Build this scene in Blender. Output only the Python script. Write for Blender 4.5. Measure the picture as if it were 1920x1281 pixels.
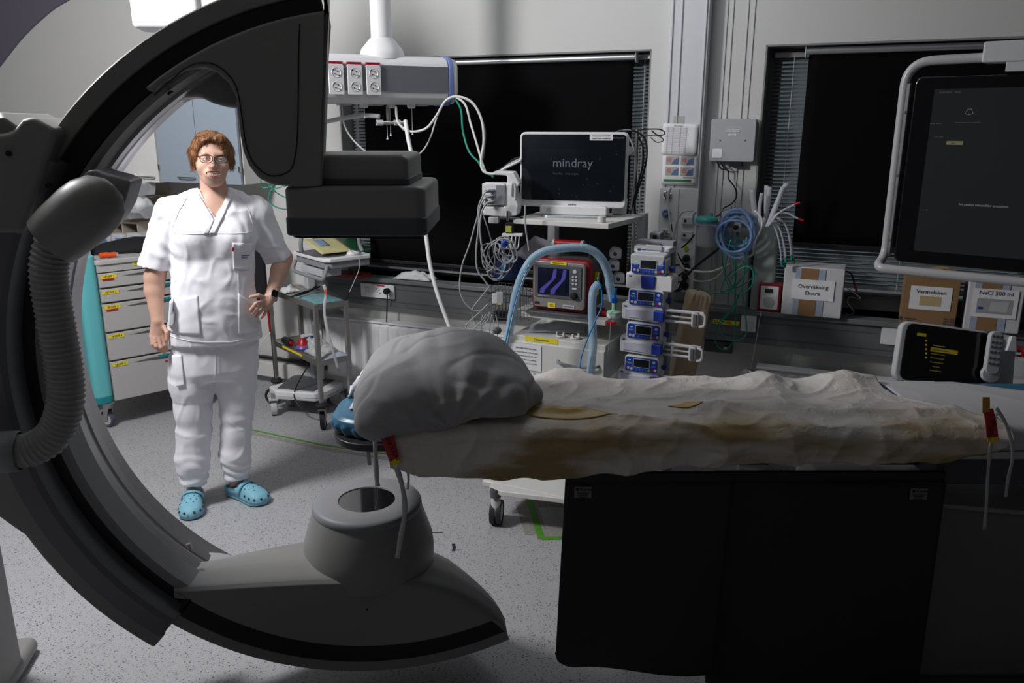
import bpy, bmesh, math, random
import numpy as np
from mathutils import Vector, Matrix, noise
random.seed(7)
for _o in list(bpy.data.objects): bpy.data.objects.remove(_o)
SC = bpy.context.scene
COL = SC.collection
R = math.radians
# ------------------------------------------------------------------ camera
FPX, PITCH, CAMH = 1515.0, R(15.2), 1.735
cd = bpy.data.cameras.new('camera'); cam = bpy.data.objects.new('camera', cd); COL.objects.link(cam)
cd.sensor_fit = 'HORIZONTAL'; cd.sensor_width = 36.0; cd.lens = FPX / 1920 * 36.0
cd.clip_start = 0.05; cd.clip_end = 100
cam.location = (0, 0, CAMH); cam.rotation_euler = (math.pi / 2 - PITCH, 0, 0)
SC.camera = cam
# ------------------------------------------------------------------ view and light
SC.view_settings.view_transform = 'Standard'; SC.view_settings.look = 'None'
SC.view_settings.gamma = 1.0; SC.view_settings.use_curve_mapping = False
SC.view_settings.exposure = 0.0
wd = bpy.data.worlds.new('evening_sky'); SC.world = wd; wd.use_nodes = True
_bg = wd.node_tree.nodes['Background']; _bg.inputs[0].default_value = (0.60, 0.70, 0.74, 1); _bg.inputs[1].default_value = 0.11
def area(name, loc, target, size, power, color=(1, 1, 1), shape='DISK', spread=180):
    l = bpy.data.lights.new(name, 'AREA'); l.shape = shape; l.size = size; l.energy = power; l.color = color
    l.spread = R(spread)
    o = bpy.data.objects.new(name, l); COL.objects.link(o); o.location = loc
    o.rotation_euler = (Vector(target) - Vector(loc)).to_track_quat('-Z', 'Y').to_euler()
    return o
_l = bpy.data.lights.new('flash_head', 'POINT'); _l.energy = 200; _l.shadow_soft_size = 0.22; _l.color = (1.0, 0.985, 1.0)
_o = bpy.data.objects.new('flash_head', _l); COL.objects.link(_o); _o.location = (-2.1, 2.55, 2.62)
area('ceiling_fill', (0.25, 3.30, 2.86), (0.25, 3.3, 0), 0.8, 6.0, (0.92, 0.95, 1.0), 'SQUARE')  # added overhead fill to lift the right side, no lamp seen there
area('front_fill', (0.5, -2.2, 2.6), (-0.3, 2.2, 0.9), 1.0, 1.3, (1.0, 0.96, 0.9), 'SQUARE')  # added weak fill from behind the camera for the dark fronts
# ------------------------------------------------------------------ geometry of the place
YAW = R(23.3); WD = 4.07
UD = Vector((math.cos(YAW), -math.sin(YAW), 0)); ND = Vector((math.sin(YAW), math.cos(YAW), 0))
CO = Vector((0, 0, CAMH))
def ray(px, py):
    x = (px - 960) / FPX; y = (640.5 - py) / FPX
    return Vector((x, math.cos(PITCH) + y * math.sin(PITCH), -math.sin(PITCH) + y * math.cos(PITCH)))
def at(px, py, Y):                    # the point of the place at depth Y seen at a pixel
    r = ray(px, py); return CO + r * (Y / r.y)
def atz(px, py, z):
    r = ray(px, py); return CO + r * ((z - CAMH) / r.z)
def atw(px, py, d=0.0):               # along-wall position and height on the plane d in front of the window wall
    r = ray(px, py); p = CO + r * ((WD - d) / r.dot(ND)); return p.dot(UD), p.z
def W(u, d, z): return UD * u + ND * (WD - d) + Vector((0, 0, z))
# ------------------------------------------------------------------ materials
_M = {}
def mat(name, col, rough=0.5, metal=0.0, spec=0.5, noise_amt=0.04, noise_scale=30, bump=0.0, bump_scale=200, emit=None, estr=0, alpha=1, trans=0, ior=1.45, coat=0, sss=0, sheen=0):
    if name in _M: return _M[name]
    m = bpy.data.materials.new(name); m.use_nodes = True; nt = m.node_tree; b = nt.nodes['Principled BSDF']
    c = (*col, 1)
    b.inputs['Roughness'].default_value = rough; b.inputs['Metallic'].default_value = metal
    b.inputs['Specular IOR Level'].default_value = spec; b.inputs['IOR'].default_value = ior
    b.inputs['Transmission Weight'].default_value = trans; b.inputs['Alpha'].default_value = alpha
    b.inputs['Coat Weight'].default_value = coat; b.inputs['Sheen Weight'].default_value = sheen
    if sss: b.inputs['Subsurface Weight'].default_value = sss; b.inputs['Subsurface Radius'].default_value = (0.012, 0.005, 0.003); b.inputs['Subsurface Scale'].default_value = 1
    tc = nt.nodes.new('ShaderNodeTexCoord')
    if noise_amt:
        n = nt.nodes.new('ShaderNodeTexNoise'); n.inputs['Scale'].default_value = noise_scale; n.inputs['Detail'].default_value = 3
        nt.links.new(tc.outputs['Object'], n.inputs['Vector'])
        mx = nt.nodes.new('ShaderNodeMix'); mx.data_type = 'RGBA'
        mx.inputs[6].default_value = tuple(max(0, v * (1 - noise_amt)) for v in col) + (1,); mx.inputs[7].default_value = tuple(min(1, v * (1 + noise_amt)) for v in col) + (1,)
        nt.links.new(n.outputs['Fac'], mx.inputs[0]); nt.links.new(mx.outputs[2], b.inputs['Base Color'])
    else: b.inputs['Base Color'].default_value = c
    if bump:
        n2 = nt.nodes.new('ShaderNodeTexNoise'); n2.inputs['Scale'].default_value = bump_scale; n2.inputs['Detail'].default_value = 4
        nt.links.new(tc.outputs['Object'], n2.inputs['Vector'])
        bp = nt.nodes.new('ShaderNodeBump'); bp.inputs['Strength'].default_value = bump; bp.inputs['Distance'].default_value = 0.005
        nt.links.new(n2.outputs['Fac'], bp.inputs['Height']); nt.links.new(bp.outputs['Normal'], b.inputs['Normal'])
    if emit: b.inputs['Emission Color'].default_value = (*emit, 1); b.inputs['Emission Strength'].default_value = estr
    _M[name] = m; return m
# ------------------------------------------------------------------ mesh builder
def rotm(rx=0, ry=0, rz=0): return Matrix.Rotation(rz, 4, 'Z') @ Matrix.Rotation(ry, 4, 'Y') @ Matrix.Rotation(rx, 4, 'X')
def cr(pts, n=8, closed=False):       # Catmull-Rom through points
    P = [Vector(p) for p in pts]
    if len(P) < 3 and not closed: return P
    out = []; k = len(P); seg = k if closed else k - 1
    for i in range(seg):
        p1 = P[i]; p2 = P[(i + 1) % k]
        p0 = P[(i - 1) % k] if closed or i > 0 else p1 * 2 - p2
        p3 = P[(i + 2) % k] if closed or i + 2 < k else p2 * 2 - p1
        for j in range(n):
            t = j / n
            out.append(0.5 * ((2 * p1) + (p2 - p0) * t + (2 * p0 - 5 * p1 + 4 * p2 - p3) * t * t + (3 * p1 - p0 - 3 * p2 + p3) * t ** 3))
    if not closed: out.append(P[-1])
    return out
def rrect(w, h, r, n=5, cx=0, cy=0):
    o = []
    for sx, sy, a0 in ((1, 1, 0), (-1, 1, 90), (-1, -1, 180), (1, -1, 270)):
        for i in range(n + 1):
            a = R(a0 + 90 * i / n); o.append((cx + sx * (w / 2 - r) + r * math.cos(a), cy + sy * (h / 2 - r) + r * math.sin(a)))
    return o
class MB:
    def __init__(s, M=None): s.v = []; s.f = []; s.M = M
    def add(s, vs, fs):
        o = len(s.v)
        s.v += [tuple(s.M @ Vector(v)) if s.M else tuple(v) for v in vs]
        s.f += [tuple(i + o for i in f) for f in fs]; return s
    def box(s, c, size, rot=None):
        x, y, z = (k / 2 for k in size); vs = []
        for a in (-x, x):
            for b in (-y, y):
                for d in (-z, z):
                    p = Vector((a, b, d))
                    if rot: p = rot @ p
                    vs.append(p + Vector(c))
        return s.add(vs, [(0, 1, 3, 2), (4, 6, 7, 5), (0, 4, 5, 1), (2, 3, 7, 6), (0, 2, 6, 4), (1, 5, 7, 3)])
    def cyl(s, p0, p1, r, r2=None, n=20, cap=True):
        p0 = Vector(p0); p1 = Vector(p1); r2 = r if r2 is None else r2
        q = (p1 - p0).to_track_quat('Z', 'Y').to_matrix(); vs = []
        for p, rr in ((p0, r), (p1, r2)):
            for i in range(n):
                a = 2 * math.pi * i / n; vs.append(p + q @ Vector((rr * math.cos(a), rr * math.sin(a), 0)))
        fs = [(i, (i + 1) % n, n + (i + 1) % n, n + i) for i in range(n)]
        if cap: fs += [tuple(reversed(range(n))), tuple(range(n, 2 * n))]
        return s.add(vs, fs)
    def lathe(s, prof, origin=(0, 0, 0), axis=(0, 0, 1), n=28):
        q = Vector(axis).to_track_quat('Z', 'Y').to_matrix(); o = Vector(origin); vs = []; fs = []
        for r, z in prof:
            for i in range(n):
                a = 2 * math.pi * i / n; vs.append(o + q @ Vector((max(r, 1e-5) * math.cos(a), max(r, 1e-5) * math.sin(a), z)))
        for k in range(len(prof) - 1):
            for i in range(n): fs.append((k * n + i, k * n + (i + 1) % n, (k + 1) * n + (i + 1) % n, (k + 1) * n + i))
        return s.add(vs, fs)
    def ball(s, c, r, n=16, sq=(1, 1, 1), rot=None):
        vs = []; fs = []; m = n // 2
        for j in range(m + 1):
            t = math.pi * j / m
            for i in range(n):
                a = 2 * math.pi * i / n; p = Vector((r * sq[0] * math.sin(t) * math.cos(a), r * sq[1] * math.sin(t) * math.sin(a), r * sq[2] * math.cos(t)))
                if rot: p = rot @ p
                vs.append(p + Vector(c))
        for j in range(m):
            for i in range(n): fs.append((j * n + i, (j + 1) * n + i, (j + 1) * n + (i + 1) % n, j * n + (i + 1) % n))
        return s.add(vs, fs)
    def tube(s, pts, r, n=8, closed=False, cap=True):
        P = [Vector(p) for p in pts]; k = len(P)
        rr = r if callable(r) else (lambda t: r)
        T = [((P[(i + 1) % k] if closed or i < k - 1 else P[i]) - (P[i - 1] if closed or i > 0 else P[i])).normalized() for i in range(k)]
        N = T[0].orthogonal().normalized(); vs = []
        for i in range(k):
            N = (N - T[i] * N.dot(T[i])); N = N.normalized() if N.length > 1e-6 else T[i].orthogonal().normalized()
            B = T[i].cross(N)
            for j in range(n):
                a = 2 * math.pi * j / n; vs.append(P[i] + (N * math.cos(a) + B * math.sin(a)) * rr(i / max(1, k - 1)))
        fs = [(i * n + j, i * n + (j + 1) % n, ((i + 1) % k) * n + (j + 1) % n, ((i + 1) % k) * n + j) for i in range(k if closed else k - 1) for j in range(n)]
        if cap and not closed: fs += [tuple(reversed(range(n))), tuple(range((k - 1) * n, k * n))]
        return s.add(vs, fs)
    def prism(s, poly, d0, d1, ax='xz'):   # outline in xz (depth y), xy (depth z) or yz (depth x)
        def P(a, b, d): return (a, d, b) if ax == 'xz' else ((a, b, d) if ax == 'xy' else (d, a, b))
        n = len(poly); vs = [P(a, b, d0) for a, b in poly] + [P(a, b, d1) for a, b in poly]
        return s.add(vs, [tuple(range(n)), tuple(reversed(range(n, 2 * n)))] + [(i, n + i, n + (i + 1) % n, (i + 1) % n) for i in range(n)])
    def ring(s, outer, inner, d0, d1, ax='xz'):   # outlines with equal counts, a hole through
        def P(a, b, d): return (a, d, b) if ax == 'xz' else ((a, b, d) if ax == 'xy' else (d, a, b))
        n = len(outer); vs = [P(a, b, d) for o, d in ((outer, d0), (inner, d0), (outer, d1), (inner, d1)) for a, b in o]; fs = []
        for i in range(n):
            j = (i + 1) % n; fs += [(i, j, n + j, n + i), (2 * n + i, 3 * n + i, 3 * n + j, 2 * n + j), (i, 2 * n + i, 2 * n + j, j), (n + i, n + j, 3 * n + j, 3 * n + i)]
        return s.add(vs, fs)
    def grid(s, nu, nv, fn):
        vs = [fn(i / nu, j / nv) for i in range(nu + 1) for j in range(nv + 1)]
        return s.add(vs, [(i * (nv + 1) + j, (i + 1) * (nv + 1) + j, (i + 1) * (nv + 1) + j + 1, i * (nv + 1) + j + 1) for i in range(nu) for j in range(nv)])
    def build(s, name, m, parent=None, bevel=0, seg=2, ang=35, thick=0, label=None, mats=None, mi=None, subsurf=0):
        me = bpy.data.meshes.new(name); me.from_pydata(s.v, [], s.f)
        bm = bmesh.new(); bm.from_mesh(me); bmesh.ops.recalc_face_normals(bm, faces=bm.faces); bm.to_mesh(me); bm.free()
        me.polygons.foreach_set('use_smooth', [True] * len(me.polygons))
        if ang: me.set_sharp_from_angle(angle=R(ang))
        for x in ([m] if not mats else mats): me.materials.append(x)
        if mi:
            for p in me.polygons: p.material_index = mi(p.center)
        o = bpy.data.objects.new(name, me); COL.objects.link(o)
        if parent: o.parent = parent
        if thick: md = o.modifiers.new('s', 'SOLIDIFY'); md.thickness = thick; md.offset = 0
        if bevel: md = o.modifiers.new('b', 'BEVEL'); md.width = bevel; md.segments = seg; md.limit_method = 'ANGLE'; md.angle_limit = R(30); md.harden_normals = True
        if subsurf: md = o.modifiers.new('ss', 'SUBSURF'); md.levels = subsurf; md.render_levels = subsurf
        if label: o['label'] = label
        return o
def fillet(pts, r, n=6):
    P = [Vector(p) for p in pts]; o = [P[0]]
    for a, b, c in zip(P, P[1:], P[2:]):
        u = (a - b); v = (c - b); k = min(r, u.length * .49, v.length * .49); p = b + u.normalized() * k; q = b + v.normalized() * k
        o += [p * (1 - t) ** 2 + b * 2 * t * (1 - t) + q * t * t for t in [i / n for i in range(n + 1)]]
    return o + [P[-1]]
def thing(name, label, cat, loc=(0, 0, 0), rz=0.0, group=None, rx=0, ry=0):
    o = bpy.data.objects.new(name, None); COL.objects.link(o); o.location = loc; o.rotation_euler = (rx, ry, rz)
    o['label'] = label; o['category'] = cat
    if group: o['group'] = group
    o.empty_display_size = 0.05
    return o
def tag(o, label, cat, group=None):
    o['label'] = label; o['category'] = cat
    if group: o['group'] = group
    return o
def struct(o): o['kind'] = 'structure'; return o
def dup(root, loc=None, rz=None, label=None):
    r = root.copy(); COL.objects.link(r)
    if loc is not None: r.location = loc
    if rz is not None: r.rotation_euler = (r.rotation_euler[0], r.rotation_euler[1], rz)
    if label: r['label'] = label
    for ch in list(root.children):
        c = ch.copy(); COL.objects.link(c); c.parent = r
        for g in list(ch.children): d = g.copy(); COL.objects.link(d); d.parent = c
    return r
def cable(name, label, pts, r, m, n=8, cat='cable', group=None, sm=8):
    o = MB().tube(cr(pts, sm), r, n).build(name, m, ang=0); return tag(o, label, cat, group)
def text(s, size, m, parent, loc, rot=(math.pi / 2, 0, 0), name='lettering', align='CENTER', ext=0.0003, sx=1.0):
    c = bpy.data.curves.new(name, 'FONT'); c.body = s; c.size = size; c.align_x = align; c.align_y = 'CENTER'; c.extrude = ext; c.resolution_u = 2
    t = bpy.data.objects.new(name, c); COL.objects.link(t)
    dg = bpy.context.evaluated_depsgraph_get(); me = bpy.data.meshes.new_from_object(t.evaluated_get(dg)); bpy.data.objects.remove(t)
    me.materials.clear(); me.materials.append(m)
    o = bpy.data.objects.new(name, me); COL.objects.link(o); o.parent = parent; o.location = loc; o.rotation_euler = rot; o.scale = (sx, 1, 1)
    return o
# ------------------------------------------------------------------ signed distance fields -> one smooth skin
class Field:
    def __init__(s, xs, ys, zs):
        s.xs, s.ys, s.zs = (np.asarray(a, np.float32) for a in (xs, ys, zs)); s.g = np.full((len(xs), len(ys), len(zs)), 1.0, np.float32)
    def _sl(s, lo, hi):
        r = []
        for a, l, h in zip((s.xs, s.ys, s.zs), lo, hi): r.append(slice(max(0, int(np.searchsorted(a, l)) - 1), min(len(a), int(np.searchsorted(a, h)) + 1)))
        return tuple(r)
    def _xyz(s, sl): return s.xs[sl[0]][:, None, None], s.ys[sl[1]][None, :, None], s.zs[sl[2]][None, None, :]
    def put(s, fn, lo, hi, k=0.01, op='u'):
        sl = s._sl(lo, hi); X, Y, Z = s._xyz(sl); d = fn(X, Y, Z).astype(np.float32); g = s.g[sl]
        if op == 'u':
            h = np.clip(0.5 + 0.5 * (g - d) / max(k, 1e-5), 0, 1); s.g[sl] = g * (1 - h) + d * h - k * h * (1 - h)
        else:
            d = -d if op == 's' else d
            h = np.clip(0.5 - 0.5 * (g - d) / max(k, 1e-5), 0, 1); s.g[sl] = g * (1 - h) + d * h + k * h * (1 - h)
        return s
    def cone(s, a, b, ra, rb, k=0.01, op='u'):
        a = np.array(a, float); b = np.array(b, float); m = max(ra, rb) + k + 0.04
        L = b - a; ll = float(L @ L) + 1e-9
        def fn(X, Y, Z):
            t = np.clip(((X - a[0]) * L[0] + (Y - a[1]) * L[1] + (Z - a[2]) * L[2]) / ll, 0, 1)
            return np.sqrt((X - a[0] - t * L[0]) ** 2 + (Y - a[1] - t * L[1]) ** 2 + (Z - a[2] - t * L[2]) ** 2) - (ra + (rb - ra) * t)
        return s.put(fn, np.minimum(a, b) - m, np.maximum(a, b) + m, k, op)
    def ell(s, c, r, k=0.01, op='u', rot=None, p=2.0):
        c = np.array(c, float); r = np.array(r, float); m = float(r.max()) + k + 0.04
        Rm = np.array(rot.to_3x3().transposed()) if rot else None
        def fn(X, Y, Z):
            x, y, z = X - c[0], Y - c[1], Z - c[2]
            if Rm is not None: x, y, z = (Rm[i][0] * x + Rm[i][1] * y + Rm[i][2] * z for i in range(3))
            q = (np.abs(x / r[0]) ** p + np.abs(y / r[1]) ** p + np.abs(z / r[2]) ** p) ** (1 / p)
            g = np.sqrt((x / r[0] ** 2) ** 2 + (y / r[1] ** 2) ** 2 + (z / r[2] ** 2) ** 2) + 1e-6
            return np.maximum((q - 1) * float(r.min()), np.minimum(q * (q - 1) / g, 0.2)) if p == 2.0 else (q - 1) * float(r.min())
        return s.put(fn, c - m, c + m, k, op)
    def mesh(s):
        g = s.g; ins = g < 0; nx, ny, nz = g.shape
        cnt = np.zeros((nx - 1, ny - 1, nz - 1), np.int8)
        for i in (0, 1):
            for j in (0, 1):
                for k in (0, 1): cnt += ins[i:nx - 1 + i, j:ny - 1 + j, k:nz - 1 + k]
        ci = np.argwhere((cnt > 0) & (cnt < 8)); idx = np.full(cnt.shape, -1, np.int32); idx[tuple(ci.T)] = np.arange(len(ci))
        P = np.zeros((len(ci), 3)); N = np.zeros(len(ci)); C = np.stack([s.xs[:, ], ]) if False else None
        cor = [(i, j, k) for i in (0, 1) for j in (0, 1) for k in (0, 1)]
        A = (s.xs, s.ys, s.zs)
        for a in range(8):
            for ax in range(3):
                if cor[a][ax]: continue
                b = list(cor[a]); b[ax] = 1
                pa = ci + np.array(cor[a]); pb = ci + np.array(b)
                ga = g[tuple(pa.T)]; gb = g[tuple(pb.T)]; m = (ga < 0) != (gb < 0)
                t = np.where(m, ga / np.where(m, ga - gb, 1), 0)
                for q in range(3):
                    va = A[q][pa[:, q]]; vb = A[q][pb[:, q]]; P[:, q] += np.where(m, va + (vb - va) * t, 0)
                N += m
        P /= N[:, None]; F = []
        for ax in range(3):
            o1, o2 = [q for q in range(3) if q != ax]
            sl0 = [slice(1, -1)] * 3; sl0[ax] = slice(0, -1); sl1 = list(sl0); sl1[ax] = slice(1, None)
            e = np.argwhere(ins[tuple(sl0)] != ins[tuple(sl1)]); e = e + np.array([0 if q == ax else 1 for q in range(3)])
            if not len(e): continue
            q = []
            for da, db in ((0, 0), (1, 0), (1, 1), (0, 1)):
                c = e.copy(); c[:, o1] -= da; c[:, o2] -= db; q.append(idx[tuple(c.T)])
            q = np.stack(q, 1); fl = ins[tuple(e.T)]
            if ax == 1: fl = ~fl
            q[~fl] = q[~fl][:, ::-1]; F.append(q)
        return P, np.concatenate(F)
def skin(name, P, F, m, parent=None, label=None, smooth=0):
    me = bpy.data.meshes.new(name); me.vertices.add(len(P)); me.vertices.foreach_set('co', np.asarray(P, np.float32).ravel())
    me.loops.add(len(F) * 4); me.loops.foreach_set('vertex_index', F.astype(np.int32).ravel())
    me.polygons.add(len(F)); me.polygons.foreach_set('loop_start', np.arange(0, len(F) * 4, 4, dtype=np.int32))
    me.update(calc_edges=True); me.validate(); me.polygons.foreach_set('use_smooth', [True] * len(me.polygons)); me.materials.append(m)
    o = bpy.data.objects.new(name, me); COL.objects.link(o)
    if parent: o.parent = parent
    if smooth: md = o.modifiers.new('sm', 'SMOOTH'); md.factor = 0.5; md.iterations = smooth
    if label: o['label'] = label
    return o
def nrm(P, F):
    n = np.zeros_like(P); a = P[F[:, 1]] - P[F[:, 0]]; b = P[F[:, 2]] - P[F[:, 0]]; c = np.cross(a, b)
    for k in range(4): np.add.at(n, F[:, k], c)
    return n / (np.linalg.norm(n, axis=1)[:, None] + 1e-12)
def relax(P, F, it=2, lam=0.5):
    for _ in range(it):
        s = np.zeros_like(P); c = np.zeros(len(P))
        for k in range(4):
            a = F[:, k]; b = F[:, (k + 1) % 4]
            np.add.at(s, a, P[b]); np.add.at(c, a, 1); np.add.at(s, b, P[a]); np.add.at(c, b, 1)
        P = P + lam * (s / c[:, None] - P)
    return P
# ------------------------------------------------------------------ materials used all over
PI = math.pi
m_wall = mat('painted_wall', (0.60, 0.60, 0.585), 0.75, bump=0.08, bump_scale=260, noise_amt=0.02, noise_scale=4)
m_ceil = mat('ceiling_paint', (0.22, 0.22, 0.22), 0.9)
m_white = mat('white_plastic', (0.78, 0.78, 0.79), 0.4)
m_cream = mat('cream_metal', (0.66, 0.66, 0.63), 0.4)
m_lgrey = mat('light_grey_plastic', (0.50, 0.51, 0.53), 0.45)
m_grey = mat('grey_plastic', (0.25, 0.26, 0.28), 0.5)
m_dgrey = mat('dark_grey_plastic', (0.09, 0.095, 0.105), 0.5)
m_black = mat('black_plastic', (0.012, 0.012, 0.014), 0.45)
m_rubber = mat('black_rubber', (0.02, 0.02, 0.022), 0.7)
m_steel = mat('brushed_steel', (0.55, 0.54, 0.52), 0.32, metal=1.0, noise_amt=0.12, noise_scale=60)
m_chrome = mat('chrome', (0.8, 0.8, 0.8), 0.12, metal=1.0)
m_alu = mat('aluminium', (0.62, 0.63, 0.65), 0.35, metal=0.9)
m_paper = mat('paper', (0.78, 0.78, 0.80), 0.8, noise_amt=0.015)
m_yellow = mat('yellow_label', (0.80, 0.66, 0.02), 0.6)
m_red = mat('red_plastic', (0.45, 0.01, 0.015), 0.35)
m_redlab = mat('red_label', (0.55, 0.02, 0.05), 0.6)
m_blue = mat('blue_plastic', (0.012, 0.045, 0.30), 0.35)
m_ink = mat('ink', (0.02, 0.02, 0.03), 0.7, noise_amt=0)
m_bluelab = mat('blue_label', (0.12, 0.25, 0.55), 0.6)
m_green = mat('green_tube', (0.01, 0.27, 0.19), 0.35)
m_trunk = mat('trunking_grey', (0.13, 0.135, 0.14), 0.45, bump=0.03)
m_blind = mat('blackout_fabric', (0.0035, 0.0030, 0.0035), 0.9, noise_amt=0.1, spec=0.1)
m_slat = mat('blind_slat', (0.26, 0.29, 0.31), 0.4, metal=0.25)
m_glass = mat('clear_plastic', (0.85, 0.88, 0.92), 0.08, trans=0.0, alpha=0.28, noise_amt=0)
m_pane = mat('window_glass', (0.9, 0.95, 0.97), 0.03, trans=1.0, noise_amt=0)
m_tubew = mat('white_cable', (0.66, 0.66, 0.64), 0.4)
m_tubeg = mat('grey_cable', (0.36, 0.37, 0.38), 0.45)
m_blk = mat('black_cable', (0.012, 0.012, 0.012), 0.4)
def flecked(name, base):
    m = bpy.data.materials.new(name); m.use_nodes = True; nt = m.node_tree; b = nt.nodes['Principled BSDF']; b.inputs['Roughness'].default_value = 0.42
    tc = nt.nodes.new('ShaderNodeTexCoord'); last = None; L = nt.links
    nz = nt.nodes.new('ShaderNodeTexNoise'); nz.inputs['Scale'].default_value = 2.0; nz.inputs['Detail'].default_value = 6; L.new(tc.outputs['Object'], nz.inputs['Vector'])
    mx = nt.nodes.new('ShaderNodeMix'); mx.data_type = 'RGBA'; L.new(nz.outputs['Fac'], mx.inputs[0])
    mx.inputs[6].default_value = tuple(v * 0.93 for v in base) + (1,); mx.inputs[7].default_value = tuple(v * 1.05 for v in base) + (1,); last = mx.outputs[2]
    for sc, th, col in ((105, 0.16, (0.06, 0.06, 0.065)), (150, 0.16, (0.16, 0.17, 0.25)), (80, 0.11, (0.24, 0.20, 0.15)), (260, 0.2, (0.30, 0.30, 0.32))):
        v = nt.nodes.new('ShaderNodeTexVoronoi'); v.inputs['Scale'].default_value = sc; v.feature = 'F1'
        mp = nt.nodes.new('ShaderNodeMapping'); mp.inputs['Location'].default_value = (sc * .37, sc * .11, 0); mp.inputs['Rotation'].default_value = (0, 0, sc); L.new(tc.outputs['Object'], mp.inputs[0]); L.new(mp.outputs[0], v.inputs['Vector'])
        sp = nt.nodes.new('ShaderNodeSeparateColor'); L.new(v.outputs['Color'], sp.inputs[0])
        mu = nt.nodes.new('ShaderNodeMath'); mu.operation = 'MULTIPLY'; L.new(sp.outputs[0], mu.inputs[0]); mu.inputs[1].default_value = th * 2
        lt = nt.nodes.new('ShaderNodeMath'); lt.operation = 'LESS_THAN'; L.new(v.outputs['Distance'], lt.inputs[0]); L.new(mu.outputs[0], lt.inputs[1])
        m2 = nt.nodes.new('ShaderNodeMix'); m2.data_type = 'RGBA'; L.new(lt.outputs[0], m2.inputs[0]); L.new(last, m2.inputs[6]); m2.inputs[7].default_value = (*col, 1); last = m2.outputs[2]
    L.new(last, b.inputs['Base Color']); return m
m_floor = flecked('flecked_vinyl', (0.43, 0.43, 0.445))
# ------------------------------------------------------------------ room
WM = Matrix(((UD.x, ND.x, 0, ND.x * WD), (UD.y, ND.y, 0, ND.y * WD), (0, 0, 1, 0), (0, 0, 0, 1)))   # local: x along wall, y into wall, z up
def wthing(name, label, cat, u, d, z, group=None, rz=0, rx=0, ry=0): return thing(name, label, cat, W(u, d, z), -YAW + rz, group, rx, ry)
UL, UR, DF, CH = -6.2, 3.2, 8.2, 3.1
def wstruct(mb, name, m, **k): return struct(mb.build(name, m, **k))
wstruct(MB(WM).box(((UL + UR) / 2, -DF / 2, -0.05), (UR - UL, DF + .6, 0.1)), 'floor', m_floor)
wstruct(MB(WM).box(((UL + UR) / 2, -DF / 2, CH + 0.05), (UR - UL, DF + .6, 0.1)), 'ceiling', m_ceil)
w1a, w1b, w2a, w2b, zb, zt = -2.84, -1.017, -0.485, 1.9, 0.85, 2.076
mb = MB(WM); T = 0.26
for a, b, c, d_ in ((UL, w1a, 0, CH), (w1a, w1b, 0, zb), (w1a, w1b, zt, CH), (w1b, w2a, 0, CH), (w2a, w2b, 0, zb), (w2a, w2b, zt, CH), (w2b, UR, 0, CH)):
    mb.box(((a + b) / 2, T / 2, (c + d_) / 2), (b - a, T, d_ - c))
wstruct(mb, 'wall_back', m_wall)
wstruct(MB(WM).box((UL - 0.05, -DF / 2, CH / 2), (0.1, DF, CH)), 'wall_left', mat('dark_side_wall', (0.16, 0.16, 0.16), 0.9))  # unseen side walls coloured dark to cut bounced light
wstruct(MB(WM).box((UR + 0.05, -DF / 2, CH / 2), (0.1, DF, CH)), 'wall_right', mat('dark_side_wall', (0.16, 0.16, 0.16), 0.9))
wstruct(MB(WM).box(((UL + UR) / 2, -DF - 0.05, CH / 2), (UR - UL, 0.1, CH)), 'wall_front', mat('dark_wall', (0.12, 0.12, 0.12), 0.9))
# dimmer wall beyond the flash's round edge, painted on as a lilac panel
flash_rim = [atw(*q) for q in ((132, 0), (97, 22), (50, 65), (20, 101), (0, 127))]; flash_rim = [(v.x, v.y) for v in cr([(a, b, 0) for a, b in flash_rim], 8)]
poly = [(UL, CH), (-4.45, CH), (-4.6, 2.62)] + flash_rim + [(-5.85, 1.95), (-6.02, 1.7), (UL, 1.45)]
wstruct(MB(WM).prism([(a, b) for a, b in poly], -0.02, -0.001), 'flash_edge_shade', mat('flash_edge_lilac', (0.135, 0.125, 0.165), 0.7), bevel=0)
# windows
m_frame = mat('window_frame_grey', (0.20, 0.205, 0.21), 0.5)
m_reveal = mat('window_reveal_grey', (0.23, 0.23, 0.225), 0.6)
for n, (a, b) in enumerate(((w1a, w1b), (w2a, w2b)), 1):
    mb = MB(WM); cx = (a + b) / 2; cz = (zb + zt) / 2; w_ = b - a; h_ = zt - zb
    for x, z, sx, sz in ((a + .03, cz, .06, h_), (b - .03, cz, .06, h_), (cx, zb + .04, w_, .08), (cx, zt - .03, w_, .06), (cx, cz, .05, h_)): mb.box((x, 0.17, z), (sx, 0.06, sz))
    fr = struct(mb.build('window_%d' % n, m_frame, bevel=0.004)); MB(WM).box((cx, 0.175, cz), (w_ - .1, 0.006, h_ - .1)).build('pane', m_pane, fr)
    mb = MB(WM)   # reveal lining
    for x, z, sx, sz in ((a + .004, cz, .008, h_), (b - .004, cz, .008, h_), (cx, zt - .004, w_, .008)): mb.box((x, 0.075, z), (sx, 0.15, sz))
    mb.build('reveal', m_reveal, fr)
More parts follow.
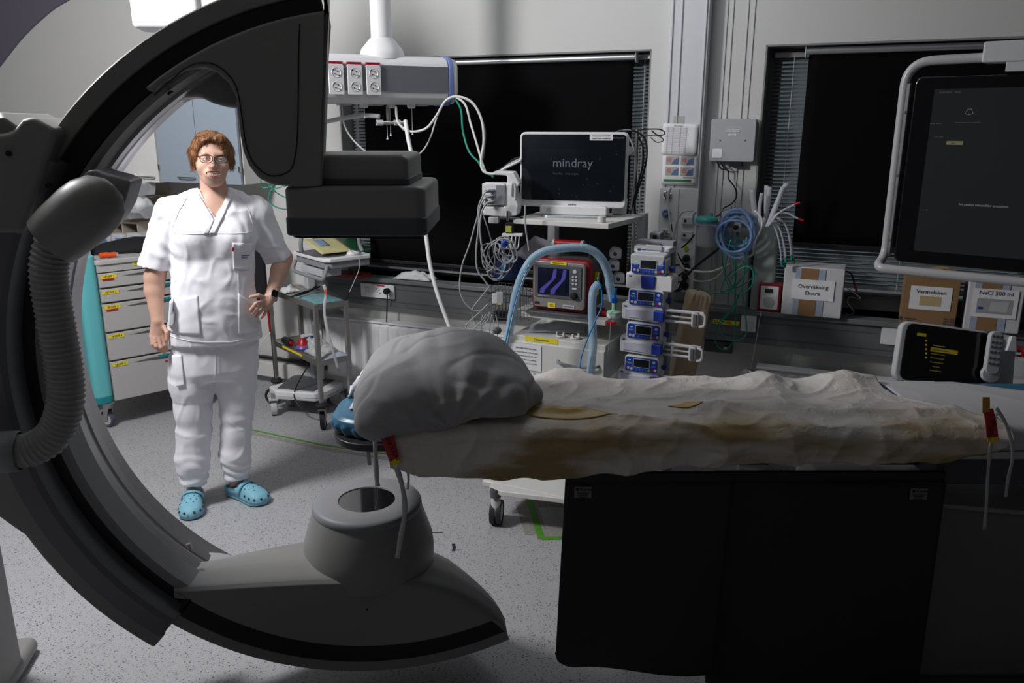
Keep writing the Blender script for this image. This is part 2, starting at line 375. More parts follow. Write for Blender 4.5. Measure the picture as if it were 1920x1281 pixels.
# grey cable trunking with sill, skirting
mb = MB(WM); mb.box(((UL + UR) / 2 + 1.6, 0.03, 0.838), (UR - UL - 3.2, 0.24, 0.024))
sill = wstruct(mb, 'trim_1', mat('sill_grey', (0.16, 0.165, 0.17), 0.35), bevel=0.004)
x0_, x1_ = -3.03, UR; cx = (x0_ + x1_) / 2; L_ = x1_ - x0_
mb = MB(WM); mb.box((cx, -0.035, 0.753), (L_, 0.07, 0.15)); mb.build('trunking_face', m_trunk, sill, bevel=0.006)
for z in (.712, .788): mb = MB(WM); mb.box((cx, -0.0355, z), (L_, 0.0725, 0.004)); mb.build('trunking_seam', m_dgrey, sill)
mb = MB(WM); mb.box(((UL + UR) / 2, -0.006, 0.06), (UR - UL, 0.012, 0.12)); wstruct(mb, 'baseboard_back', m_floor)
mb = MB(WM); mb.box((-3.9, -0.035, 0.175), (2.4, 0.07, 0.10)); wstruct(mb, 'baseboard_left', m_cream, bevel=0.006)
mb = MB(WM); mb.box((-3.9, -0.03, 0.245), (2.4, 0.03, 0.014)); wstruct(mb, 'trim_3', m_black)
# service column between the windows
mb = MB(WM); mb.box((-0.828, -0.035, 1.93), (0.182, 0.07, 2.02)); pc = mb.build('service_column', mat('white_duct', (0.62, 0.63, 0.66), 0.4), bevel=0.004)
tag(pc, 'tall white enamelled service duct running up the wall between the two windows', 'wall duct')
mb = MB(WM)
for x in (-0.905, -0.862, -0.75): mb.box((x, -0.073, 1.93), (0.004, 0.008, 2.0))
mb.build('duct_rib', m_lgrey, pc)
mb = MB(WM)
for x in (-0.668, -0.642, -0.575, -0.546): mb.box((x, -0.002, 1.85), (0.004, 0.006, 2.1))
wstruct(mb, 'trim_4', m_lgrey)
# ------------------------------------------------------------------ blinds
def venetian(a, b, z0, z1, y, label, tilt=25):
    t = wthing('venetian_blind', label, 'window blind', a, -y, z0, 'venetian blinds'); w_ = b - a; mb = MB(); n = int((z1 - z0 - .03) / 0.0185)
    for i in range(n): mb.box((w_ / 2, 0, 0.012 + i * 0.0185), (w_, 0.024, 0.0012), rotm(rx=R(tilt)))
    mb.build('slat', m_slat, t); MB().box((w_ / 2, 0, z1 - z0 - 0.012), (w_, 0.03, 0.025)).build('head_rail', m_alu, t, bevel=0.003)
    MB().box((w_ / 2, 0, 0.0), (w_, 0.026, 0.012)).build('bottom_rail', m_alu, t)
    mb = MB()
    for x in [0.09 + 0.55 * k for k in range(int(w_ / 0.55) + 1)] + [w_ - 0.09]: mb.cyl((min(x, w_ - .03), -0.014, 0), (min(x, w_ - .03), -0.014, z1 - z0), 0.0012, n=5)
    mb.build('ladder_cord', m_tubew, t)
venetian(w1a + .03, w1b - .01, 0.885, 2.06, 0.10, 'metal venetian blind of the left window, mostly behind a black roller blind')
venetian(w2a + .03, w2b - .02, 0.965, 2.05, 0.12, 'metal venetian blind of the right window behind the cardboard boxes')
def roller(a, b, z0, y, label):
    t = wthing('roller_blind', label, 'window blind', a, -y, z0, 'black roller blinds'); w_ = b - a; h_ = 2.045 - z0
    MB().grid(40, 12, lambda u, v: (u * w_, 0.004 * math.sin(u * 9) * (1 - v), v * h_)).build('fabric', m_blind, t, thick=0.0012)
    MB().cyl((-0.01, -0.012, h_), (w_ + .01, -0.012, h_), 0.016).build('roller_tube', m_alu, t)
    MB().box((w_ / 2, 0, 0.0), (w_, 0.008, 0.02)).build('hem_bar', m_black, t, bevel=0.003)
    for x in (-0.014, w_ + .014): MB().box((x, -0.004, h_), (0.006, 0.045, 0.055)).build('bracket', m_lgrey, t, bevel=0.003)
roller(-2.70, -1.115, 0.93, 0.045, 'black blackout roller blind pulled down over the left window')
roller(-0.297, 1.75, 1.165, 0.045, 'black blackout roller blind pulled down over the right window')
# ------------------------------------------------------------------ radiators
def radiator(u0, w_, z0, h_, label, lw=True):
    t = wthing('radiator', label, 'radiator', u0, 0.1, z0, 'white panel radiators')
    def prof(u, v):
        x = u * w_; k = (x % 0.0667) / 0.0667; e = 0.008 if 0.18 < k < 0.82 else 0.0
        return (x, -e if 0.07 < v < 0.93 else 0, v * h_)
    MB().grid(int(w_ / 0.0667 * 6), 14, prof).build('panel', m_white, t, thick=0.002)
    MB().box((w_ / 2, 0.03, h_ / 2), (w_, 0.055, h_ - .01)).build('convector', m_cream, t, bevel=0.006)
    mb = MB().box((w_ / 2, 0.025, h_ + .001), (w_ + .006, 0.075, 0.012)); mb.build('top_grille', m_white, t, bevel=0.004)
    mb = MB()
    mb.box((w_ / 2, 0.077, h_ * .6), (w_ * .8, 0.04, 0.03))
    mb.build('wall_bracket', m_cream, t)
    if lw:
        MB().lathe([(0, 0), (.017, 0), (.019, .02), (.016, .045), (.012, .05)], (-0.012, 0.02, h_ - .04), (-1, 0, 0)).build('valve', m_steel, t)
        MB().cyl((-0.05, 0.02, h_ - .04), (-0.05, 0.02, -z0 + .0), 0.008).build('pipe', m_white, t)
        MB().lathe([(0, 0), (.02, 0), (.022, .03), (.02, .05), (0, .052)], (-0.05, 0.02, h_ - .04), (0, -1, 0)).build('thermostat_head', m_white, t)
radiator(-2.96, 1.93, 0.215, 0.37, 'long white panel radiator under the left window')
radiator(-0.40, 1.9, 0.2, 0.37, 'white panel radiator under the right window with its valve showing')
# ------------------------------------------------------------------ floor marks
def floor_tape(name, label, pts, w_, m, z=0.0015, cat='floor tape'):
    P = [atz(x, y, 0) for x, y in pts]; mb = MB()
    for a, b in zip(P, P[1:]):
        z += .0002; d = (b - a).normalized(); n = Vector((-d.y, d.x, 0)) * w_ / 2; e = Vector((0, 0, 1))
        q = [a + n, a - n, b - n, b + n]; mb.add([p + e * k for p in q for k in (0.0002, z)], [(0, 2, 4, 6), (7, 5, 3, 1), (0, 1, 3, 2), (2, 3, 5, 4), (4, 5, 7, 6), (6, 7, 1, 0)])
    return tag(mb.build(name, m), label, cat)
m_gt = mat('green_tape', (0.09, 0.30, 0.03), 0.6, noise_amt=0.25, noise_scale=40)
m_glue = mat('old_glue', (0.30, 0.29, 0.26), 0.8, noise_amt=0.35, noise_scale=50)
floor_tape('floor_tape', 'long green tape line on the floor running behind the woman to the table', [(420, 795), (470, 806), (600, 834), (735, 853), (820, 870)], 0.015, m_gt)
floor_tape('glue_residue', 'dirty strip of old glue along the long green floor line', [(470, 812), (600, 840), (740, 862)], 0.035, m_glue, 0.0006, 'stain')
floor_tape('floor_tape', 'green tape rectangle on the floor beside the white castor', [(1078, 1009), (1015, 1010), (992, 936), (1080, 937)], 0.03, m_gt)
floor_tape('glue_residue', 'broad grey band of old glue under the green tape rectangle', [(1080, 1000), (1006, 1002), (985, 940), (1080, 942)], 0.10, m_glue, 0.0006, 'stain')
floor_tape('floor_scuff', 'short dark scratch on the floor right of the tube housing', [(800, 999), (830, 999)], 0.006, m_ink, 0.001, 'stain')
floor_tape('floor_scuff', 'small dark blot on the floor right of the tube housing', [(850, 1020), (852, 1028), (850, 1034)], 0.014, m_ink, 0.001, 'stain')
# ================================================================== C-shaped x-ray arm
C_LOC = Vector((-0.33, 2.125, 0)); C_YAW = math.atan(0.2); C_Z = 1.103
C_E = Vector((math.cos(C_YAW), math.sin(C_YAW), 0)); C_N = Vector((-math.sin(C_YAW), math.cos(C_YAW), 0))
def cpx(px, py, d=0.0):
    r = ray(px, py); c = C_LOC + Vector((0, 0, C_Z)); t = ((c - CO).dot(C_N) + d) / r.dot(C_N); p = CO + r * t - c
    return p.dot(C_E), p.z + C_Z
m_arc = mat('warm_grey_enamel', (0.25, 0.25, 0.242), 0.42, bump=0.015, bump_scale=400, noise_amt=0.02)
m_arc2 = mat('slate_grey_enamel', (0.15, 0.152, 0.165), 0.35, noise_amt=0.02)
m_arc3 = mat('pale_grey_enamel', (0.29, 0.295, 0.31), 0.38, noise_amt=0.02)
m_groove = mat('black_belt', (0.01, 0.009, 0.008), 0.5)
m_rail = mat('polished_rail', (0.62, 0.62, 0.65), 0.22, metal=0.85, noise_amt=0.05)
carm = thing('x_ray_arm', 'huge dark grey C-shaped x-ray arm curving around the head end of the table', 'x-ray machine', C_LOC, C_YAW)
def sweep_arc(name, prof, t0, t1, m, parent=carm, n=90, bevel=0.0, ang=30, k=None):
    mb = MB(); N = len(prof or k(t0))
    def ring(t):
        a = R(t); s = prof if k is None else k(t); return [(r * math.cos(a), y, C_Z + r * math.sin(a)) for r, y in s]
    vs = []; fs = []
    for i in range(n + 1): vs += ring(t0 + (t1 - t0) * i / n)
    for i in range(n):
        for j in range(N): fs.append((i * N + j, i * N + (j + 1) % N, (i + 1) * N + (j + 1) % N, (i + 1) * N + j))
    fs += [tuple(range(N)), tuple(reversed(range(n * N, (n + 1) * N)))]
    return mb.add(vs, fs).build(name, m, parent, bevel=bevel, seg=3, ang=ang)
AP = [(0.984, 0.003), (0.981, 0.0), (0.942, 0.0), (0.938, 0.022), (0.888, 0.022), (0.884, 0.0), (0.874, 0.0), (0.866, 0.006), (0.848, 0.07), (0.86, 0.075), (0.862, 0.255), (0.97, 0.26), (0.984, 0.25)]
sweep_arc('arc_shell', [(0.984, 0.012), (0.972, 0.0), (0.942, 0.0), (0.938, 0.022), (0.888, 0.022), (0.884, 0.0), (0.874, 0.0), (0.866, 0.006), (0.848, 0.07), (0.86, 0.075), (0.862, 0.255), (0.97, 0.26), (0.982, 0.25)], 98.2, 289.5, m_arc, k=lambda t: [(max(r, 0.86 + (0.92 - 0.86) * max(0, (t - 262) / 18)), y * (1 - .45 * max(0, (t - 265) / 25))) for r, y in AP])
sweep_arc('belt_groove', [(0.937, 0.008), (0.937, 0.03), (0.889, 0.03), (0.889, 0.008)], 98.5, 288.5, m_groove)
sweep_arc('inner_rail', [(0.852, 0.082), (0.850, 0.12), (0.856, 0.124), (0.856, 0.15), (0.851, 0.155), (0.850, 0.19), (0.855, 0.194), (0.852, 0.254), (0.875, 0.254), (0.875, 0.082)], 99, 258, m_rail)
# sleeve that holds the arc on the left
def kout(t):
    s = lambda a, b: max(0, min(1, (t - a) / (b - a)))
    return 1.055 + 0.20 * (s(142, 156) ** 0.7) * (1 - s(176, 203))
sweep_arc('sleeve_cover', [], 143, 228.5, m_arc, k=lambda t: [(kout(t) - .02, -0.05), (kout(t), -0.02), (kout(t), 0.30), (0.94, 0.32), (0.985, 0.3), (0.985, -0.055)], bevel=0.006)
sweep_arc('sleeve_lining', [(0.993, -0.062), (0.945, -0.064), (0.932, -0.055), (0.925, -0.04), (0.915, 0.03), (0.93, 0.035), (0.93, 0.05), (0.993, 0.05)], 144.5, 228, m_arc2, bevel=0.0)
sweep_arc('sleeve_inner_band', [(0.876, 0.0), (0.862, 0.005), (0.842, 0.068), (0.850, 0.07), (0.888, 0.004)], 170, 229, m_arc3)
mb = MB(); mb.prism([cpx(*q, -0.07) for q in ((40, 224), (52, 219), (68, 222), (108, 246), (100, 268), (70, 360), (45, 440), (-60, 440), (-60, 252), (0, 250), (20, 247))], -0.07, 0.28)
mb.build('shoulder_cover', m_arc, carm, bevel=0.02, seg=4)
for q in ((17, 288), (91, 348)):
    x_, z_ = cpx(*q, -0.072); MB().cyl((x_, -0.078, z_), (x_, -0.06, z_), 0.006, n=12).build('screw_cover', m_black, carm)
mb = MB(); mb.prism([cpx(*q, -0.05) for q in ((-120, 760), (-10, 780), (12, 840), (34, 900), (36, 965), (22, 976), (-120, 976))], -0.03, 0.3); mb.build('mount_foot_cover', m_arc, carm, bevel=0.025, seg=4)
mb = MB(); mb.box((-1.42, 0.2, 0.62), (0.42, 0.4, 1.24)); mb.box((-1.55, 0.2, 0.03), (0.7, 0.62, 0.06)); mb.build('stand_column', m_arc, carm, bevel=0.05, seg=4)
# detector arm
arcp = [((0.90) * math.cos(R(t)), C_Z + 0.90 * math.sin(R(t))) for t in range(98, 129, 3)]
low = [(290, 175), (312, 155), (350, 133), (385, 127), (410, 137), (430, 155), (443, 180), (448, 215), (452, 255), (458, 285), (468, 310), (486, 334), (515, 347), (560, 350), (605, 349)]
arm_poly = [cpx(*q) for q in low] + [cpx(607, 290), cpx(612, 150), cpx(616, -60)]
arm_poly += [(arm_poly[-1][0] - .02, C_Z + 0.955)] + arcp
MB().prism(arm_poly, -0.018, 0.25).build('detector_arm', m_arc, carm, bevel=0.022, seg=5)
seam = [(290, 178), (350, 127), (385, 118), (412, 126), (436, 150), (447, 178), (455, 230), (462, 275), (475, 305), (495, 324), (515, 330), (540, 322), (552, 300), (558, 240), (560, 100), (562, 44)]
MB().tube(cr([(cpx(*q, -0.019)[0], -0.019, cpx(*q, -0.019)[1]) for q in seam], 6), 0.0016, 5).build('panel_seam', m_groove, carm)
hood = [(322, 195), (345, 184), (375, 182), (400, 194), (425, 201), (455, 204), (520, 250), (600, 250), (605, 60)]
hp = [cpx(*q, 0.13) for q in hood] + [((0.90) * math.cos(R(t)), C_Z + 0.90 * math.sin(R(t))) for t in range(100, 127, 3)]
MB().prism(hp, 0.12, 0.262).build('arm_hood', m_arc, carm, bevel=0.025, seg=4)
x_, z_ = cpx(318, 174, -0.01); MB().box((x_, 0.0, z_), (0.012, 0.02, 0.006), rotm(ry=R(-35))).build('latch_slot', m_black, carm)
# detector
DM = Matrix.Translation((-0.042, 0.14, 0)) @ Matrix.Rotation(R(-12), 4, 'Z')
MB(DM).prism(rrect(0.36, 0.37, 0.03), 1.458, 1.578, 'xy').build('detector_body', m_arc, carm, bevel=0.014, seg=4)
MB(DM).prism(rrect(0.365, 0.375, 0.03), 1.452, 1.500, 'xy').build('bumper', m_dgrey, carm, bevel=0.006, seg=3)
MB(DM).prism(rrect(0.34, 0.35, 0.03), 1.446, 1.453, 'xy').build('detector_plate', m_black, carm)
MB(DM).prism(rrect(0.28, 0.30, 0.02, cx=-0.005), 1.575, 1.655, 'xy').build('detector_carriage', m_arc, carm, bevel=0.018, seg=4)
MB(DM).prism(rrect(0.284, 0.304, 0.02, cx=-0.005), 1.578, 1.596, 'xy').build('carriage_base', m_dgrey, carm, bevel=0.003)
# tube housing (lower)
tf = [(325, 1103), (350, 1106), (420, 1101), (500, 1096), (580, 1092), (660, 1090), (760, 1092), (815, 1101), (860, 1114), (900, 1134), (928, 1152), (944, 1166), (950, 1176)]
T_ = [cpx(*q, -0.012) for q in tf]
def ztop(x): return float(np.interp(x, [p[0] for p in T_], [p[1] for p in T_]))
xl, xr = T_[0][0], T_[-1][0]
def zlow(x): return C_Z - math.sqrt(max(0.0, 0.885 ** 2 - x * x)) - 0.0
def hous(u, v):
    x = xl + (xr - xl) * (1 - (1 - u) ** 1.6); zt_ = ztop(x)
    D = 0.255 + 0.12 * min(1, max(0, (x + 0.56) / 0.28)); D *= math.sqrt(max(0.015, 1 - max(0, (x + 0.05) / (xr + 0.055)) ** 2.4))
    zl = min(zlow(x), zt_ - 0.012)
    P = [(-0.014, zl), (-0.014, zt_ - 0.03), (-0.010, zt_ - 0.010), (0.004, zt_), (0.25 * D, zt_ + 0.010), (0.5 * D, zt_ + 0.004), (0.72 * D, zt_ - 0.022), (0.88 * D, zt_ - 0.06), (0.97 * D, zt_ - 0.10), (D, zt_ - 0.17), (D, zl - 0.02)]
    k = v * (len(P) - 1); i = min(int(k), len(P) - 2); t = k - i; a, b = P[i], P[i + 1]
    return (x, a[0] + (b[0] - a[0]) * t, max(a[1] + (b[1] - a[1]) * t, 0.14))
MB().grid(70, 40, hous).build('tube_housing', m_arc, carm, ang=50)
# side flange where the housing meets the arc
fl = [(338, 1010), (352, 1016), (372, 1030), (398, 1038), (406, 1050), (398, 1062), (372, 1070), (352, 1070), (330, 1062)]
for q in ((356, 1023), (330, 1078)):
    x_, z_ = cpx(*q, 0.1 if q[1] < 1050 else 0.02); MB().cyl((x_ + .0, 0.1 if q[1] < 1050 else 0.02, z_ - .01), (x_ - .004, 0.1 if q[1] < 1050 else 0.02, z_ + .006), 0.007, n=12).build('screw', m_steel, carm)
mb = MB(); vs = []
for i in range(13):
    t = i / 12; a = R(180 * t); vs.append((-0.60 + 0.13 * math.sin(a) * 1.0, 0.13 - 0.085 * math.cos(a), 0.463))
vs2 = [(x, y, 0.40) for x, y, z in vs]; n_ = len(vs)
mb.add(vs + vs2, [tuple(range(n_))] + [(i, i + 1, n_ + i + 1, n_ + i) for i in range(n_ - 1)]); mb.build('flange_plate', m_arc3, carm, bevel=0.006)
cx_, cy_ = -0.085, 0.172
tc = MB().lathe([(0.200, 0.40), (0.201, 0.455), (0.200, 0.466), (0.197, 0.49), (0.166, 0.588), (0.165, 0.590)], (cx_, cy_, 0), n=56).build('tube_cone', m_arc, carm, ang=60)
MB().lathe([(0.166, 0.588), (0.168, 0.594), (0.166, 0.604), (0.160, 0.611), (0.150, 0.613), (0.15, 0.60)], (cx_, cy_, 0), n=56).build('rim_ring', m_grey, tc, ang=60)
MB().lathe([(0.152, 0.612), (0.148, 0.614), (0.088, 0.613), (0.086, 0.609), (0.0, 0.608)], (cx_, cy_, 0), n=56).build('top_disc', mat('satin_grey_disc', (.27, .27, .285), .35), tc, ang=40)
MB().lathe([(0.0, 0.6105), (0.085, 0.6105), (0.085, 0.608)], (cx_, cy_, 0), n=48).build('beam_window', mat('smoked_window', (0.01, 0.01, 0.012), 0.05, coat=1), tc)
x_, z_ = cpx(688, 1143, -0.015); MB().cyl((x_, -0.0155, z_), (x_, -0.012, z_), 0.003, n=10).build('screw_hole', m_black, carm)
sweep_arc('lower_belt', [(0.946, -0.004), (0.946, 0.03), (0.89, 0.03), (0.886, -0.008)], 229, 289, m_groove)
# hose holder and corrugated hose
mb = MB(); mb.prism([cpx(*q, -0.08) for q in ((146, 345), (166, 320), (180, 317), (196, 324), (225, 331), (249, 339), (246, 352), (236, 385), (222, 410), (203, 433), (180, 437), (150, 446), (130, 420))], -0.10, 0.03)
mb.build('hose_bracket', m_arc3, carm, bevel=0.016, seg=4)
a = cpx(166, 392, -0.15); b = cpx(97, 452, -0.15); hol = Vector((b[0] - a[0], 0.0, b[1] - a[1])); Lh = hol.length
MB().lathe([(0, -0.078), (.03, -0.072), (.055, -0.052), (.068, -0.02), (.071, 0.01), (.068, Lh * .7), (.064, Lh), (.055, Lh), (.055, Lh - .02)], (a[0], -0.15, a[1]), hol, n=40).build('hose_elbow', m_arc, carm, ang=50)
hp = [cpx(*q, -0.15) for q in ((112, 438), (97, 470), (92, 520), (104, 600), (120, 690), (122, 760), (100, 815), (60, 842), (15, 848), (-60, 845))]
path = cr([(x, -0.15, z) for x, z in hp], 60); N_ = len(path)
cum = [0]; [cum.append(cum[-1] + (path[i + 1] - path[i]).length) for i in range(N_ - 1)]
def hr(t): s = cum[min(N_ - 1, int(t * (N_ - 1)))]; k = (s / 0.0125) % 1; return 0.0385 + 0.0045 * (1 - abs(2 * k - 1)) ** 2.5
MB().tube(path, hr, 28).build('corrugated_hose', mat('hose_grey', (0.30, 0.30, 0.30), 0.45), carm, ang=0)
a = cpx(38, 846, -0.15); b = cpx(6, 848, -0.15)
MB().lathe([(.046, 0), (.05, .004), (.05, .042), (.046, .046), (.044, .046)], (a[0], -0.15, a[1]), (b[0] - a[0], 0, b[1] - a[1]), n=32).build('hose_collar', m_grey, carm, ang=50)
# ================================================================== operating table
m_vinyl = mat('blue_vinyl', (0.045, 0.16, 0.26), 0.33, bump=0.05, bump_scale=60)
table = thing('operating_table', 'long x-ray operating table on a dark pedestal, draped, its top running out of frame', 'operating table', (0.85, 2.28, 0))
TY0, TY1 = 2.07, 2.49
tb = MB(); tb.prism([(x + .08, y) for x, y in rrect(2.9, TY1 - TY0 - .05, 0.12, 6)], 0.845, 0.868, 'xy'); tb.build('table_top', mat('carbon_top', (0.03, 0.03, 0.032), 0.35), table, bevel=0.005)
def matt(u, v):
    a = 2 * math.pi * v; x0 = -1.35; L = 2.905; r = 0.16; w2 = 0.205
    # rounded slab: u goes from the top centre over the edge to the underside
    pr = [(0.0, 0.925), (0.9, 0.925), (0.97, 0.921), (1.0, 0.911), (1.012, 0.893), (1.0, 0.873), (0.96, 0.8695), (0.0, 0.8695)]
    k = u * (len(pr) - 1); i = min(int(k), len(pr) - 2); t = k - i; s = pr[i][0] + (pr[i + 1][0] - pr[i][0]) * t; z = pr[i][1] + (pr[i + 1][1] - pr[i][1]) * t
    c, sn = math.cos(a), math.sin(a); px_ = math.copysign(abs(c) ** 0.35, c) * 1.0; py_ = math.copysign(abs(sn) ** 0.55, sn)
    wr = 0.004 * math.sin(a * 46) * (1 if 0.5 < u < .95 and c < 0 else 0) * max(0, -c) ** .5
    return (x0 + L / 2 + (L / 2) * px_ * (1 if s > .96 else s / .96) + 0 * r + (s - .96) * (px_) * .6 * (s > .96) + wr * px_, w2 * py_ * s + wr * py_, z)
MB().grid(28, 260, matt).build('mattress', m_vinyl, table, ang=0)
MB().prism(rrect(1.1, 0.26, 0.04, cx=0.95, cy=.04), 0.70, 0.845, 'xy').build('table_carriage', m_dgrey, table, bevel=0.01)
MB().box((0.05, -0.155, 0.828), (2.0, 0.012, 0.03)).build('accessory_rail', m_steel, table, bevel=0.002)
MB().box((0.10, 0.18, 0.828), (2.6, 0.012, 0.03)).build('accessory_rail', m_steel, table, bevel=0.002)
for x in (0.0, 0.42): MB().box((x - .2, -0.15, 0.818), (0.16, 0.05, 0.036)).build('rail_clamp', m_black, table, bevel=0.008)
mb = MB(); mb.prism([(0.10, 0.05), (1.6, 0.05), (1.6, 0.52), (0.9, 0.60), (0.40, 0.66), (0.10, 0.66)], -0.12, 0.24); mb.build('pedestal', mat('pedestal_enamel', (0.17, 0.17, 0.165), 0.45), table, bevel=0.03, seg=4)
mb = MB(); mb.prism([(0.30, 0.655), (0.92, 0.595), (1.62, 0.51), (1.62, 0.525), (0.92, 0.612), (0.30, 0.67)], -0.13, 0.25); mb.build('pedestal_cap', m_arc3, table, bevel=0.004)
MB().prism(rrect(1.7, 0.5, 0.08, cx=0.85), 0.0, 0.055, 'xy').build('floor_plate', m_dgrey, table, bevel=0.015)
MB().prism(rrect(0.5, 0.26, 0.04, cx=1.0, cy=0.05), 0.6, 0.72, 'xy').build('lift_column', m_alu, table, bevel=0.01)
# white sheet at the foot end
def fold(x, y, s=1.0):
    p = Vector((x * 3.2, y * 5.0, 3.3)); q = Vector((x * 7, y * 9 + x * 3, 9.1))
    a = 1 - abs(noise.noise(p)) * 2.4; b = 1 - abs(noise.noise(q)) * 2.2; c = noise.noise(Vector((x * 1.4, y * 2, 1)))
    return s * (0.016 * max(0, a) ** 2 + 0.008 * max(0, b) ** 2 + 0.010 * c)
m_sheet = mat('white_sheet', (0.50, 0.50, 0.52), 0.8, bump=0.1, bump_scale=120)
m_tape = mat('white_tape', (0.50, 0.50, 0.52), 0.7)
def cover(x0, x1, nx, hem, top, lift, far=TY1, near=TY0, amp=1.0, ny=70, farhang=0.03, seed=0, bulge=0.02):
    def fn(u, v):
        x = x0(v) + (x1(v) - x0(v)) * u; zt_ = top + 0.002; hz = hem(x); Ls = [farhang, far - near, zt_ - hz]; S = sum(Ls); s = v * S
        if s < Ls[0]: y = far + 0.012; z = zt_ - (Ls[0] - s)
        elif s < Ls[0] + Ls[1]: y = far - (s - Ls[0]); z = zt_
        else: y = near - 0.0; z = zt_ - (s - Ls[0] - Ls[1])
        # round the shoulder
        e = s - Ls[0] - Ls[1]
        if abs(e) < 0.03: k = (e + 0.03) / 0.06; y = near + 0.03 * (1 - k) ** 2 - 0.004; z = zt_ - 0.03 * k * k
        f = fold(x + seed, (s) * 1.1, amp)
        down = max(0, min(1, (e + 0.01) / 0.05))
        z += (max(f, -.001) + lift(x, y)) * (1 - down); y -= (f * 1.3 * (0.4 + 0.6 * down) + bulge * math.sin(min(1, max(0, e) / max(.02, Ls[2])) * PI)) * (1 if e > -.03 else 0)
        if e > 0.02: z += 0
        return (x, y, z)
    return nx, ny, fn
nx, ny, fn = cover(lambda v: 1.18, lambda v: 2.3, 90, lambda x: 0.865, 0.9255, lambda x, y: 0.0, far=2.475, near=TY0 - .004, amp=0.10, ny=50, farhang=0.0, bulge=0)
def fn_sheet(u, v, f0=fn):
    x, y, z = f0(u, v); k = 1 - max(0, x - 1.42) * 1.25
    return (x, TY0 + (y - TY0) * k if y > TY0 else y, z)
fn = fn_sheet
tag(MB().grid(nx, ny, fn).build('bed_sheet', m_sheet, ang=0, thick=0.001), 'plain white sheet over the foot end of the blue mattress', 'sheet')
# crinkled drape
def drape_mat():
    m = mat('drape_plastic', (0.56, 0.51, 0.42), 0.5, noise_amt=0, spec=0.35); nt = m.node_tree; L = nt.links; b = nt.nodes['Principled BSDF']
    tc = nt.nodes.new('ShaderNodeTexCoord')
    def band(loc, sc, lo, hi):
        mp = nt.nodes.new('ShaderNodeMapping'); mp.inputs['Location'].default_value = loc; mp.inputs['Scale'].default_value = sc; L.new(tc.outputs['Object'], mp.inputs[0])
        n = nt.nodes.new('ShaderNodeTexNoise'); n.inputs['Scale'].default_value = 1.0; n.inputs['Detail'].default_value = 3; L.new(mp.outputs[0], n.inputs['Vector'])
        rr = nt.nodes.new('ShaderNodeMapRange'); rr.inputs[1].default_value = lo; rr.inputs[2].default_value = hi; L.new(n.outputs['Fac'], rr.inputs[0]); return rr.outputs[0]
    a = band((0.3, 0.2, 0.1), (2.2, 3.0, 9.0), 0.47, 0.60)
    mx = nt.nodes.new('ShaderNodeMix'); mx.data_type = 'RGBA'; L.new(a, mx.inputs[0]); mx.inputs[6].default_value = (0.66, 0.62, 0.57, 1); mx.inputs[7].default_value = (0.36, 0.27, 0.13, 1)
    # the underlying plastic layer is more ochre on the overhang
    sp = nt.nodes.new('ShaderNodeSeparateXYZ'); L.new(tc.outputs['Object'], sp.inputs[0])
    rr = nt.nodes.new('ShaderNodeMapRange'); L.new(sp.outputs['Y'], rr.inputs[0]); rr.inputs[1].default_value = TY0 + .13; rr.inputs[2].default_value = TY0 + 0.01
    mx2 = nt.nodes.new('ShaderNodeMix'); mx2.data_type = 'RGBA'; L.new(rr.outputs[0], mx2.inputs[0]); mx2.inputs[6].default_value = (0.62, 0.585, 0.555, 1); L.new(mx.outputs[2], mx2.inputs[7])
    L.new(mx2.outputs[2], b.inputs['Base Color'])
    n3 = nt.nodes.new('ShaderNodeTexNoise'); n3.inputs['Scale'].default_value = 26; n3.inputs['Detail'].default_value = 5; n3.inputs['Distortion'].default_value = 0.6; L.new(tc.outputs['Object'], n3.inputs['Vector'])
    bp = nt.nodes.new('ShaderNodeBump'); bp.inputs['Strength'].default_value = 0.35; bp.inputs['Distance'].default_value = 0.01; L.new(n3.outputs['Fac'], bp.inputs['Height'])
    va = nt.nodes.new('ShaderNodeVectorMath'); va.operation = 'MULTIPLY_ADD'; L.new(n3.outputs['Color'], va.inputs[0]); va.inputs[1].default_value = (.06, .06, .06); L.new(tc.outputs['Object'], va.inputs[2])
    vo = nt.nodes.new('ShaderNodeTexVoronoi'); vo.feature = 'DISTANCE_TO_EDGE'; vo.inputs['Scale'].default_value = 4.6; L.new(va.outputs[0], vo.inputs['Vector'])
    mr = nt.nodes.new('ShaderNodeMapRange'); mr.inputs[2].default_value = .12; mr.inputs[3].default_value = 1; mr.inputs[4].default_value = 0; L.new(vo.outputs['Distance'], mr.inputs[0])
    b2 = nt.nodes.new('ShaderNodeBump'); b2.inputs['Strength'].default_value = .28; b2.inputs['Distance'].default_value = .012; L.new(mr.outputs[0], b2.inputs['Height']); L.new(bp.outputs[0], b2.inputs['Normal']); L.new(b2.outputs[0], b.inputs['Normal'])
    return m
def hemz(x):
    b = float(np.interp(x, [-0.33, -0.25, 0.0, 0.12, 0.3, 0.5, 0.75, 0.94, 1.15, 1.28, 1.34], [0.815, 0.795, 0.782, 0.780, 0.80, 0.824, 0.832, 0.832, 0.838, 0.858, 0.885]))
    return b + 0.003 * math.sin(x * 31) + 0.002 * math.sin(x * 57)
def liftf(x, y):
    g = lambda cx, cy, sx, sy, h: h * math.exp(-((x - cx) / sx) ** 2 - ((y - cy) / sy) ** 2)
    return g(0.16, 2.44, 0.10, 0.09, 0.045) + g(0.40, 2.38, 0.16, 0.06, 0.02) + g(0.80, 2.42, 0.07, 0.12, 0.035) + g(1.05, 2.44, 0.09, 0.08, 0.032) + g(0.62, 2.2, 0.3, 0.04, 0.018) + g(0.05, 2.2, 0.14, 0.05, 0.03) + g(1.0, 2.25, 0.1, 0.05, 0.012)
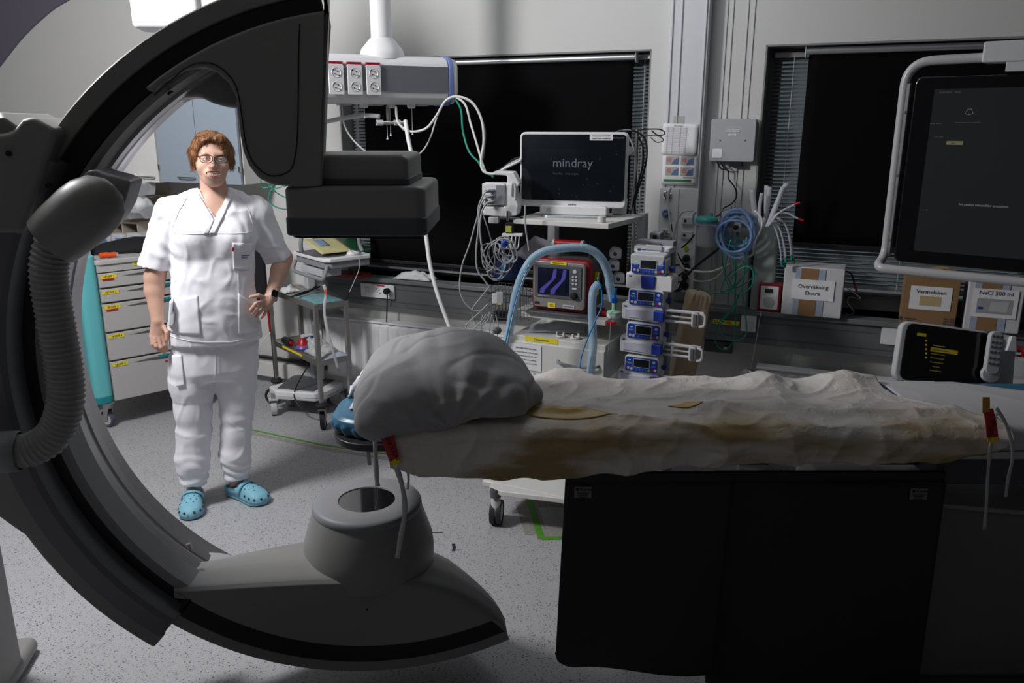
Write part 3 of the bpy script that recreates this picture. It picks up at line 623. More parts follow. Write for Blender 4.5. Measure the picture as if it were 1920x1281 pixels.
nx, ny, fn = cover(lambda v: -0.335 + 0.0 * v, lambda v: 1.16 + 0.19 * min(1, max(0, (v - .3) / .5)), 330, hemz, 0.928, liftf, far=TY1, near=TY0 - 0.012, amp=0.85, ny=120, bulge=0.012)
drape = tag(MB().grid(nx, ny, fn).build('surgical_drape', drape_mat(), ang=0, thick=0.0008), 'crinkled cream plastic drape spread over the table and hanging down its near side', 'drape')
# ochre fold lying on the drape
def och(cx, cy, w_, h_, seed):
    return MB().grid(40, 8, lambda u, v: (cx + (u - .5) * w_, cy + (v - .5) * h_ * math.sin(max(.04, u) * PI * .98), 0.950 + liftf(cx + (u - .5) * w_, cy) + 0.012 * math.sin(u * PI) + 0.006 * noise.noise(Vector((u * 5, v * 3, seed)))))
m_och = mat('ochre_plastic', (0.48, 0.30, 0.045), 0.4, bump=0.1, bump_scale=50)
from mathutils.bvhtree import BVHTree
bvd = BVHTree.FromPolygons([v.co[:] for v in drape.data.vertices], [tuple(p.vertices) for p in drape.data.polygons])
def lay(o, k=.0025):
    for v in o.data.vertices:
        h = bvd.ray_cast(Vector((v.co.x, v.co.y, 1.3)), Vector((0, 0, -1)))
        if h[0] is not None: v.co.z = h[0].z + k
    return o
tag(lay(och(0.14, 2.145, 0.32, 0.05, 1).build('plastic_fold', m_och, ang=0, thick=0.001)), 'mustard yellow plastic fold showing beside the pillow tip', 'drape')
tag(lay(och(0.50, 2.20, 0.10, 0.03, 5).build('plastic_fold', m_och, ang=0, thick=0.001)), 'small mustard yellow plastic fold near the middle of the drape', 'drape')
# pillow
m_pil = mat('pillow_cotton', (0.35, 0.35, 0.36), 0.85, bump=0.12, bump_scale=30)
mb = MB().grid(30, 10, lambda u, v: (-0.50 + 0.07 * u, 2.33 + 0.17 * v, 0.93 + 0.05 * math.sin(u * PI / 2) + 0.03 * noise.noise(Vector((u * 4, v * 5, 2)))))
tag(mb.build('folded_cloth', mat('clean_linen', (0.75, 0.78, 0.85), 0.8), thick=0.006), 'bright white linen edge sticking out behind the pillow on the blue mattress', 'cloth')
mb = MB().grid(10, 10, lambda u, v: (-0.475 + 0.1 * u, 2.22 + 0.12 * v, 0.9275 + .001 * math.sin(u * 9)))
tag(mb.build('paper_towel', m_sheet, thick=0.002), 'flat cream pad under the pillow on the blue mattress end', 'cloth')
# straps, ties and tags
def ribbon(name, label, pts, Y, w_, m, cat='strap', group='white tie straps of the table', th=0.0015, dy=None):
    P = cr([at(x, y, Y if dy is None else Y + dy[i]) for i, (x, y) in enumerate(pts)], 6); mb = MB(); vs = []
    for i, p in enumerate(P):
        T = (P[min(i + 1, len(P) - 1)] - P[max(i - 1, 0)]).normalized(); n = Vector((T.z, 0, -T.x)); n = n.normalized() if n.length > 1e-4 else Vector((1, 0, 0)); k = w_ / 2 * (1 + .12 * math.sin(i * .8))
        vs += [p - n * k, p + n * k]
    mb.add(vs, [(2 * i, 2 * i + 1, 2 * i + 3, 2 * i + 2) for i in range(len(P) - 1)])
    return tag(mb.build(name, m, thick=th), label, cat, group)
ribbon('strap', 'short white strap hanging under the blue mattress end', [(692, 808), (690, 838), (693, 872)], 2.14, 0.010, m_tape)
ribbon('strap', 'white strap tapering to a thread above the tube housing', [(703, 803), (704, 850), (706, 895), (708, 912)], 2.06, 0.013, m_tape)
ribbon('strap', 'long white strap twisting down in front of the tube cone', [(742, 872), (755, 915), (759, 960), (751, 1010), (745, 1047)], 1.90, 0.013, m_tape)
ribbon('strap', 'thin white strap end behind the drape corner', [(765, 880), (766, 900), (764, 918)], 2.3, 0.008, m_tape)
ribbon('strap', 'white tie hanging below the red tag at the foot end', [(1858, 830), (1853, 880), (1850, 935), (1846, 992)], 2.02, 0.009, m_tape)
ribbon('strap', 'white tie hanging from the foot end sheet, right of the red tag', [(1868, 765), (1888, 800), (1899, 850), (1890, 900), (1886, 932)], 2.0, 0.009, m_tape)
ribbon('strap', 'thin cloth thread hanging from the white strap over the tube disc', [(708, 912), (707, 940), (702, 955)], 2.06, 0.0012, m_tape)
def flag(name, label, quad, Y, m, band, word, rot):
    q = [at(x, y, Y) for x, y in quad]; c = sum(q, Vector()) / 4
    t = thing(name, label, 'tag', c); mb = MB().grid(6, 12, lambda u, v: (q[0] * (1 - u) + q[1] * u) * (1 - v) + (q[3] * (1 - u) + q[2] * u) * v - c + Vector((0, -0.006 * math.sin(v * PI), 0)))
    mb.build('tag_body', m, t, thick=0.002)
    mb = MB().grid(4, 4, lambda u, v: (q[0] * (1 - u) + q[1] * u) * (1 - (0.78 + .22 * v)) + (q[3] * (1 - u) + q[2] * u) * (0.78 + .22 * v) - c + Vector((0, -0.006 * math.sin((0.78 + .22 * v) * PI) - .002, 0)))
    mb.build('tag_end', m_yellow, t, thick=0.0012)
    text(word, 0.016, m_ink, t, (0.002, -0.0085, 0.004), (PI / 2, rot, 0))
    return t
flag('warning_tag', 'red and yellow warming blanket tag slanting under the pillow corner', [(709, 808), (736, 806), (752, 868), (738, 881)], 2.03, m_red, 1, 'COCOON', R(66))
flag('warning_tag', 'red oval tag lettered COCOON at the foot end of the drape', [(1843, 768), (1862, 766), (1872, 832), (1850, 834)], 2.035, m_red, 1, 'COCOON', R(-80))
MB_ = MB().grid(6, 6, lambda u, v: at(1842 + 14 * u, 745 + 30 * v, 2.033)); tag(MB_.build('yellow_tape', m_och, thick=0.001), 'crumpled yellow tape end on top of the red COCOON tag', 'tape')
# lead aprons hanging below the table
m_apron = mat('lead_apron', (0.02, 0.02, 0.021), 0.6, bump=0.08, bump_scale=90)
def apron(name, label, xa, xb, z0, z1, y, ph, corner):
    t = thing(name, label, 'shield curtain', (xa, y, 0), 0, 'lead rubber curtains under the table'); w_ = xb - xa
    def fn(u, v):
        x = u * w_; zz = z0 + (z1 - z0) * v
        if corner: zz = max(zz, z0 + 0.06 * (1 - math.sqrt(max(0, 1 - max(0, (0.07 - x) / 0.07) ** 2))))
        return (x - (1 - v) * 0.02 * (1 if corner else -1), 0.02 * math.sin(u * 5.2 + ph) * (1.1 - v) + 0.01 * math.sin(u * 2 + ph), zz)
    MB().grid(60, 30, fn).build('curtain_sheet', m_apron, t, thick=0.006)
    MB().box((w_ / 2, 0.004, z1 + .012), (w_ + .0, 0.016, 0.03)).build('hanging_rail', m_black, t, bevel=0.003)
    k = 0.05 if corner else w_ - 0.075
    p = fn(k / w_, 0.965)
    MB().box((k, p[1] - .006, z1 - .035), (0.048, 0.003, 0.034)).build('maker_label', mat('apron_label', (0.20, 0.20, 0.21), 0.6), t)
    text('Kenex', 0.013, mat('label_print', (0.02, 0.02, 0.03), .7), t, (k + .008, p[1] - .009, z1 - .026)); MB().ball((k - .016, p[1] - .0085, z1 - .026), 0.005, 10, (1, .2, 1)).build('round_mark', m_ink, t)
    mb = MB()
    for i, l in enumerate((.036, .03, .026)): mb.box((k, p[1] - .0085, z1 - .037 - i * .006), (l, 0.001, 0.0016))
    mb.build('small_print', m_ink, t)
apron('lead_curtain', 'black lead rubber curtain under the table, the left one beside the tube', 0.150, 0.62, 0.135, 0.762, 2.085, 0.5, True)
apron('lead_curtain', 'black lead rubber curtain under the table, the wider right one', 0.575, 1.225, 0.07, 0.755, 2.105, 2.4, False)
# pillow as one smooth skin
PF = Field(np.arange(-0.52, 0.18, 0.006), np.arange(1.95, 2.56, 0.006), np.arange(0.86, 1.24, 0.006))
PF.ell((-0.19, 2.28, 1.01), (0.225, 0.20, 0.135), 0.001)
PF.ell((-0.30, 2.22, 0.985), (0.135, 0.18, 0.10), 0.08)
PF.cone((-0.10, 2.24, 1.01), (0.062, 2.20, 0.982), 0.105, 0.026, 0.09)
PF.cone((-0.34, 2.13, 0.97), (-0.385, 2.065, 0.945), 0.075, 0.040, 0.08)
PF.cone((-0.33, 2.12, 0.965), (-0.02, 2.12, 0.985), 0.075, 0.060, 0.09)
PF.cone((-0.36, 2.36, 1.0), (-0.41, 2.42, 0.985), 0.07, 0.035, 0.05)
PF.put(lambda X, Y, Z: (0.955 - Z) + 0 * X - 0.0 * Y - 10 * np.clip(TY0 - 0.012 - Y, 0, 1), (-0.6, 1.9, 0.8), (0.3, 2.7, 1.1), 0.012, 'i')
Pp, Fp = PF.mesh(); Pp = relax(Pp, Fp, 2, .4); Np = nrm(Pp, Fp)
if (Np * (Pp - Pp.mean(0))).sum() < 0: Np = -Np
def fold_p(p):
    x, y, z = p; v = Vector((x, y, z)); c = Vector((-0.2, 2.28, 1.0)); an = math.atan2(z - 0.93, x + 0.16)
    f = 0.007 * max(0, 0.5 - abs(noise.noise(Vector((x * 5 + z * 4, y * 5, z * 9 - x * 5)))) * 3) + 0.008 * noise.noise(Vector((an * 4, y * 5, z * 3))) + 0.0012 * noise.noise(v * 22)
    f -= 0.010 * max(0, 0.35 - abs(noise.noise(Vector((x * 4 - y * 6, y * 4 + 3, z * 7 + x * 3)))) * 3.5)
    return f
Pp = Pp + Np * np.array([fold_p(p) for p in Pp])[:, None]
Pp[:, 2] = np.where((Pp[:, 1] > TY0 - 0.01) & (Pp[:, 2] < 0.958), 0.958, Pp[:, 2])
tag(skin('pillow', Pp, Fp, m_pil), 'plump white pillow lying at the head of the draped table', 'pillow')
# ================================================================== the woman
P_LOC = Vector((-1.375, 3.50, 0)); P_YAW = math.atan2(1.375, 3.50)
P_E = Vector((math.cos(P_YAW), math.sin(P_YAW), 0)); P_N = Vector((-math.sin(P_YAW), math.cos(P_YAW), 0))
def pp(px, py, dy=0.0):
    r = ray(px, py); t = ((P_LOC - CO).dot(P_N) + dy) / r.dot(P_N); p = CO + r * t - P_LOC
    return np.array([p.dot(P_E), dy, p.z])
m_skin = mat('skin', (0.60, 0.365, 0.275), 0.5, noise_amt=0.10, noise_scale=35, sss=0.12, bump=0.05, bump_scale=300)
m_cotton = mat('white_uniform_cotton', (0.84, 0.84, 0.885), 0.85, bump=0.14, bump_scale=38, noise_amt=0.01)
m_hair = mat('reddish_brown_hair', (0.21, 0.095, 0.038), 0.55, noise_amt=0.5, noise_scale=70)
woman = thing('person', 'smiling woman with glasses, white scrubs and blue clogs, standing with a hand on her hip', 'person', P_LOC, P_YAW)
def ax(*segs):
    o = [segs[0][0]]
    for a, b, st in segs:
        n = max(1, int(round((b - a) / st))); o += [a + (b - a) * (i + 1) / n for i in range(n)]
    return np.array(o, np.float32)
hx = pp(399, 300)[0]; hz = pp(399, 300)[2]
xs = ax((-0.42, hx - 0.09, 0.005), (hx - 0.09, hx + 0.09, 0.0018), (hx + 0.09, 0.45, 0.005))
ys = ax((-0.20, -0.125, 0.005), (-0.125, -0.04, 0.0018), (-0.04, 0.18, 0.006))
zs = ax((0.0, 0.66, 0.012), (0.66, 1.34, 0.005), (1.34, hz - .12, 0.005), (hz - .12, hz + 0.05, 0.0018), (hz + .05, hz + .16, 0.006))
B = Field(xs, ys, zs)
# head
B.ell(pp(397, 286, 0.012), (0.074, 0.092, 0.082), 0.001)
B.ell(pp(398, 312, -0.022), (0.063, 0.072, 0.078), 0.03)
B.ell(pp(402, 340, -0.058), (0.031, 0.030, 0.022), 0.022); B.ell(pp(399, 333, -0.045), (0.043, 0.045, 0.030), 0.02)
for s in (380, 418.5): B.ell(pp(s, 314, -0.060), (0.021, 0.021, 0.021), 0.022)
B.cone(pp(384, 288, -0.076), pp(415, 289, -0.076), 0.010, 0.010, 0.016)
B.cone(pp(399, 293, -0.085), pp(399, 310, -0.102), 0.0065, 0.009, 0.012)
B.ell(pp(399, 312, -0.105), (0.0108, 0.0105, 0.0088), 0.007)
for s in (-0.0102, 0.0102): B.ell(pp(399, 313, -0.094) + np.array([s, 0, 0]), (0.0062, 0.009, 0.0058), 0.006)
for s in (-0.006, 0.006): B.ell(pp(399, 315.5, -0.104) + np.array([s, 0, 0]), (0.003, 0.005, 0.003), 0.002, 's')
EY = [pp(386.5, 297.5, -0.074), pp(413, 298.5, -0.074)]
for c in EY:
    B.ell(c + np.array([0, -0.010, 0]), (0.019, 0.013, 0.0125), 0.008, 's')
    B.ell(c, (0.0150, 0.0140, 0.0118), 0.003)
    B.ell(c + np.array([0, -0.012, -0.0003]), (0.0124, 0.018, 0.0042), 0.0015, 's')
# smiling mouth opening and folds
MO = pp(400, 326.5, -0.094)
B.ell(MO + np.array([0, 0.004, 0.0]), (0.034, 0.014, 0.020), 0.02)
B.ell(MO + np.array([0, -0.006, 0.0035]), (0.0275, 0.018, 0.0085), 0.003, 's')
# ears
for s, y_ in ((362.5, 310), (432.5, 309)):
    B.ell(pp(s, y_, 0.0), (0.008, 0.018, 0.028), 0.006); B.ell(pp(s, y_, -0.006) + np.array([(-0.008 if s < 400 else 0.008), 0, 0.003]), (0.005, 0.009, 0.016), 0.004, 's')
# neck, shoulders, trunk
B.cone(pp(398, 325, 0.030), pp(402, 372, 0.030), 0.052, 0.058, 0.012)
B.ell(pp(402, 415, 0.015), (0.155, 0.088, 0.115), 0.04)
B.cone(pp(395, 386, 0.03), pp(322, 400, 0.03), 0.038, 0.045, 0.02); B.cone(pp(408, 386, 0.03), pp(480, 400, 0.03), 0.038, 0.045, 0.02)
B.ell(pp(400, 510, 0.01), (0.15, 0.095, 0.25), 0.05); B.ell(pp(402, 625, 0.015), (0.165, 0.10, 0.13), 0.05)
# arms
B.cone(pp(318, 400, 0.03), pp(290, 520, 0.03), 0.050, 0.042, 0.02)
B.cone(pp(290, 520, 0.03), pp(289, 545, 0.02), 0.040, 0.040, 0.02); B.cone(pp(289, 545, 0.02), pp(295, 602, -0.025), 0.039, 0.025, 0.015)
B.cone(pp(482, 400, 0.03), pp(530, 484, 0.06), 0.050, 0.042, 0.02)
B.cone(pp(530, 484, 0.06), pp(524, 508, 0.02), 0.042, 0.038, 0.02); B.cone(pp(524, 508, 0.02), pp(508, 556, -0.07), 0.038, 0.0255, 0.015)
# left-hand side of the picture: hanging hand
B.cone(pp(295, 603, -0.025), pp(295, 632, -0.03), 0.022, 0.026, 0.012); B.cone(pp(289, 612, -0.03), pp(286, 630, -0.035), 0.014, 0.015, 0.01); B.cone(pp(300, 610, -0.03), pp(306, 630, -0.035), 0.013, 0.014, 0.01)
for ch, r in ((((284, 632, -.045), (286, 646, -.058), (293, 653, -.050)), .0082), (((290, 634, -.05), (293, 650, -.065), (300, 658, -.055)), .0088), (((298, 635, -.05), (302, 652, -.065), (308, 661, -.055)), .0088), (((305, 633, -.045), (309, 648, -.055), (313, 656, -.047)), .0082), (((306, 612, -.04), (313, 624, -.06), (312, 638, -.065)), .0095)):
    for a, b in zip(ch, ch[1:]): B.cone(pp(*a), pp(*b), r, r * .9, 0.004)
# hand on the hip
B.cone(pp(508, 557, -0.072), pp(500, 569, -0.100), 0.023, 0.024, 0.012); B.cone(pp(504, 562, -0.09), pp(493, 564, -0.112), 0.016, 0.014, 0.010); B.cone(pp(504, 570, -.088), pp(498, 579, -.10), 0.014, 0.012, 0.010)
for ch, r in ((((501, 560, -.095), (485, 554, -.128), (470, 557, -.135)), .0095), (((494, 564, -.115), (480, 569, -.143), (470, 581, -.135)), .0088), (((495, 570, -.112), (482, 578, -.140), (474, 588, -.130)), .0088), (((498, 576, -.105), (488, 585, -.130), (481, 594, -.120)), .0082), (((501, 580, -.095), (496, 589, -.115), (490, 596, -.106)), .0074)):
    for a, b in zip(ch, ch[1:]): B.cone(pp(*a), pp(*b), r, r * .9, 0.004)
# legs and feet inside the clothes
for hipx, kx, ax_, ay in ((368, 363, 362, 898), (436, 444, 441, 884)):
    B.cone(pp(hipx, 660, 0.01), pp(kx, 790, 0.0), 0.085, 0.052, 0.03); B.cone(pp(kx, 790, 0.0), pp(ax_, ay, 0.03), 0.052, 0.034, 0.02)
FT = [(pp(352, 918, 0.0), R(-8)), (pp(450, 905, 0.0), R(38))]
def fdir(a): return np.array([math.sin(a), -math.cos(a), 0])
AN = [pp(362, 898, 0.03), pp(441, 884, 0.03)]
for an, (fc, a) in zip(AN, FT):
    B.cone(an, np.array([an[0], an[1], 0.075]), 0.033, 0.033, 0.015); B.cone(np.array([an[0], an[1] + .02, 0.055]), np.array([an[0], an[1], 0.05]) + fdir(a) * 0.12, 0.027, 0.022, 0.02)
Pb, Fb = B.mesh(); Pb = relax(Pb, Fb, 1, 0.4); skin('body', Pb, Fb, m_skin, woman)
del B
# ------------------------------------------------------------------ tunic
def loft_fn(rows, p=2.3):
    rows = sorted(rows, key=lambda r: r[0]); Z_ = [r[0] for r in rows]
    def fn(X, Y, Z):
        z = Z; cx = np.interp(z.ravel(), Z_, [r[1] for r in rows]).reshape(z.shape); a = np.interp(z.ravel(), Z_, [r[2] for r in rows]).reshape(z.shape)
        b = np.interp(z.ravel(), Z_, [r[3] for r in rows]).reshape(z.shape); cy = np.interp(z.ravel(), Z_, [r[4] for r in rows]).reshape(z.shape)
        q = (np.abs((X - cx) / a) ** p + np.abs((Y - cy) / b) ** p) ** (1 / p)
        d = (q - 1) * np.minimum(a, b)
        return np.maximum(d, np.maximum(Z_[0] - Z, Z - Z_[-1]))
    return fn
def row(py, x0, x1, b, cy=0.01):
    a = pp(x0, py); c = pp(x1, py); return (float((a[2] + c[2]) / 2), float((a[0] + c[0]) / 2), float((c[0] - a[0]) / 2), b, cy)
TU = Field(np.arange(-0.42, 0.46, 0.0055), np.arange(-0.22, 0.22, 0.0055), np.arange(0.70, 1.56, 0.0055))
rows = [row(398, 330, 470, 0.095, .02), row(415, 322, 479, 0.110, .015), row(440, 320, 480, 0.125, .01), row(480, 320, 478, 0.128, .01), row(520, 318, 478, 0.138, .0), row(560, 316, 481, 0.146, -.002), row(600, 313, 486, 0.147, .0), row(645, 311, 494, 0.142, .008), row(680, 309, 497, 0.142, .008)]
TU.put(loft_fn(rows), (-0.4, -0.25, 0.6), (0.4, 0.25, 1.5), 0.001)
TU.cone(pp(382, 374, 0.025), pp(322, 396, 0.03), 0.052, 0.062, 0.04); TU.cone(pp(424, 374, 0.025), pp(480, 396, 0.03), 0.052, 0.062, 0.04)
TU.ell(pp(402, 405, 0.03), (0.17, 0.095, 0.085), 0.04)
for s in (366, 437): TU.ell(pp(s, 446, -0.060), (0.075, 0.076, 0.085), 0.05)
# sleeves
TU.cone(pp(318, 402, 0.03), pp(289, 505, 0.035), 0.063, 0.067, 0.03); TU.cone(pp(482, 402, 0.03), pp(524, 492, 0.058), 0.063, 0.060, 0.03)
def halfspace(p, n):
    p = np.array(p); n = np.array(n) / np.linalg.norm(n)
    return lambda X, Y, Z: (X - p[0]) * n[0] + (Y - p[1]) * n[1] + (Z - p[2]) * n[2]
for (pa, pb, mid, r, lo, hi) in ((pp(318, 402, .03), pp(282, 520, .035), pp(287, 502, .035), 0.053, (-.45, -.3, .9), (float(pp(312, 500)[0]), .3, 1.25)), (pp(482, 402, .03), pp(536, 500, .06), pp(523, 486, .056), 0.047, (float(pp(487, 500)[0]), -.3, .9), (.5, .3, 1.3))):
    n = (pb - pa) + np.array([0.04 if pa[0] < 0 else -0.03, 0, 0]); TU.put(halfspace(mid, n), lo, hi, 0.001, 's') if False else TU.put(lambda X, Y, Z, f=halfspace(mid, n): -f(X, Y, Z), lo, hi, 0.001, 's')
    d = (pb - pa) / np.linalg.norm(pb - pa); TU.cone(mid - d * 0.05, mid + d * 0.05, r - .006, r, 0.003, 's')
zh = float(pp(403, 648, -0.12)[2])
TU.put(lambda X, Y, Z: (Z - zh) * -1 + 0 * X + 0 * Y, (-.45, -.3, .60), (.45, .3, zh + .1), 0.001, 'i')
# V neck and neck hole
vt = pp(404, 411, -0.09); va = pp(373, 356, -0.05); vb = pp(431, 356, -0.05)
def vee(X, Y, Z):
    l = vt[0] + (va[0] - vt[0]) * (Z - vt[2]) / (va[2] - vt[2]); r = vt[0] + (vb[0] - vt[0]) * (Z - vt[2]) / (vb[2] - vt[2])
    return np.maximum(np.maximum(l - X, X - r) * 0.85, np.maximum(vt[2] - Z, Y - 0.02))
TU.put(vee, (-.1, -.25, 1.25), (.15, .05, 1.6), 0.002, 's')
TU.cone(pp(399, 340, 0.025), pp(402, 392, 0.025), 0.062, 0.052, 0.004, 's')
Pt, Ft = TU.mesh(); Nt = nrm(Pt, Ft)
if (Nt * (Pt - Pt.mean(0))).sum() < 0: Nt = -Nt
XC = float(pp(399, 480)[0])
def fold_tunic(p):
    x, y, z = p; x -= XC; v = Vector((x, y, z)); f = 0
    f += 0.0060 * (noise.noise(Vector((x * 13 + 2 * noise.noise(v * 6), y * 9, z * 3.2))))
    f += 0.0050 * max(0, 0.55 - abs(noise.noise(Vector((x * 7 - z * 5, y * 7, z * 7 + x * 6)))) * 3.2)
    f += 0.0025 * noise.noise(Vector((x * 25, y * 20, z * 22 + 5)))
    if abs(x) > 0.16 and z > 1.08: f += 0.0022 * math.sin((z * .6 + abs(x) * 1.9) * 42 + 3 * noise.noise(v * 9))
    g_ = math.exp(-((abs(x) - .17) / .045) ** 2 - ((z - 1.20) / .05) ** 2); f += 0.005 * g_ * math.sin((z - abs(x)) * 85)
    return f
Pt = relax(Pt, Ft, 2, 0.4); Pt = Pt + Nt * np.array([fold_tunic(p) for p in Pt])[:, None]
tunic = skin('tunic', Pt, Ft, m_cotton, woman)
from mathutils.bvhtree import BVHTree
bv = BVHTree.FromPolygons([tuple(p) for p in Pt], [tuple(f) for f in Ft])
def onto(px, py, off=0.0035, tree=None):
    q = pp(px, py, -0.13); o = Vector((q[0], -0.6, q[2])); h = (tree or bv).ray_cast(o, Vector((0, 1, 0)))
    return Vector((q[0], (h[0].y if h[0] is not None else -0.12) - off, q[2]))
def patch(name, quad, m, parent, off=0.0035, n=14, th=0.003, k=14, tree=None):
    a, b, c, d = quad
    f = lambda u, v: onto((a[0] * (1 - u) + b[0] * u) * (1 - v) + (d[0] * (1 - u) + c[0] * u) * v, (a[1] * (1 - u) + b[1] * u) * (1 - v) + (d[1] * (1 - u) + c[1] * u) * v, off, tree)
    return MB().grid(n, k, f).build(name, m, parent, thick=th, ang=60)
m_cot2 = mat('white_uniform_trim', (0.87, 0.87, 0.91), 0.8, noise_amt=0.01)
patch('pocket', [(318, 566), (370, 553), (377, 627), (313, 629)], m_cot2, tunic)
patch('pocket', [(447, 550), (478, 572), (489, 626), (447, 628)], m_cot2, tunic)
pk = patch('chest_pocket', [(436, 455), (475, 458), (468, 509), (438, 507)], m_cot2, tunic)
patch('pocket_tab', [(435.5, 463), (438.5, 463), (438.5, 471), (435.5, 471)], m_red, tunic, off=0.007, n=3, k=3)
for y_, w_ in ((480, 16), (484, 12)): patch('embroidery', [(453, y_), (453 + w_, y_ + 1), (453 + w_, y_ + 2.2), (453, y_ + 1.2)], mat('blue_thread', (0.10, 0.13, 0.35), 0.8), tunic, off=0.008, n=6, k=1, th=0.0006)
def seamline(name, pts, off=0.002, r=0.0012, parent=None, tree=None, m=None):
    q = []
    for a, b in zip(pts, pts[1:]):
        n = max(2, int(math.dist(a, b) / 4)); q += [onto(a[0] + (b[0] - a[0]) * i / n, a[1] + (b[1] - a[1]) * i / n, off, tree) for i in range(n)]
    q.append(onto(*pts[-1], off, tree)); return MB().tube(q, r, 5).build(name, m or m_cot2, parent or tunic)
seamline('yoke_seam', [(323, 440), (380, 438), (430, 438), (476, 437)])
seamline('raglan_seam', [(352, 372), (335, 400), (322, 432)]); seamline('raglan_seam', [(452, 372), (470, 400), (478, 432)])
seamline('hem_seam', [(314, 636), (360, 640), (430, 640), (490, 634)]); seamline('front_seam', [(447, 508), (447, 548)])
for nm, L_, R_ in (('collar_band', ((372, 366), (402, 414), (391, 438)), ((364, 368), (391, 414), (381, 438))), ('collar_band', ((431, 366), (405, 412), (392, 438)), ((440, 368), (416, 414), (403, 438)))):
    def f(u, v):
        k = u * 2; i = min(int(k), 1); t = k - i
        a = (L_[i][0] + (L_[i + 1][0] - L_[i][0]) * t, L_[i][1] + (L_[i + 1][1] - L_[i][1]) * t); b = (R_[i][0] + (R_[i + 1][0] - R_[i][0]) * t, R_[i][1] + (R_[i + 1][1] - R_[i][1]) * t)
        return onto(a[0] * (1 - v) + b[0] * v, a[1] * (1 - v) + b[1] * v, 0.005)
    MB().grid(30, 4, f).build(nm, m_cot2, tunic, thick=0.004, ang=60)
# ------------------------------------------------------------------ trousers
TR = Field(np.arange(-0.30, 0.32, 0.006), np.arange(-0.19, 0.20, 0.006), np.arange(0.06, 0.92, 0.006))
TR.put(loft_fn([row(620, 322, 484, 0.125), row(660, 320, 484, 0.126), row(690, 318, 482, 0.122), row(706, 330, 470, 0.10)], 2.4), (-.35, -.25, .5), (.35, .25, 1.0), 0.001)
for ch in ([(362, 680, .1), (361, 720, .096), (363, 770, .080), (364, 810, .074), (361, 862, .074), (363, 884, .062), (364, 896, .052), (364, 908, .050)], [(441, 680, .1), (442, 720, .088), (444, 770, .074), (443, 810, .069), (440, 855, .071), (442, 874, .058), (442, 884, .049), (443, 896, .048)]):
    for a, b in zip(ch, ch[1:]): TR.cone(pp(a[0], a[1], 0.012), pp(b[0], b[1], 0.012), a[2], b[2], 0.02)
TR.cone(pp(403, 730, 0), pp(404, 900, 0), 0.006, 0.022, 0.015, 's')
for c, n in ((pp(363, 897, 0.012), 0), (pp(442, 885, 0.012), 1)):
    lo, hi = ((-.3, -.3, 0.0), (pp(403, 880)[0], .3, .2)) if n == 0 else ((pp(403, 880)[0], -.3, 0.0), (.4, .3, .25))
    TR.put(lambda X, Y, Z, z=float(c[2]) + 0.004: (z - Z) + 0 * X + 0 * Y, lo, hi, 0.001, 'i') if False else TR.put(lambda X, Y, Z, z=float(c[2]) - 0.028: (Z - z) + 0 * X + 0 * Y, lo, hi, 0.001, 's')
Pr, Fr = TR.mesh(); Pr = relax(Pr, Fr, 2, .4); Nr = nrm(Pr, Fr)
if (Nr * (Pr - Pr.mean(0)) * np.array([0, 1, 0])).sum() < 0: Nr = -Nr
def fold_tr(p):
    x, y, z = p; v = Vector((x, y, z)); f = 0.005 * noise.noise(Vector((x * 16, y * 9, z * 4)))
    f += 0.006 * max(0, 0.5 - abs(noise.noise(Vector((x * 7 + z * 3, y * 6, z * 5 - x * 7 + 3)))) * 3)
    if z < 0.30: k = (0.30 - z) / 0.22; f += 0.0055 * k * math.sin(z * 120 + x * 18 + 3 * math.sin(x * 22) + 6 * noise.noise(v * 7))
    elif 0.36 < z < 0.52: f += 0.002 * math.sin(z * 75 + 22 * x + 6 * noise.noise(v * 6))
    return f
Pr = Pr + Nr * np.array([fold_tr(p) for p in Pr])[:, None]; trousers = skin('trousers', Pr, Fr, m_cotton, woman)
bt = BVHTree.FromPolygons([tuple(p) for p in Pr], [tuple(f) for f in Fr])
seamline('crease_seam', [(404, 650), (404, 690), (403, 722)], parent=trousers, tree=bt)
patch('thigh_pocket', [(321, 676), (340, 670), (346, 728), (332, 733)], m_cot2, trousers, off=.006, tree=bt, th=.006)
# ------------------------------------------------------------------ hair
HX = Field(np.arange(hx - .13, hx + .13, 0.003), np.arange(-0.13, 0.16, 0.004), np.arange(hz - .12, hz + .16, 0.003))
HX.ell(pp(397, 285, 0.016), (0.086, 0.106, 0.090), 0.001); HX.ell(pp(363, 298, 0.012), (0.016, 0.042, 0.045), 0.02); HX.ell(pp(432, 298, 0.012), (0.015, 0.042, 0.042), 0.02)
HX.ell(pp(400, 262, -0.05), (0.055, 0.03, 0.022), 0.02)
HX.ell(pp(398, 314, -0.10), (0.071, 0.088, 0.114), 0.006, 's'); HX.ell(pp(399, 345, -0.03), (0.068, 0.10, 0.07), 0.008, 's')
Ph, Fh = HX.mesh(); Nh = nrm(Ph, Fh)
if (Nh * (Ph - Ph.mean(0))).sum() < 0: Nh = -Nh
Ph = Ph + Nh * np.array([0.006 * noise.noise(Vector((p[0] * 60, p[1] * 25, p[2] * 30))) + 0.003 * noise.noise(Vector((p[0] * 140, p[1] * 50, p[2] * 40))) for p in Ph])[:, None]
hair = skin('hair', Ph, Fh, m_hair, woman)
mb = MB(); rng = random.Random(3); top = pp(404, 262, 0.03)
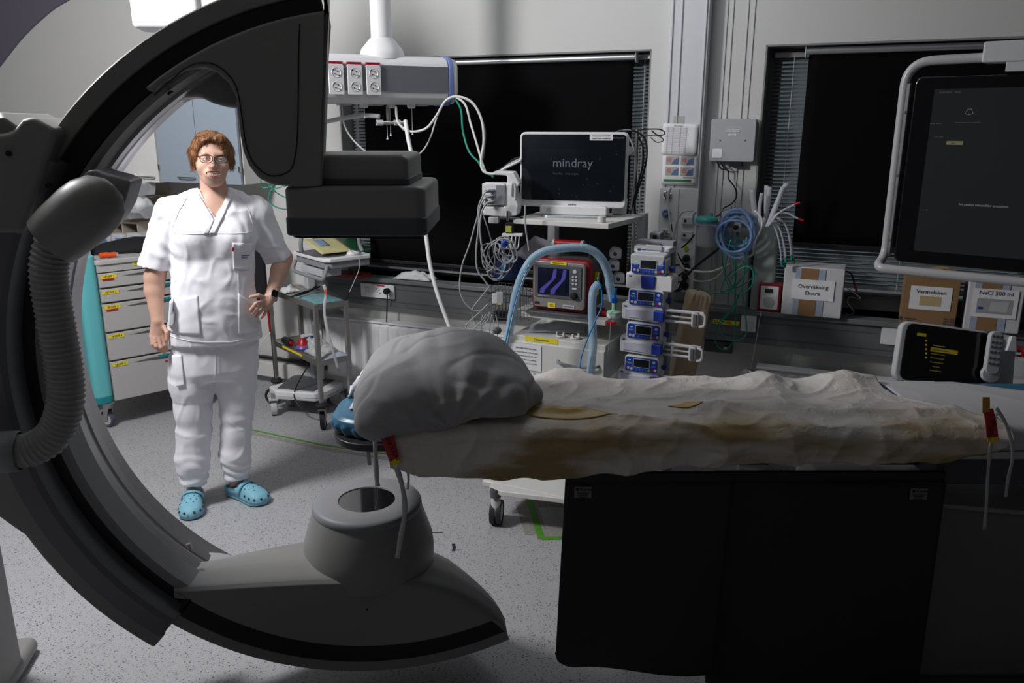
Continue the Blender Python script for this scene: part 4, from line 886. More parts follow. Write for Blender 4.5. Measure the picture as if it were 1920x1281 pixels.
for i in rng.sample(range(len(Ph)), min(2600, len(Ph))):
    p = Vector(Ph[i]); n = Vector(Nh[i])
    if n.y > 0.75: continue
    dwn = (p - Vector(top)); dwn = dwn - n * dwn.dot(n); dwn = dwn.normalized() + Vector((rng.uniform(-.25, .25), rng.uniform(-.15, .15), rng.uniform(-.4, .0)))
    L_ = rng.uniform(.012, .026); a = p - n * 0.002; b = p + dwn * L_ * .6 + n * 0.0018; c = p + dwn * L_ + n * rng.uniform(-0.003, 0.0025)
    mb.tube([a, b, c], lambda t: 0.0009 * (1 - .7 * t), 3)
mb.build('hair_strands', m_hair, hair)
for k_ in range(5): pass
# ------------------------------------------------------------------ face details
m_eyew = mat('eye_white', (0.72, 0.70, 0.68), 0.2, noise_amt=0); m_iris = mat('grey_green_iris', (0.06, 0.09, 0.085), 0.2); m_lip = mat('lip', (0.50, 0.21, 0.18), 0.4); m_tooth = mat('teeth', (0.72, 0.66, 0.54), 0.25)
for c in EY:
    e = MB().ball(c, 0.0118, 20).build('eyeball', m_eyew, woman); MB().ball(c + np.array([0.0005, -0.0068, 0.0002]), 0.0062, 16).build('iris', m_iris, e); MB().ball(c + np.array([0.0005, -0.0118, 0.0002]), 0.0022, 10).build('pupil', m_ink, e)
def arcpts(c, w, dz, dy, n=15, curve=1): return [Vector((c[0] + w * (2 * t - 1), c[1] + dy * (2 * t - 1) ** 2, c[2] + dz * (2 * t - 1) ** 2)) for t in [i / (n - 1) for i in range(n)]]
mc = MO + np.array([0, -0.0115, 0.0])
MB().tube(arcpts(mc + np.array([0, 0.000, 0.0078]), 0.0295, 0.0020, 0.015), lambda t: 0.0008 + 0.0012 * math.sin(t * PI), 7).build('upper_lip', m_lip, woman)
MB().tube(arcpts(mc + np.array([0, 0.000, -0.0078]), 0.0295, 0.0165, 0.015), lambda t: 0.0008 + 0.0020 * math.sin(t * PI), 7).build('lower_lip', m_lip, woman)
mb = MB()
for i in range(8):
    x_ = (i - 3.5) * 0.0058; mb.ball((mc[0] + x_, mc[1] + 0.004 + 14 * x_ * x_, mc[2] + 0.0012 + 7 * x_ * x_), 0.0066, 10, (0.6, 0.4, 1.0 if abs(i - 3.5) < 1 else .88))
mb.build('teeth', m_tooth, woman)
for i, (c, s) in enumerate(zip(EY, (-1, 1))):
    MB().tube([Vector(c + np.array([-0.016 * s * -1 * 1, -0.018 + .004, 0.0155])), Vector(c + np.array([0.0, -0.0215, 0.0195])), Vector(c + np.array([-0.016 * s * 1, -0.017, 0.016]))], lambda t: 0.0015, 5).build('eyebrow', mat('light_brow', (0.30, 0.17, 0.10), 0.7), woman)
gl = MB(); GL = [pp(387, 297.5, -0.112), pp(414, 298.5, -0.112)]
def lens(c, w=0.0245, h=0.0165, n=32): return [Vector((c[0] + w * math.copysign(abs(math.cos(a)) ** .62, math.cos(a)), c[1] + 0.003 * math.cos(a) ** 2, c[2] + h * math.copysign(abs(math.sin(a)) ** .7, math.sin(a)) * (1 if math.sin(a) < 0 else .85))) for a in [2 * PI * i / n for i in range(n)]]
for c in GL: gl.tube(lens(c), 0.0014, 6, closed=True)
gl.tube([Vector(GL[0]) + Vector((.0235, 0, .006)), Vector((GL[0] + GL[1]) / 2) + Vector((0, -.002, .009)), Vector(GL[1]) + Vector((-.0235, 0, .006))], 0.0016, 6)
for c, s in zip(GL, (-1, 1)): gl.tube([Vector(c) + Vector((s * .024, .002, .009)), Vector(c) + Vector((s * .031, .012, .010)), Vector(c) + Vector((s * .0335, .085, .008)), Vector(c) + Vector((s * .034, .11, -.006))], 0.0016, 6)
glo = gl.build('glasses', mat('dark_tortoise_frame', (0.012, 0.008, 0.008), 0.2), woman)
for c in GL: MB().add(lens(c), [tuple(range(32))]).build('lens', mat('spectacle_lens', (1, 1, 1), 0.02, alpha=0.06, noise_amt=0), glo)
for q in ((363, 323, -.01), (431, 321, -.01)): MB().tube([Vector(pp(*q)) + Vector((0, .006 * math.cos(a), .006 * math.sin(a))) for a in [2 * PI * i / 14 for i in range(14)]], 0.0009, 5, closed=True).build('earring', m_chrome, woman)
# watch and ring
wc = Vector(pp(509, 556, -0.068)); wdv = (Vector(pp(508, 556, -0.07)) - Vector(pp(524, 508, 0.02))).normalized()
MB().lathe([(0.0275, -0.011), (0.0295, -0.010), (0.0295, 0.010), (0.0275, 0.011)], wc, wdv, 32).build('watch_strap', mat('pale_blue_strap', (0.35, 0.48, 0.66), 0.6), woman)
outw = (Vector((0.25, -1, 0.25)) - wdv * Vector((0.25, -1, 0.25)).dot(wdv)).normalized(); side = wdv.cross(outw); Wm = Matrix((( side.x, wdv.x, outw.x, 0), (side.y, wdv.y, outw.y, 0), (side.z, wdv.z, outw.z, 0), (0, 0, 0, 1)))
wm = Matrix.Translation(wc + outw * 0.030) @ Wm
wb = MB(wm).prism(rrect(0.034, 0.038, 0.008), -0.004, 0.005, 'xy').build('watch_case', m_alu, woman, bevel=0.0015); MB(wm).prism(rrect(0.030, 0.034, 0.007), 0.005, 0.0062, 'xy').build('watch_screen', mat('watch_glass', (0.005, 0.005, 0.006), 0.08), wb)
MB().lathe([(0.0088, -0.0015), (0.0096, 0), (0.0088, 0.0015)], Vector(pp(291.5, 643, -.058)), Vector(pp(293, 650, -.065)) - Vector(pp(290, 634, -.05)), 18).build('ring', mat('gold', (0.8, 0.5, 0.12), 0.25, metal=1), woman)
# ------------------------------------------------------------------ clogs
m_clog = mat('pale_blue_clog', (0.22, 0.50, 0.62), 0.55, noise_amt=0.03)
def clog(c, a, lab):
    Mx = Matrix.Translation((c[0], c[1], 0)) @ Matrix.Rotation(a, 4, 'Z')
    def hw(t): return float(np.interp(t, [0, .04, .12, .3, .5, .65, .8, .92, .98, 1], [0.0, .020, .033, .036, .040, .048, .052, .042, .022, 0.0]))
    def sec(zf0, zf1):
        def fn(u, v):
            t = u; w_ = hw(t); an = PI * v * 1.0; y_ = 0.125 - 0.265 * t
            return (w_ * math.cos(an), y_, zf0 + (zf1(t) - zf0) * math.sin(an) ** .6)
        return fn
    k = MB(Mx)
    def sole(u, v):
        w_ = hw(u); y_ = 0.125 - 0.265 * u; q = [(0, .0), (.9, 0.0), (1.0, .006), (1.04, .016), (1.0, .030), (.9, .032), (0, .032)]
        kk = abs(v * 2 - 1); s_ = 1 if v > .5 else -1; f = (1 - kk) * 0
        a2 = 2 * PI * v; r = 1.0; return (w_ * 1.05 * math.cos(a2), y_, 0.016 + 0.016 * math.copysign(abs(math.sin(a2)) ** .35, math.sin(a2)) + (0.006 * max(0, u - .85) / .15 if math.sin(a2) < 0 else 0))
    k.grid(40, 24, sole); body = k.build('clog', m_clog, woman, ang=50, label=lab)
    up = MB(Mx); hz_ = lambda t: float(np.interp(t, [.38, .45, .6, .8, .93, 1], [.082, .086, .080, .066, .052, .034]))
    def upf(u, v):
        t = .40 + .6 * u; w_ = hw(t) * 1.02; an = PI * v; sn = math.sin(an) ** .75; return (w_ * math.copysign(abs(math.cos(an)) ** .85, math.cos(an)), 0.125 - 0.265 * t, 0.018 + (hz_(t) - 0.018) * sn)
    up.grid(30, 28, upf).build('upper', m_clog, body, thick=0.004, ang=60)
    rim = [Vector((hw(t) * s_, 0.125 - .265 * t, .046 + .02 * (t / .4) ** 2)) for s_, ts in ((1, [.45, .3, .18, .08, .03]), (-1, [.03, .08, .18, .3, .45])) for t in ts]
    hl = MB(Mx); P_ = cr(rim, 4); vs = []
    for p in P_: vs += [(p.x, p.y, .02), (p.x * 1.02, p.y * 1.0, p.z)]
    hl.add(vs, [(2 * i, 2 * i + 1, 2 * i + 3, 2 * i + 2) for i in range(len(P_) - 1)]).build('heel_rim', m_clog, body, thick=0.006, ang=60)
    st = MB(Mx); sp2 = [Vector((.047 * math.cos(q), 0.125 - .265 * .47 - .006 - 0.010 * math.sin(q), .045 + .048 * math.sin(q) ** .8)) for q in [PI * i / 16 for i in range(17)]]; vs = []
    for p in sp2: vs += [(p.x * 1.03, p.y + .009, p.z), (p.x * 1.03, p.y - .009, p.z - .002)]
    s_ob = st.add(vs, [(2 * i, 2 * i + 1, 2 * i + 3, 2 * i + 2) for i in range(16)]).build('heel_strap', m_clog, body, thick=0.006, ang=60)
    rv = MB(Mx).ball((.0475, 0.125 - .265 * .47 - .004, .047), .006, 10).build('rivet', m_grey, body)
    rv = MB(Mx).ball((-.0475, 0.125 - .265 * .47 - .004, .047), .006, 10).build('rivet', m_grey, body)
    hl = MB(Mx); 
    for u, v in [(.22, .36), (.22, .5), (.22, .64), (.36, .30), (.36, .43), (.36, .57), (.36, .70), (.5, .36), (.5, .5), (.5, .64), (.64, .43), (.64, .57)]:
        p = Vector(upf(u, v)); hl.ball(p, .0042, 8, (1, 1, .9))
    for u, v in [(.45, .10), (.65, .09), (.82, .1), (.45, .90), (.65, .91), (.82, .90), (.95, .22), (.95, .78)]:
        p = Vector(upf(u, v)); hl.ball(p + Vector((0, 0, 0.003)), .0065, 8)
    hl.build('vent_holes', mat('vent_shadow', (0.03, 0.05, 0.06), .8), body)
    tx = text('crocs', 0.013, mat('clog_lettering', (0.30, 0.60, 0.72), .5), body, Mx @ Vector((0, 0.125 - .265 * .47 - .0255, .0905)), (R(60), 0, a))
    return body
for (fc, a), an, lab in zip(FT, AN, ('pale blue foam clog pointing at the camera', 'pale blue foam clog turned outwards')):
    c = np.array([an[0], an[1], 0]) + fdir(a) * 0.055; clog(c, a, lab)
# ================================================================== ceiling-hung things, left side
def lf(root_loc, rz):                       # world point -> local of a thing that is only turned about z
    c, s = math.cos(rz), math.sin(rz); o = Vector(root_loc)
    return lambda p: Vector(((p[0] - o.x) * c + (p[1] - o.y) * s, -(p[0] - o.x) * s + (p[1] - o.y) * c, p[2] - o.z))
b_ = at(322, 58, 3.6)
t = thing('ceiling_lamp', 'boxy white ceiling-hung housing near the upper left, brightly lit', 'lamp housing', (b_.x, 3.6, b_.z - .0), R(12))
MB().prism(rrect(0.27, 0.2, 0.03), 0.0, 0.30, 'xy').build('housing', m_white, t, bevel=0.02, seg=4)
MB().prism(rrect(0.10, 0.16, 0.02, cx=0.165), 0.04, 0.32, 'xy').build('side_cover', m_cream, t, bevel=0.012, seg=3)
MB().cyl((0, 0, 0.30), (0, 0, CH - b_.z), 0.035).build('drop_tube', m_white, t)
MB().lathe([(0, 0), (.1, 0), (.1, -.03), (.035, -.06)], (0, 0, CH - b_.z), n=28).build('ceiling_rose', m_white, t)
# supply beam
PB = Vector((-0.60, 3.95, 1.922)); RB = R(27)
pen = thing('ceiling_supply_unit', 'white and grey ceiling-hung supply beam with red-labelled power sockets', 'supply unit', PB, RB)
MB().lathe([(.048, .155), (.048, CH - 1.922)], n=32).build('drop_tube', m_white, pen); MB().lathe([(.052, .185), (.07, .165), (.095, .135), (.103, .11), (.103, .09), (0, .09)], n=40).build('dome', m_white, pen, ang=50)
MB().lathe([(0, 0), (.13, 0), (.13, -.04), (.048, -.07)], (0, 0, CH - 1.922), n=32).build('ceiling_rose', m_white, pen)
yz = [(-.055, .107), (-.095, .096), (-.112, .066), (-.112, -.05), (-.100, -.085), (-.06, -.107), (.09, -.107), (.115, -.08), (.115, .08), (.09, .107)]
MB().prism(yz, -0.58, 0.285, 'yz').build('beam_body', m_white, pen, bevel=0.008, seg=3)
MB().box((-0.15, -0.1135, 0.004), (0.86, 0.004, 0.112)).build('grey_panel', mat('panel_slate', (0.15, 0.155, 0.175), 0.45), pen)
MB().prism([(a * 1.04, b * 1.05) for a, b in yz], 0.285, 0.305, 'yz').build('blue_end_strip', mat('soft_blue_plastic', (0.14, 0.22, 0.50), 0.4), pen, bevel=0.004)
MB().prism([(a * 0.98, b * 0.97) for a, b in yz], 0.305, 0.335, 'yz').build('end_cap', m_cream, pen, bevel=0.02, seg=3)
def schuko(parent, x, y, z, n=2, vert=True, w_=0.067, pitch=0.058, mm=None):
    h_ = pitch * n + .012
    sz = (w_, h_) if vert else (pitch * n + .012, w_)
    pl = MB().prism(rrect(sz[0], sz[1], 0.006, 3, x, z), y - 0.012, y).build('socket_plate', m_white, parent, bevel=0.002)
    for i in range(n):
        o = (i - (n - 1) / 2) * pitch; cx, cz = (x, z + o) if vert else (x + o, z)
        MB().lathe([(0.0, 0.004), (.0175, 0.004), (.019, 0.0), (.0205, -.0015), (.022, 0.0)], (cx, y - 0.0125, cz), (0, 1, 0), 28).build('socket_well', m_cream, pl, ang=60)
        mb = MB()
        for q in ((-.0085, 0), (.0085, 0)): mb.cyl((cx + q[0] * .7, y - .0145, cz + q[0] * .7), (cx + q[0] * .7, y - .0125, cz + q[0] * .7), .0028, n=8)
        mb.box((cx - .012, y - .014, cz + .012), (.005, .003, .004)); mb.box((cx + .012, y - .014, cz - .012), (.005, .003, .004)); mb.build('pin_holes', m_ink, pl)
    return pl
for x in (-0.254, -0.170, -0.084):
    schuko(pen, x, -0.112, -0.006, 2, True)
    MB().box((x, -0.1165, 0.064), (0.068, 0.002, 0.012)).build('warning_strip', m_redlab, pen); text('MEDISINSK STRØM', 0.0065, m_ink, pen, (x, -0.118, 0.064))
mb = MB(); [mb.box((x, -0.03, -0.110), (0.055, 0.06, 0.008)) for x in (-.37, -.2, -0.05, .17)]; mb.build('outlet_flap', m_lgrey, pen)
for x in (-0.11, 0.02, 0.12): MB().lathe([(0, 0), (.016, 0), (.02, .008), (.02, .02)], (x, -0.04, -0.125), n=20).build('gas_outlet', m_white, pen)
for i, (x, l) in enumerate(((-0.005, .145), (.012, .13), (.12, .125), (-.11, .05))):
    MB().cyl((x, -0.045, -.115), (x, -0.045, -.115 - l), 0.0013, n=6).lathe([(0, 0), (.006, .0), (.003, .004), (.003, .012)], (x, -.045, -.12 - l), n=10).build('pull_cord', m_white, pen)
mb = MB(); mb.cyl((.002, -.045, -.12), (.002, -.045, -.20), .007); mb.cyl((-.055, -.045, -.19), (.075, -.045, -.19), .008); mb.cyl((.075, -.045, -.19), (.075, -.045, -.225), .006); mb.build('brass_manifold', m_steel, pen)
mb = MB()
mb.cyl((-.055, -.045, -.19), (-.025, -.045, -.19), .013).build('hose_coupling', m_white, pen); MB().cyl((.03, -.045, -.19), (.06, -.045, -.19), .013).build('hose_coupling', m_white, pen)
MB().box((0.35, .02, 0.03), (0.04, 0.03, 0.03)).cyl((.33, .02, .03), (.38, .02, .03), .008).build('end_bracket', m_cream, pen)
def pxc(pts, Y0, Y1=None):
    n = len(pts); Y1 = Y0 if Y1 is None else Y1
    return [at(x, y, Y0 + (Y1 - Y0) * i / (n - 1)) for i, (x, y) in enumerate(pts)]
G = 'hoses and cables from the ceiling supply beam'
cable('gas_hose', 'pale thick gas hose running left from the supply beam manifold behind the arm', pxc([(560, 240), (622, 226), (650, 221), (685, 217), (712, 218)], 3.9, 3.88), 0.0105, m_white, 10, 'hose', G)
cable('power_cable', 'white cable sagging from the left underside of the supply beam', pxc([(641, 198), (645, 232), (662, 262), (697, 293), (740, 318)], 3.85), 0.0042, m_tubew, 6, 'cable', G)
cable('gas_hose', 'thick white hose hanging down behind the detector to the pillow', pxc([(760, 226), (765, 258), (773, 297), (785, 370), (798, 438), (806, 495), (820, 550), (843, 614), (850, 640)], 3.88, 3.6), 0.0095, m_white, 10, 'hose', G)
cable('gas_hose', 'black-edged white hose looping under the supply beam and over to the left of the monitor', pxc([(742, 200), (746, 228), (760, 243), (777, 247), (800, 240), (818, 218), (835, 190), (856, 181), (885, 192), (903, 225), (907, 265), (902, 300), (906, 320), (925, 326), (950, 314), (978, 300)], 3.9, 3.68), 0.0058, m_tubew, 8, 'hose', G)
cable('power_cable', 'white cable rising from behind the detector to the beam end', pxc([(775, 298), (795, 280), (808, 255), (816, 230), (826, 204), (838, 186), (850, 181)], 3.92, 4.05), 0.0040, m_tubew, 6, 'cable', G)
cable('gas_hose', 'green hose hanging from the beam end beside the white cables', pxc([(850, 181), (864, 205), (868, 245), (879, 283), (897, 304), (906, 318), (925, 332)], 4.02, 3.72), 0.0048, m_green, 8, 'hose', G)
cable('power_cable', 'beige cable hanging from the beam end right of the green hose', pxc([(852, 180), (872, 196), (882, 230), (894, 270), (904, 305), (910, 322)], 4.0, 3.72), 0.0052, m_tubew, 8, 'cable', G)
cable('power_cable', 'black cable hanging in a wide bow from the beam end', pxc([(853, 178), (888, 198), (909, 240), (908, 285), (904, 312), (915, 327), (940, 316), (965, 298), (990, 292)], 4.05, 3.7), 0.0045, m_blk, 8, 'cable', G)
cable('gas_hose', 'pale hose running up to the back of the monitor, thinner one', pxc([(905, 322), (930, 325), (955, 308), (985, 293)], 3.75, 3.7), 0.0045, m_tubeg, 8, 'hose', G)
cable('oxygen_tube', 'loose green tube loops hanging by the left end of the detector', pxc([(488, 338), (492, 352), (508, 350), (520, 344), (545, 346), (556, 344), (530, 350), (508, 358), (506, 378), (522, 390), (545, 391), (560, 380)], 4.3), 0.0035, m_green, 6, 'tube')
cable('oxygen_tube', 'short green tube crossing behind the larger green loops', pxc([(500, 340), (512, 356), (530, 368), (548, 372), (562, 360)], 4.34), 0.0035, m_green, 6, 'tube')
h0 = wthing('grab_handle', 'chrome curved grab handle on the wall behind the woman\'s shoulder', 'handle', atw(497, 392, .05)[0], .05, atw(497, 392, .05)[1])
MB().tube(cr([(-.12, .05, .03), (-.12, -.03, .03), (-.06, -.045, .03), (0.0, -.045, .028), (0.035, -.045, .0), (.03, -.04, -.035), (0.0, -.03, -.045), (0.0, .05, -.045)], 6), 0.010, 10).build('bent_bar', m_chrome, h0)
# ================================================================== wall cabinets
m_door = mat('frosted_blue_glass', (0.30, 0.36, 0.42), 0.3, coat=.3, noise_amt=0.02)
def cabinet(u0, w_, z0, h_, d_, nd, md, label, name='wall_cabinet'):
    t = wthing(name, label, 'cabinet', u0, d_, z0)
    MB().box((w_ / 2, d_ / 2 + .01, h_ / 2), (w_, d_ - .02, h_)).build('carcass', m_cream, t, bevel=0.003)
    for i in range(nd):
        dw = w_ / nd; x0 = i * dw
        dr = MB().box((x0 + dw / 2, -0.001, h_ / 2), (dw - .004, 0.018, h_ - .003)).build('door', md, t, bevel=0.002)
        hx_ = x0 + (dw - .09 if i == 0 else .09); MB().tube(cr([(hx_ - .055, -.010, .035), (hx_ - .055, -.035, .035), (hx_ + .055, -.035, .035), (hx_ + .055, -.010, .035)], 3), 0.0045, 8).build('handle', m_steel, dr)
        for z in (.09, h_ - .09): MB().box((x0 + (.003 if i == 0 else dw - .003), -.012, z), (.014, .012, .035)).build('hinge', m_steel, dr, bevel=0.002)
    return t
cabinet(-3.955, 0.625, 1.38, 0.66, 0.30, 2, m_door, 'wall cabinet with two frosted blue-grey doors behind the woman\'s head')
cabinet(-4.31, 0.345, 1.375, 0.50, 0.30, 1, m_cream, 'plain white wall cabinet left of the blue-grey doors')
mb = wthing('cable_duct', 'thin dark rail on the wall below the cabinets', 'duct', -4.05, 0.0, 1.16); MB().box((.2, -.02, 0), (.4, .03, .01)).build('rail', m_dgrey, mb)
# ================================================================== bin rack
m_beige = mat('beige_plastic', (0.50, 0.44, 0.36), 0.5); m_bag = mat('crumpled_white_bag', (0.66, 0.67, 0.68), 0.5, bump=0.6, bump_scale=40)
ru0, rz0 = atw(150, 470, .30)[0], 0.91
ru1 = atw(252, 400, .30)[0]
rk = wthing('bin_rack', 'beige rack holding rows of clear tilting bins left of the woman', 'rack', ru0, .30, rz0)
MB().box(((ru1 - ru0) / 2, .29, .28), (ru1 - ru0, .02, .56)).build('back_board', m_beige, rk)
for z in (0.0, .205, .36): MB().box(((ru1 - ru0) / 2, .15, z), (ru1 - ru0, .28, .014)).build('shelf', m_beige, rk, bevel=0.002)
for k in range(5): MB().box(((ru1 - ru0) * k / 4, .15, .10), (.008, .28, .20)).build('divider', m_beige, rk)
for x in (0.01, ru1 - ru0 - .01): MB().box((x, .29, -.45), (.03, .03, .93)).build('post', m_beige, rk)
def tbin(px, py, label, lab=None, fill=None, w_=0.115, h_=0.085):
    u, z = atw(px, py, .36); t = wthing('storage_bin', label, 'storage bin', u, .36, z, 'clear tilting bins in the beige rack')
    pr = [(-.045, h_), (-.05, h_ * .45), (-.01, 0.0), (.10, 0.0), (.12, h_ * .9), (.115, h_ * .9), (.097, .004), (-.008, .004), (-.046, h_ * .46), (-.041, h_)]
    MB().prism(pr, -w_ / 2, w_ / 2, 'yz').build('tray', m_glass, t)
    for s in (-1, 1): MB().prism([(-.045, h_), (-.05, h_ * .45), (-.01, 0.0), (.10, 0.0), (.12, h_ * .9)], s * w_ / 2 - .0015, s * w_ / 2 + .0015, 'yz').build('side_wall', m_glass, t)
    if lab: MB().box((0, -.0505, h_ * .62), (w_ * .5, .002, .018)).build('name_label', m_bluelab, t); text(lab, .010, m_ink, t, (0, -.0525, h_ * .62))
    if fill:
        s_ = MB(); rg = random.Random(int(px))
        s_.grid(14, 14, lambda u_, v_: (w_ * .42 * (2 * u_ - 1), -.03 + .13 * v_, .012 + fill[0] * (math.sin(PI * min(1, max(0, u_ * .9 + .05))) * math.sin(PI * min(1, v_ * .9 + .05))) ** .4 + .02 * noise.noise(Vector((u_ * 5, v_ * 5, px)))))
        s_.build('contents', fill[1], t, thick=0.004, ang=0)
    return t
m_redbag = mat('dark_red_packs', (0.25, 0.03, 0.04), .5, noise_amt=.5, noise_scale=25); m_mix = mat('mixed_packs', (0.42, 0.36, 0.34), .5, noise_amt=.6, noise_scale=30)
tbin(253, 366, 'clear bin stuffed with white bags, top row of the rack', None, (.11, m_bag))
tbin(262, 409, 'clear bin with a crumpled white bag, right end of the middle row', None, (.12, m_bag)); tbin(233, 410, 'clear bin with thin packs in the middle row, next to the hose bracket', None, (.07, m_mix))
tbin(265, 462, 'clear bin at the right end of the bottom row, teal packs behind a blue label', 'Diverse', (.04, mat('teal_packs', (.05, .35, .33), .5))); tbin(237, 463, 'clear bin with red packs, second from the right in the bottom row', 'Spiker', (.05, m_redbag))
tbin(208, 464, 'clear bin with mixed packs, third from the right in the bottom row', 'Bandasje', (.06, m_mix)); tbin(181, 465, 'clear bin at the left end of the bottom row beside the white bottles', 'Tape', (.06, m_bag))
u, z = atw(240, 325, .28)
t = wthing('paper_box', 'stack of flat white boxes on top of the bin rack', 'box', u, .28, z, None)
for k in range(4): MB().box((0, .08, k * .0155 + .0075), (.13, .16, .0145)).build('flat_box', m_paper, t, bevel=.0015)
MB().box((0, .08, -.03), (.14, .17, .05)).build('tray', m_beige, t, bevel=.003)
# ================================================================== medicine cart
m_teal = mat('teal_plastic', (0.13, 0.50, 0.53), 0.38, noise_amt=0.02); m_teal2 = mat('deep_teal_plastic', (0.01, 0.24, 0.26), 0.4); m_drw = mat('warm_grey_drawer', (0.46, 0.45, 0.44), 0.42, noise_amt=.02)
TC = Vector((-2.313, 4.442, 0)); TR_ = R(43)
def tz(y, x=212): return at(x, y, 4.442).z
tc = thing('medicine_cart', 'teal and grey drawer cart with yellow SKUFF labels beside the woman', 'medicine cart', TC, TR_)
zT, zB = tz(494), 0.17; CW, CDp = 0.62, 0.46
MB().box((CW / 2, CDp / 2 + .012, (zT + zB) / 2), (CW, CDp, zT - zB - .01)).build('carcass', m_drw, tc, bevel=.004)
MB().prism(rrect(CW + .02, CDp + .05, .03, 4, CW / 2, CDp / 2), zT - .012, zT + .016, 'xy').build('top_tray', m_drw, tc, bevel=.006)
MB().box((CW / 2, -.004, (zT - .012 + tz(512)) / 2), (CW, .02, zT - .012 - tz(512))).build('top_fascia', m_drw, tc, bevel=.002)
rowsd = [(513, 541), (542.5, 569), (570.5, 624), (625.5, 677), (678.5, 752)]
for i, (a, b) in enumerate(rowsd):
    za, zb_ = tz(a), tz(b); dr = MB().box((CW / 2, -.006, (za + zb_) / 2), (CW - .004, .024, za - zb_ - .006)).build('drawer', m_drw, tc, bevel=.004)
    MB().prism([(.12, za - .026), (.22, za - .018), (.42, za - .018), (.52, za - .026), (.32, za - .040)], -.0185, -.006).build('grip_recess', mat('grip_shadow_grey', (.10, .10, .10), .6), dr)
    MB().box((.33, -.0195, za - .017), (.12, .004, .016)).build('teal_tab', m_teal2, dr, bevel=.001)
    MB().box((.055, -.0195, za - .021), (.085, .002, .020)).build('yellow_label', m_yellow, dr); text('SKUFF %d' % (i + 1), .0165, m_ink, dr, (.055, -.0215, za - .021))
    if i in (0, 2): MB().box((.050, -.0195, za - .039), (.062, .002, .010)).build('red_label', m_redlab, dr); text('INTRAVENØST' if i == 0 else 'LUFTVEI', .008, m_ink, dr, (.05, -.0215, za - .039))
    if i == 4: MB().box((.33, -.0195, za - .055), (.05, .002, .010)).build('red_label', m_redlab, dr)
MB().box((.25, -.0155, zT - .022), (.12, .002, .020)).build('yellow_label', m_yellow, tc); text('TROMBEKTOMI', .0155, m_ink, tc, (.25, -.0175, zT - .022))
for nm, z0, z1, m in (('corner_column', .205, zT + .045, m_teal), ('column_foot', .165, .215, m_teal2)):
    MB().prism(rrect(.105, .15, .035, 5, -.052, .055), z0, z1, 'xy').build(nm, m, tc, bevel=.010, seg=3)
MB().prism([(.0, .18), (.46, .18), (.46, zT + .01), (.40, zT + .05), (.10, zT + .05), (0, zT + .03)], -.045, -.004, 'yz').build('side_panel', m_teal, tc, bevel=.006)
MB().tube(cr([(-.05, .05, zT + .045), (-.06, .10, zT + .085), (-.06, .22, zT + .10), (-.06, .36, zT + .09), (-.05, .43, zT + .03)], 6), .022, 12).build('push_handle', m_teal, tc)
for z in (zT - .12, zT - .25, zT - .42): MB().ball((-.051, .20, z), .006, 8).build('side_screw', m_black, tc)
def castor(name, parent, x, y, r, w_, a, m_w=None, m_y=None, h=None, split=False):
    h = h or r * 2.5; Mx = Matrix.Translation((x, y, 0)) @ Matrix.Rotation(a, 4, 'Z'); off = r * .45
    wl = MB(Mx)
    for dx in ((-w_ * .5, w_ * .5) if split else (0,)): wl.lathe([(0, -w_ / 2 * .7), (r * .72, -w_ / 2 * .7), (r * .80, -w_ / 2), (r * .97, -w_ / 2), (r, 0), (r * .97, w_ / 2), (r * .80, w_ / 2), (r * .72, w_ / 2 * .7), (0, w_ / 2 * .7)], (dx * 1.3, off, r), (1, 0, 0), 36)
    wh = wl.build(name, m_w or m_rubber, parent, ang=40)
    f = MB(Mx)
    for dx in ((-w_ * .5, w_ * .5) if split else (0,)): f.lathe([(0, -w_ / 2 * .75), (r * .7, -w_ / 2 * .75), (r * .7, w_ / 2 * .75), (0, w_ / 2 * .75)], (dx * 1.3, off, r), (1, 0, 0), 28)
    f.build('wheel_disc', m_lgrey if not split else m_cream, wh)
    yk = MB(Mx)
    if split: yk.lathe([(.0, 0), (r * .45, 0), (r * .4, r * 1.2), (0, r * 1.2)], (0, off * .3, r * 1.0), n=18)
    else:
        for s in (-1, 1): yk.prism([(-.018, h - .01), (.022, h - .01), (off + .01, r - .008), (off - .012, r - .008)], s * (w_ / 2 + .004) - .0015, s * (w_ / 2 + .004) + .0015, 'yz')
        yk.box((0, 0, h - .006), (w_ + .02, .05, .008))
    yk.build('wheel_fork', m_y or m_steel, wh); MB(Mx).cyl((0, 0, h - .004), (0, 0, h + .03), .012, n=14).build('swivel_stem', m_steel, wh)
    return wh
for x, y, a in ((-.02, .05, .5), (.56, .05, .2), (-.0, .40, .9), (.56, .42, .4)): castor('castor', tc, x, y, .05, .026, a, mat('violet_grey_rubber', (.10, .09, .14), .6), None, .155)
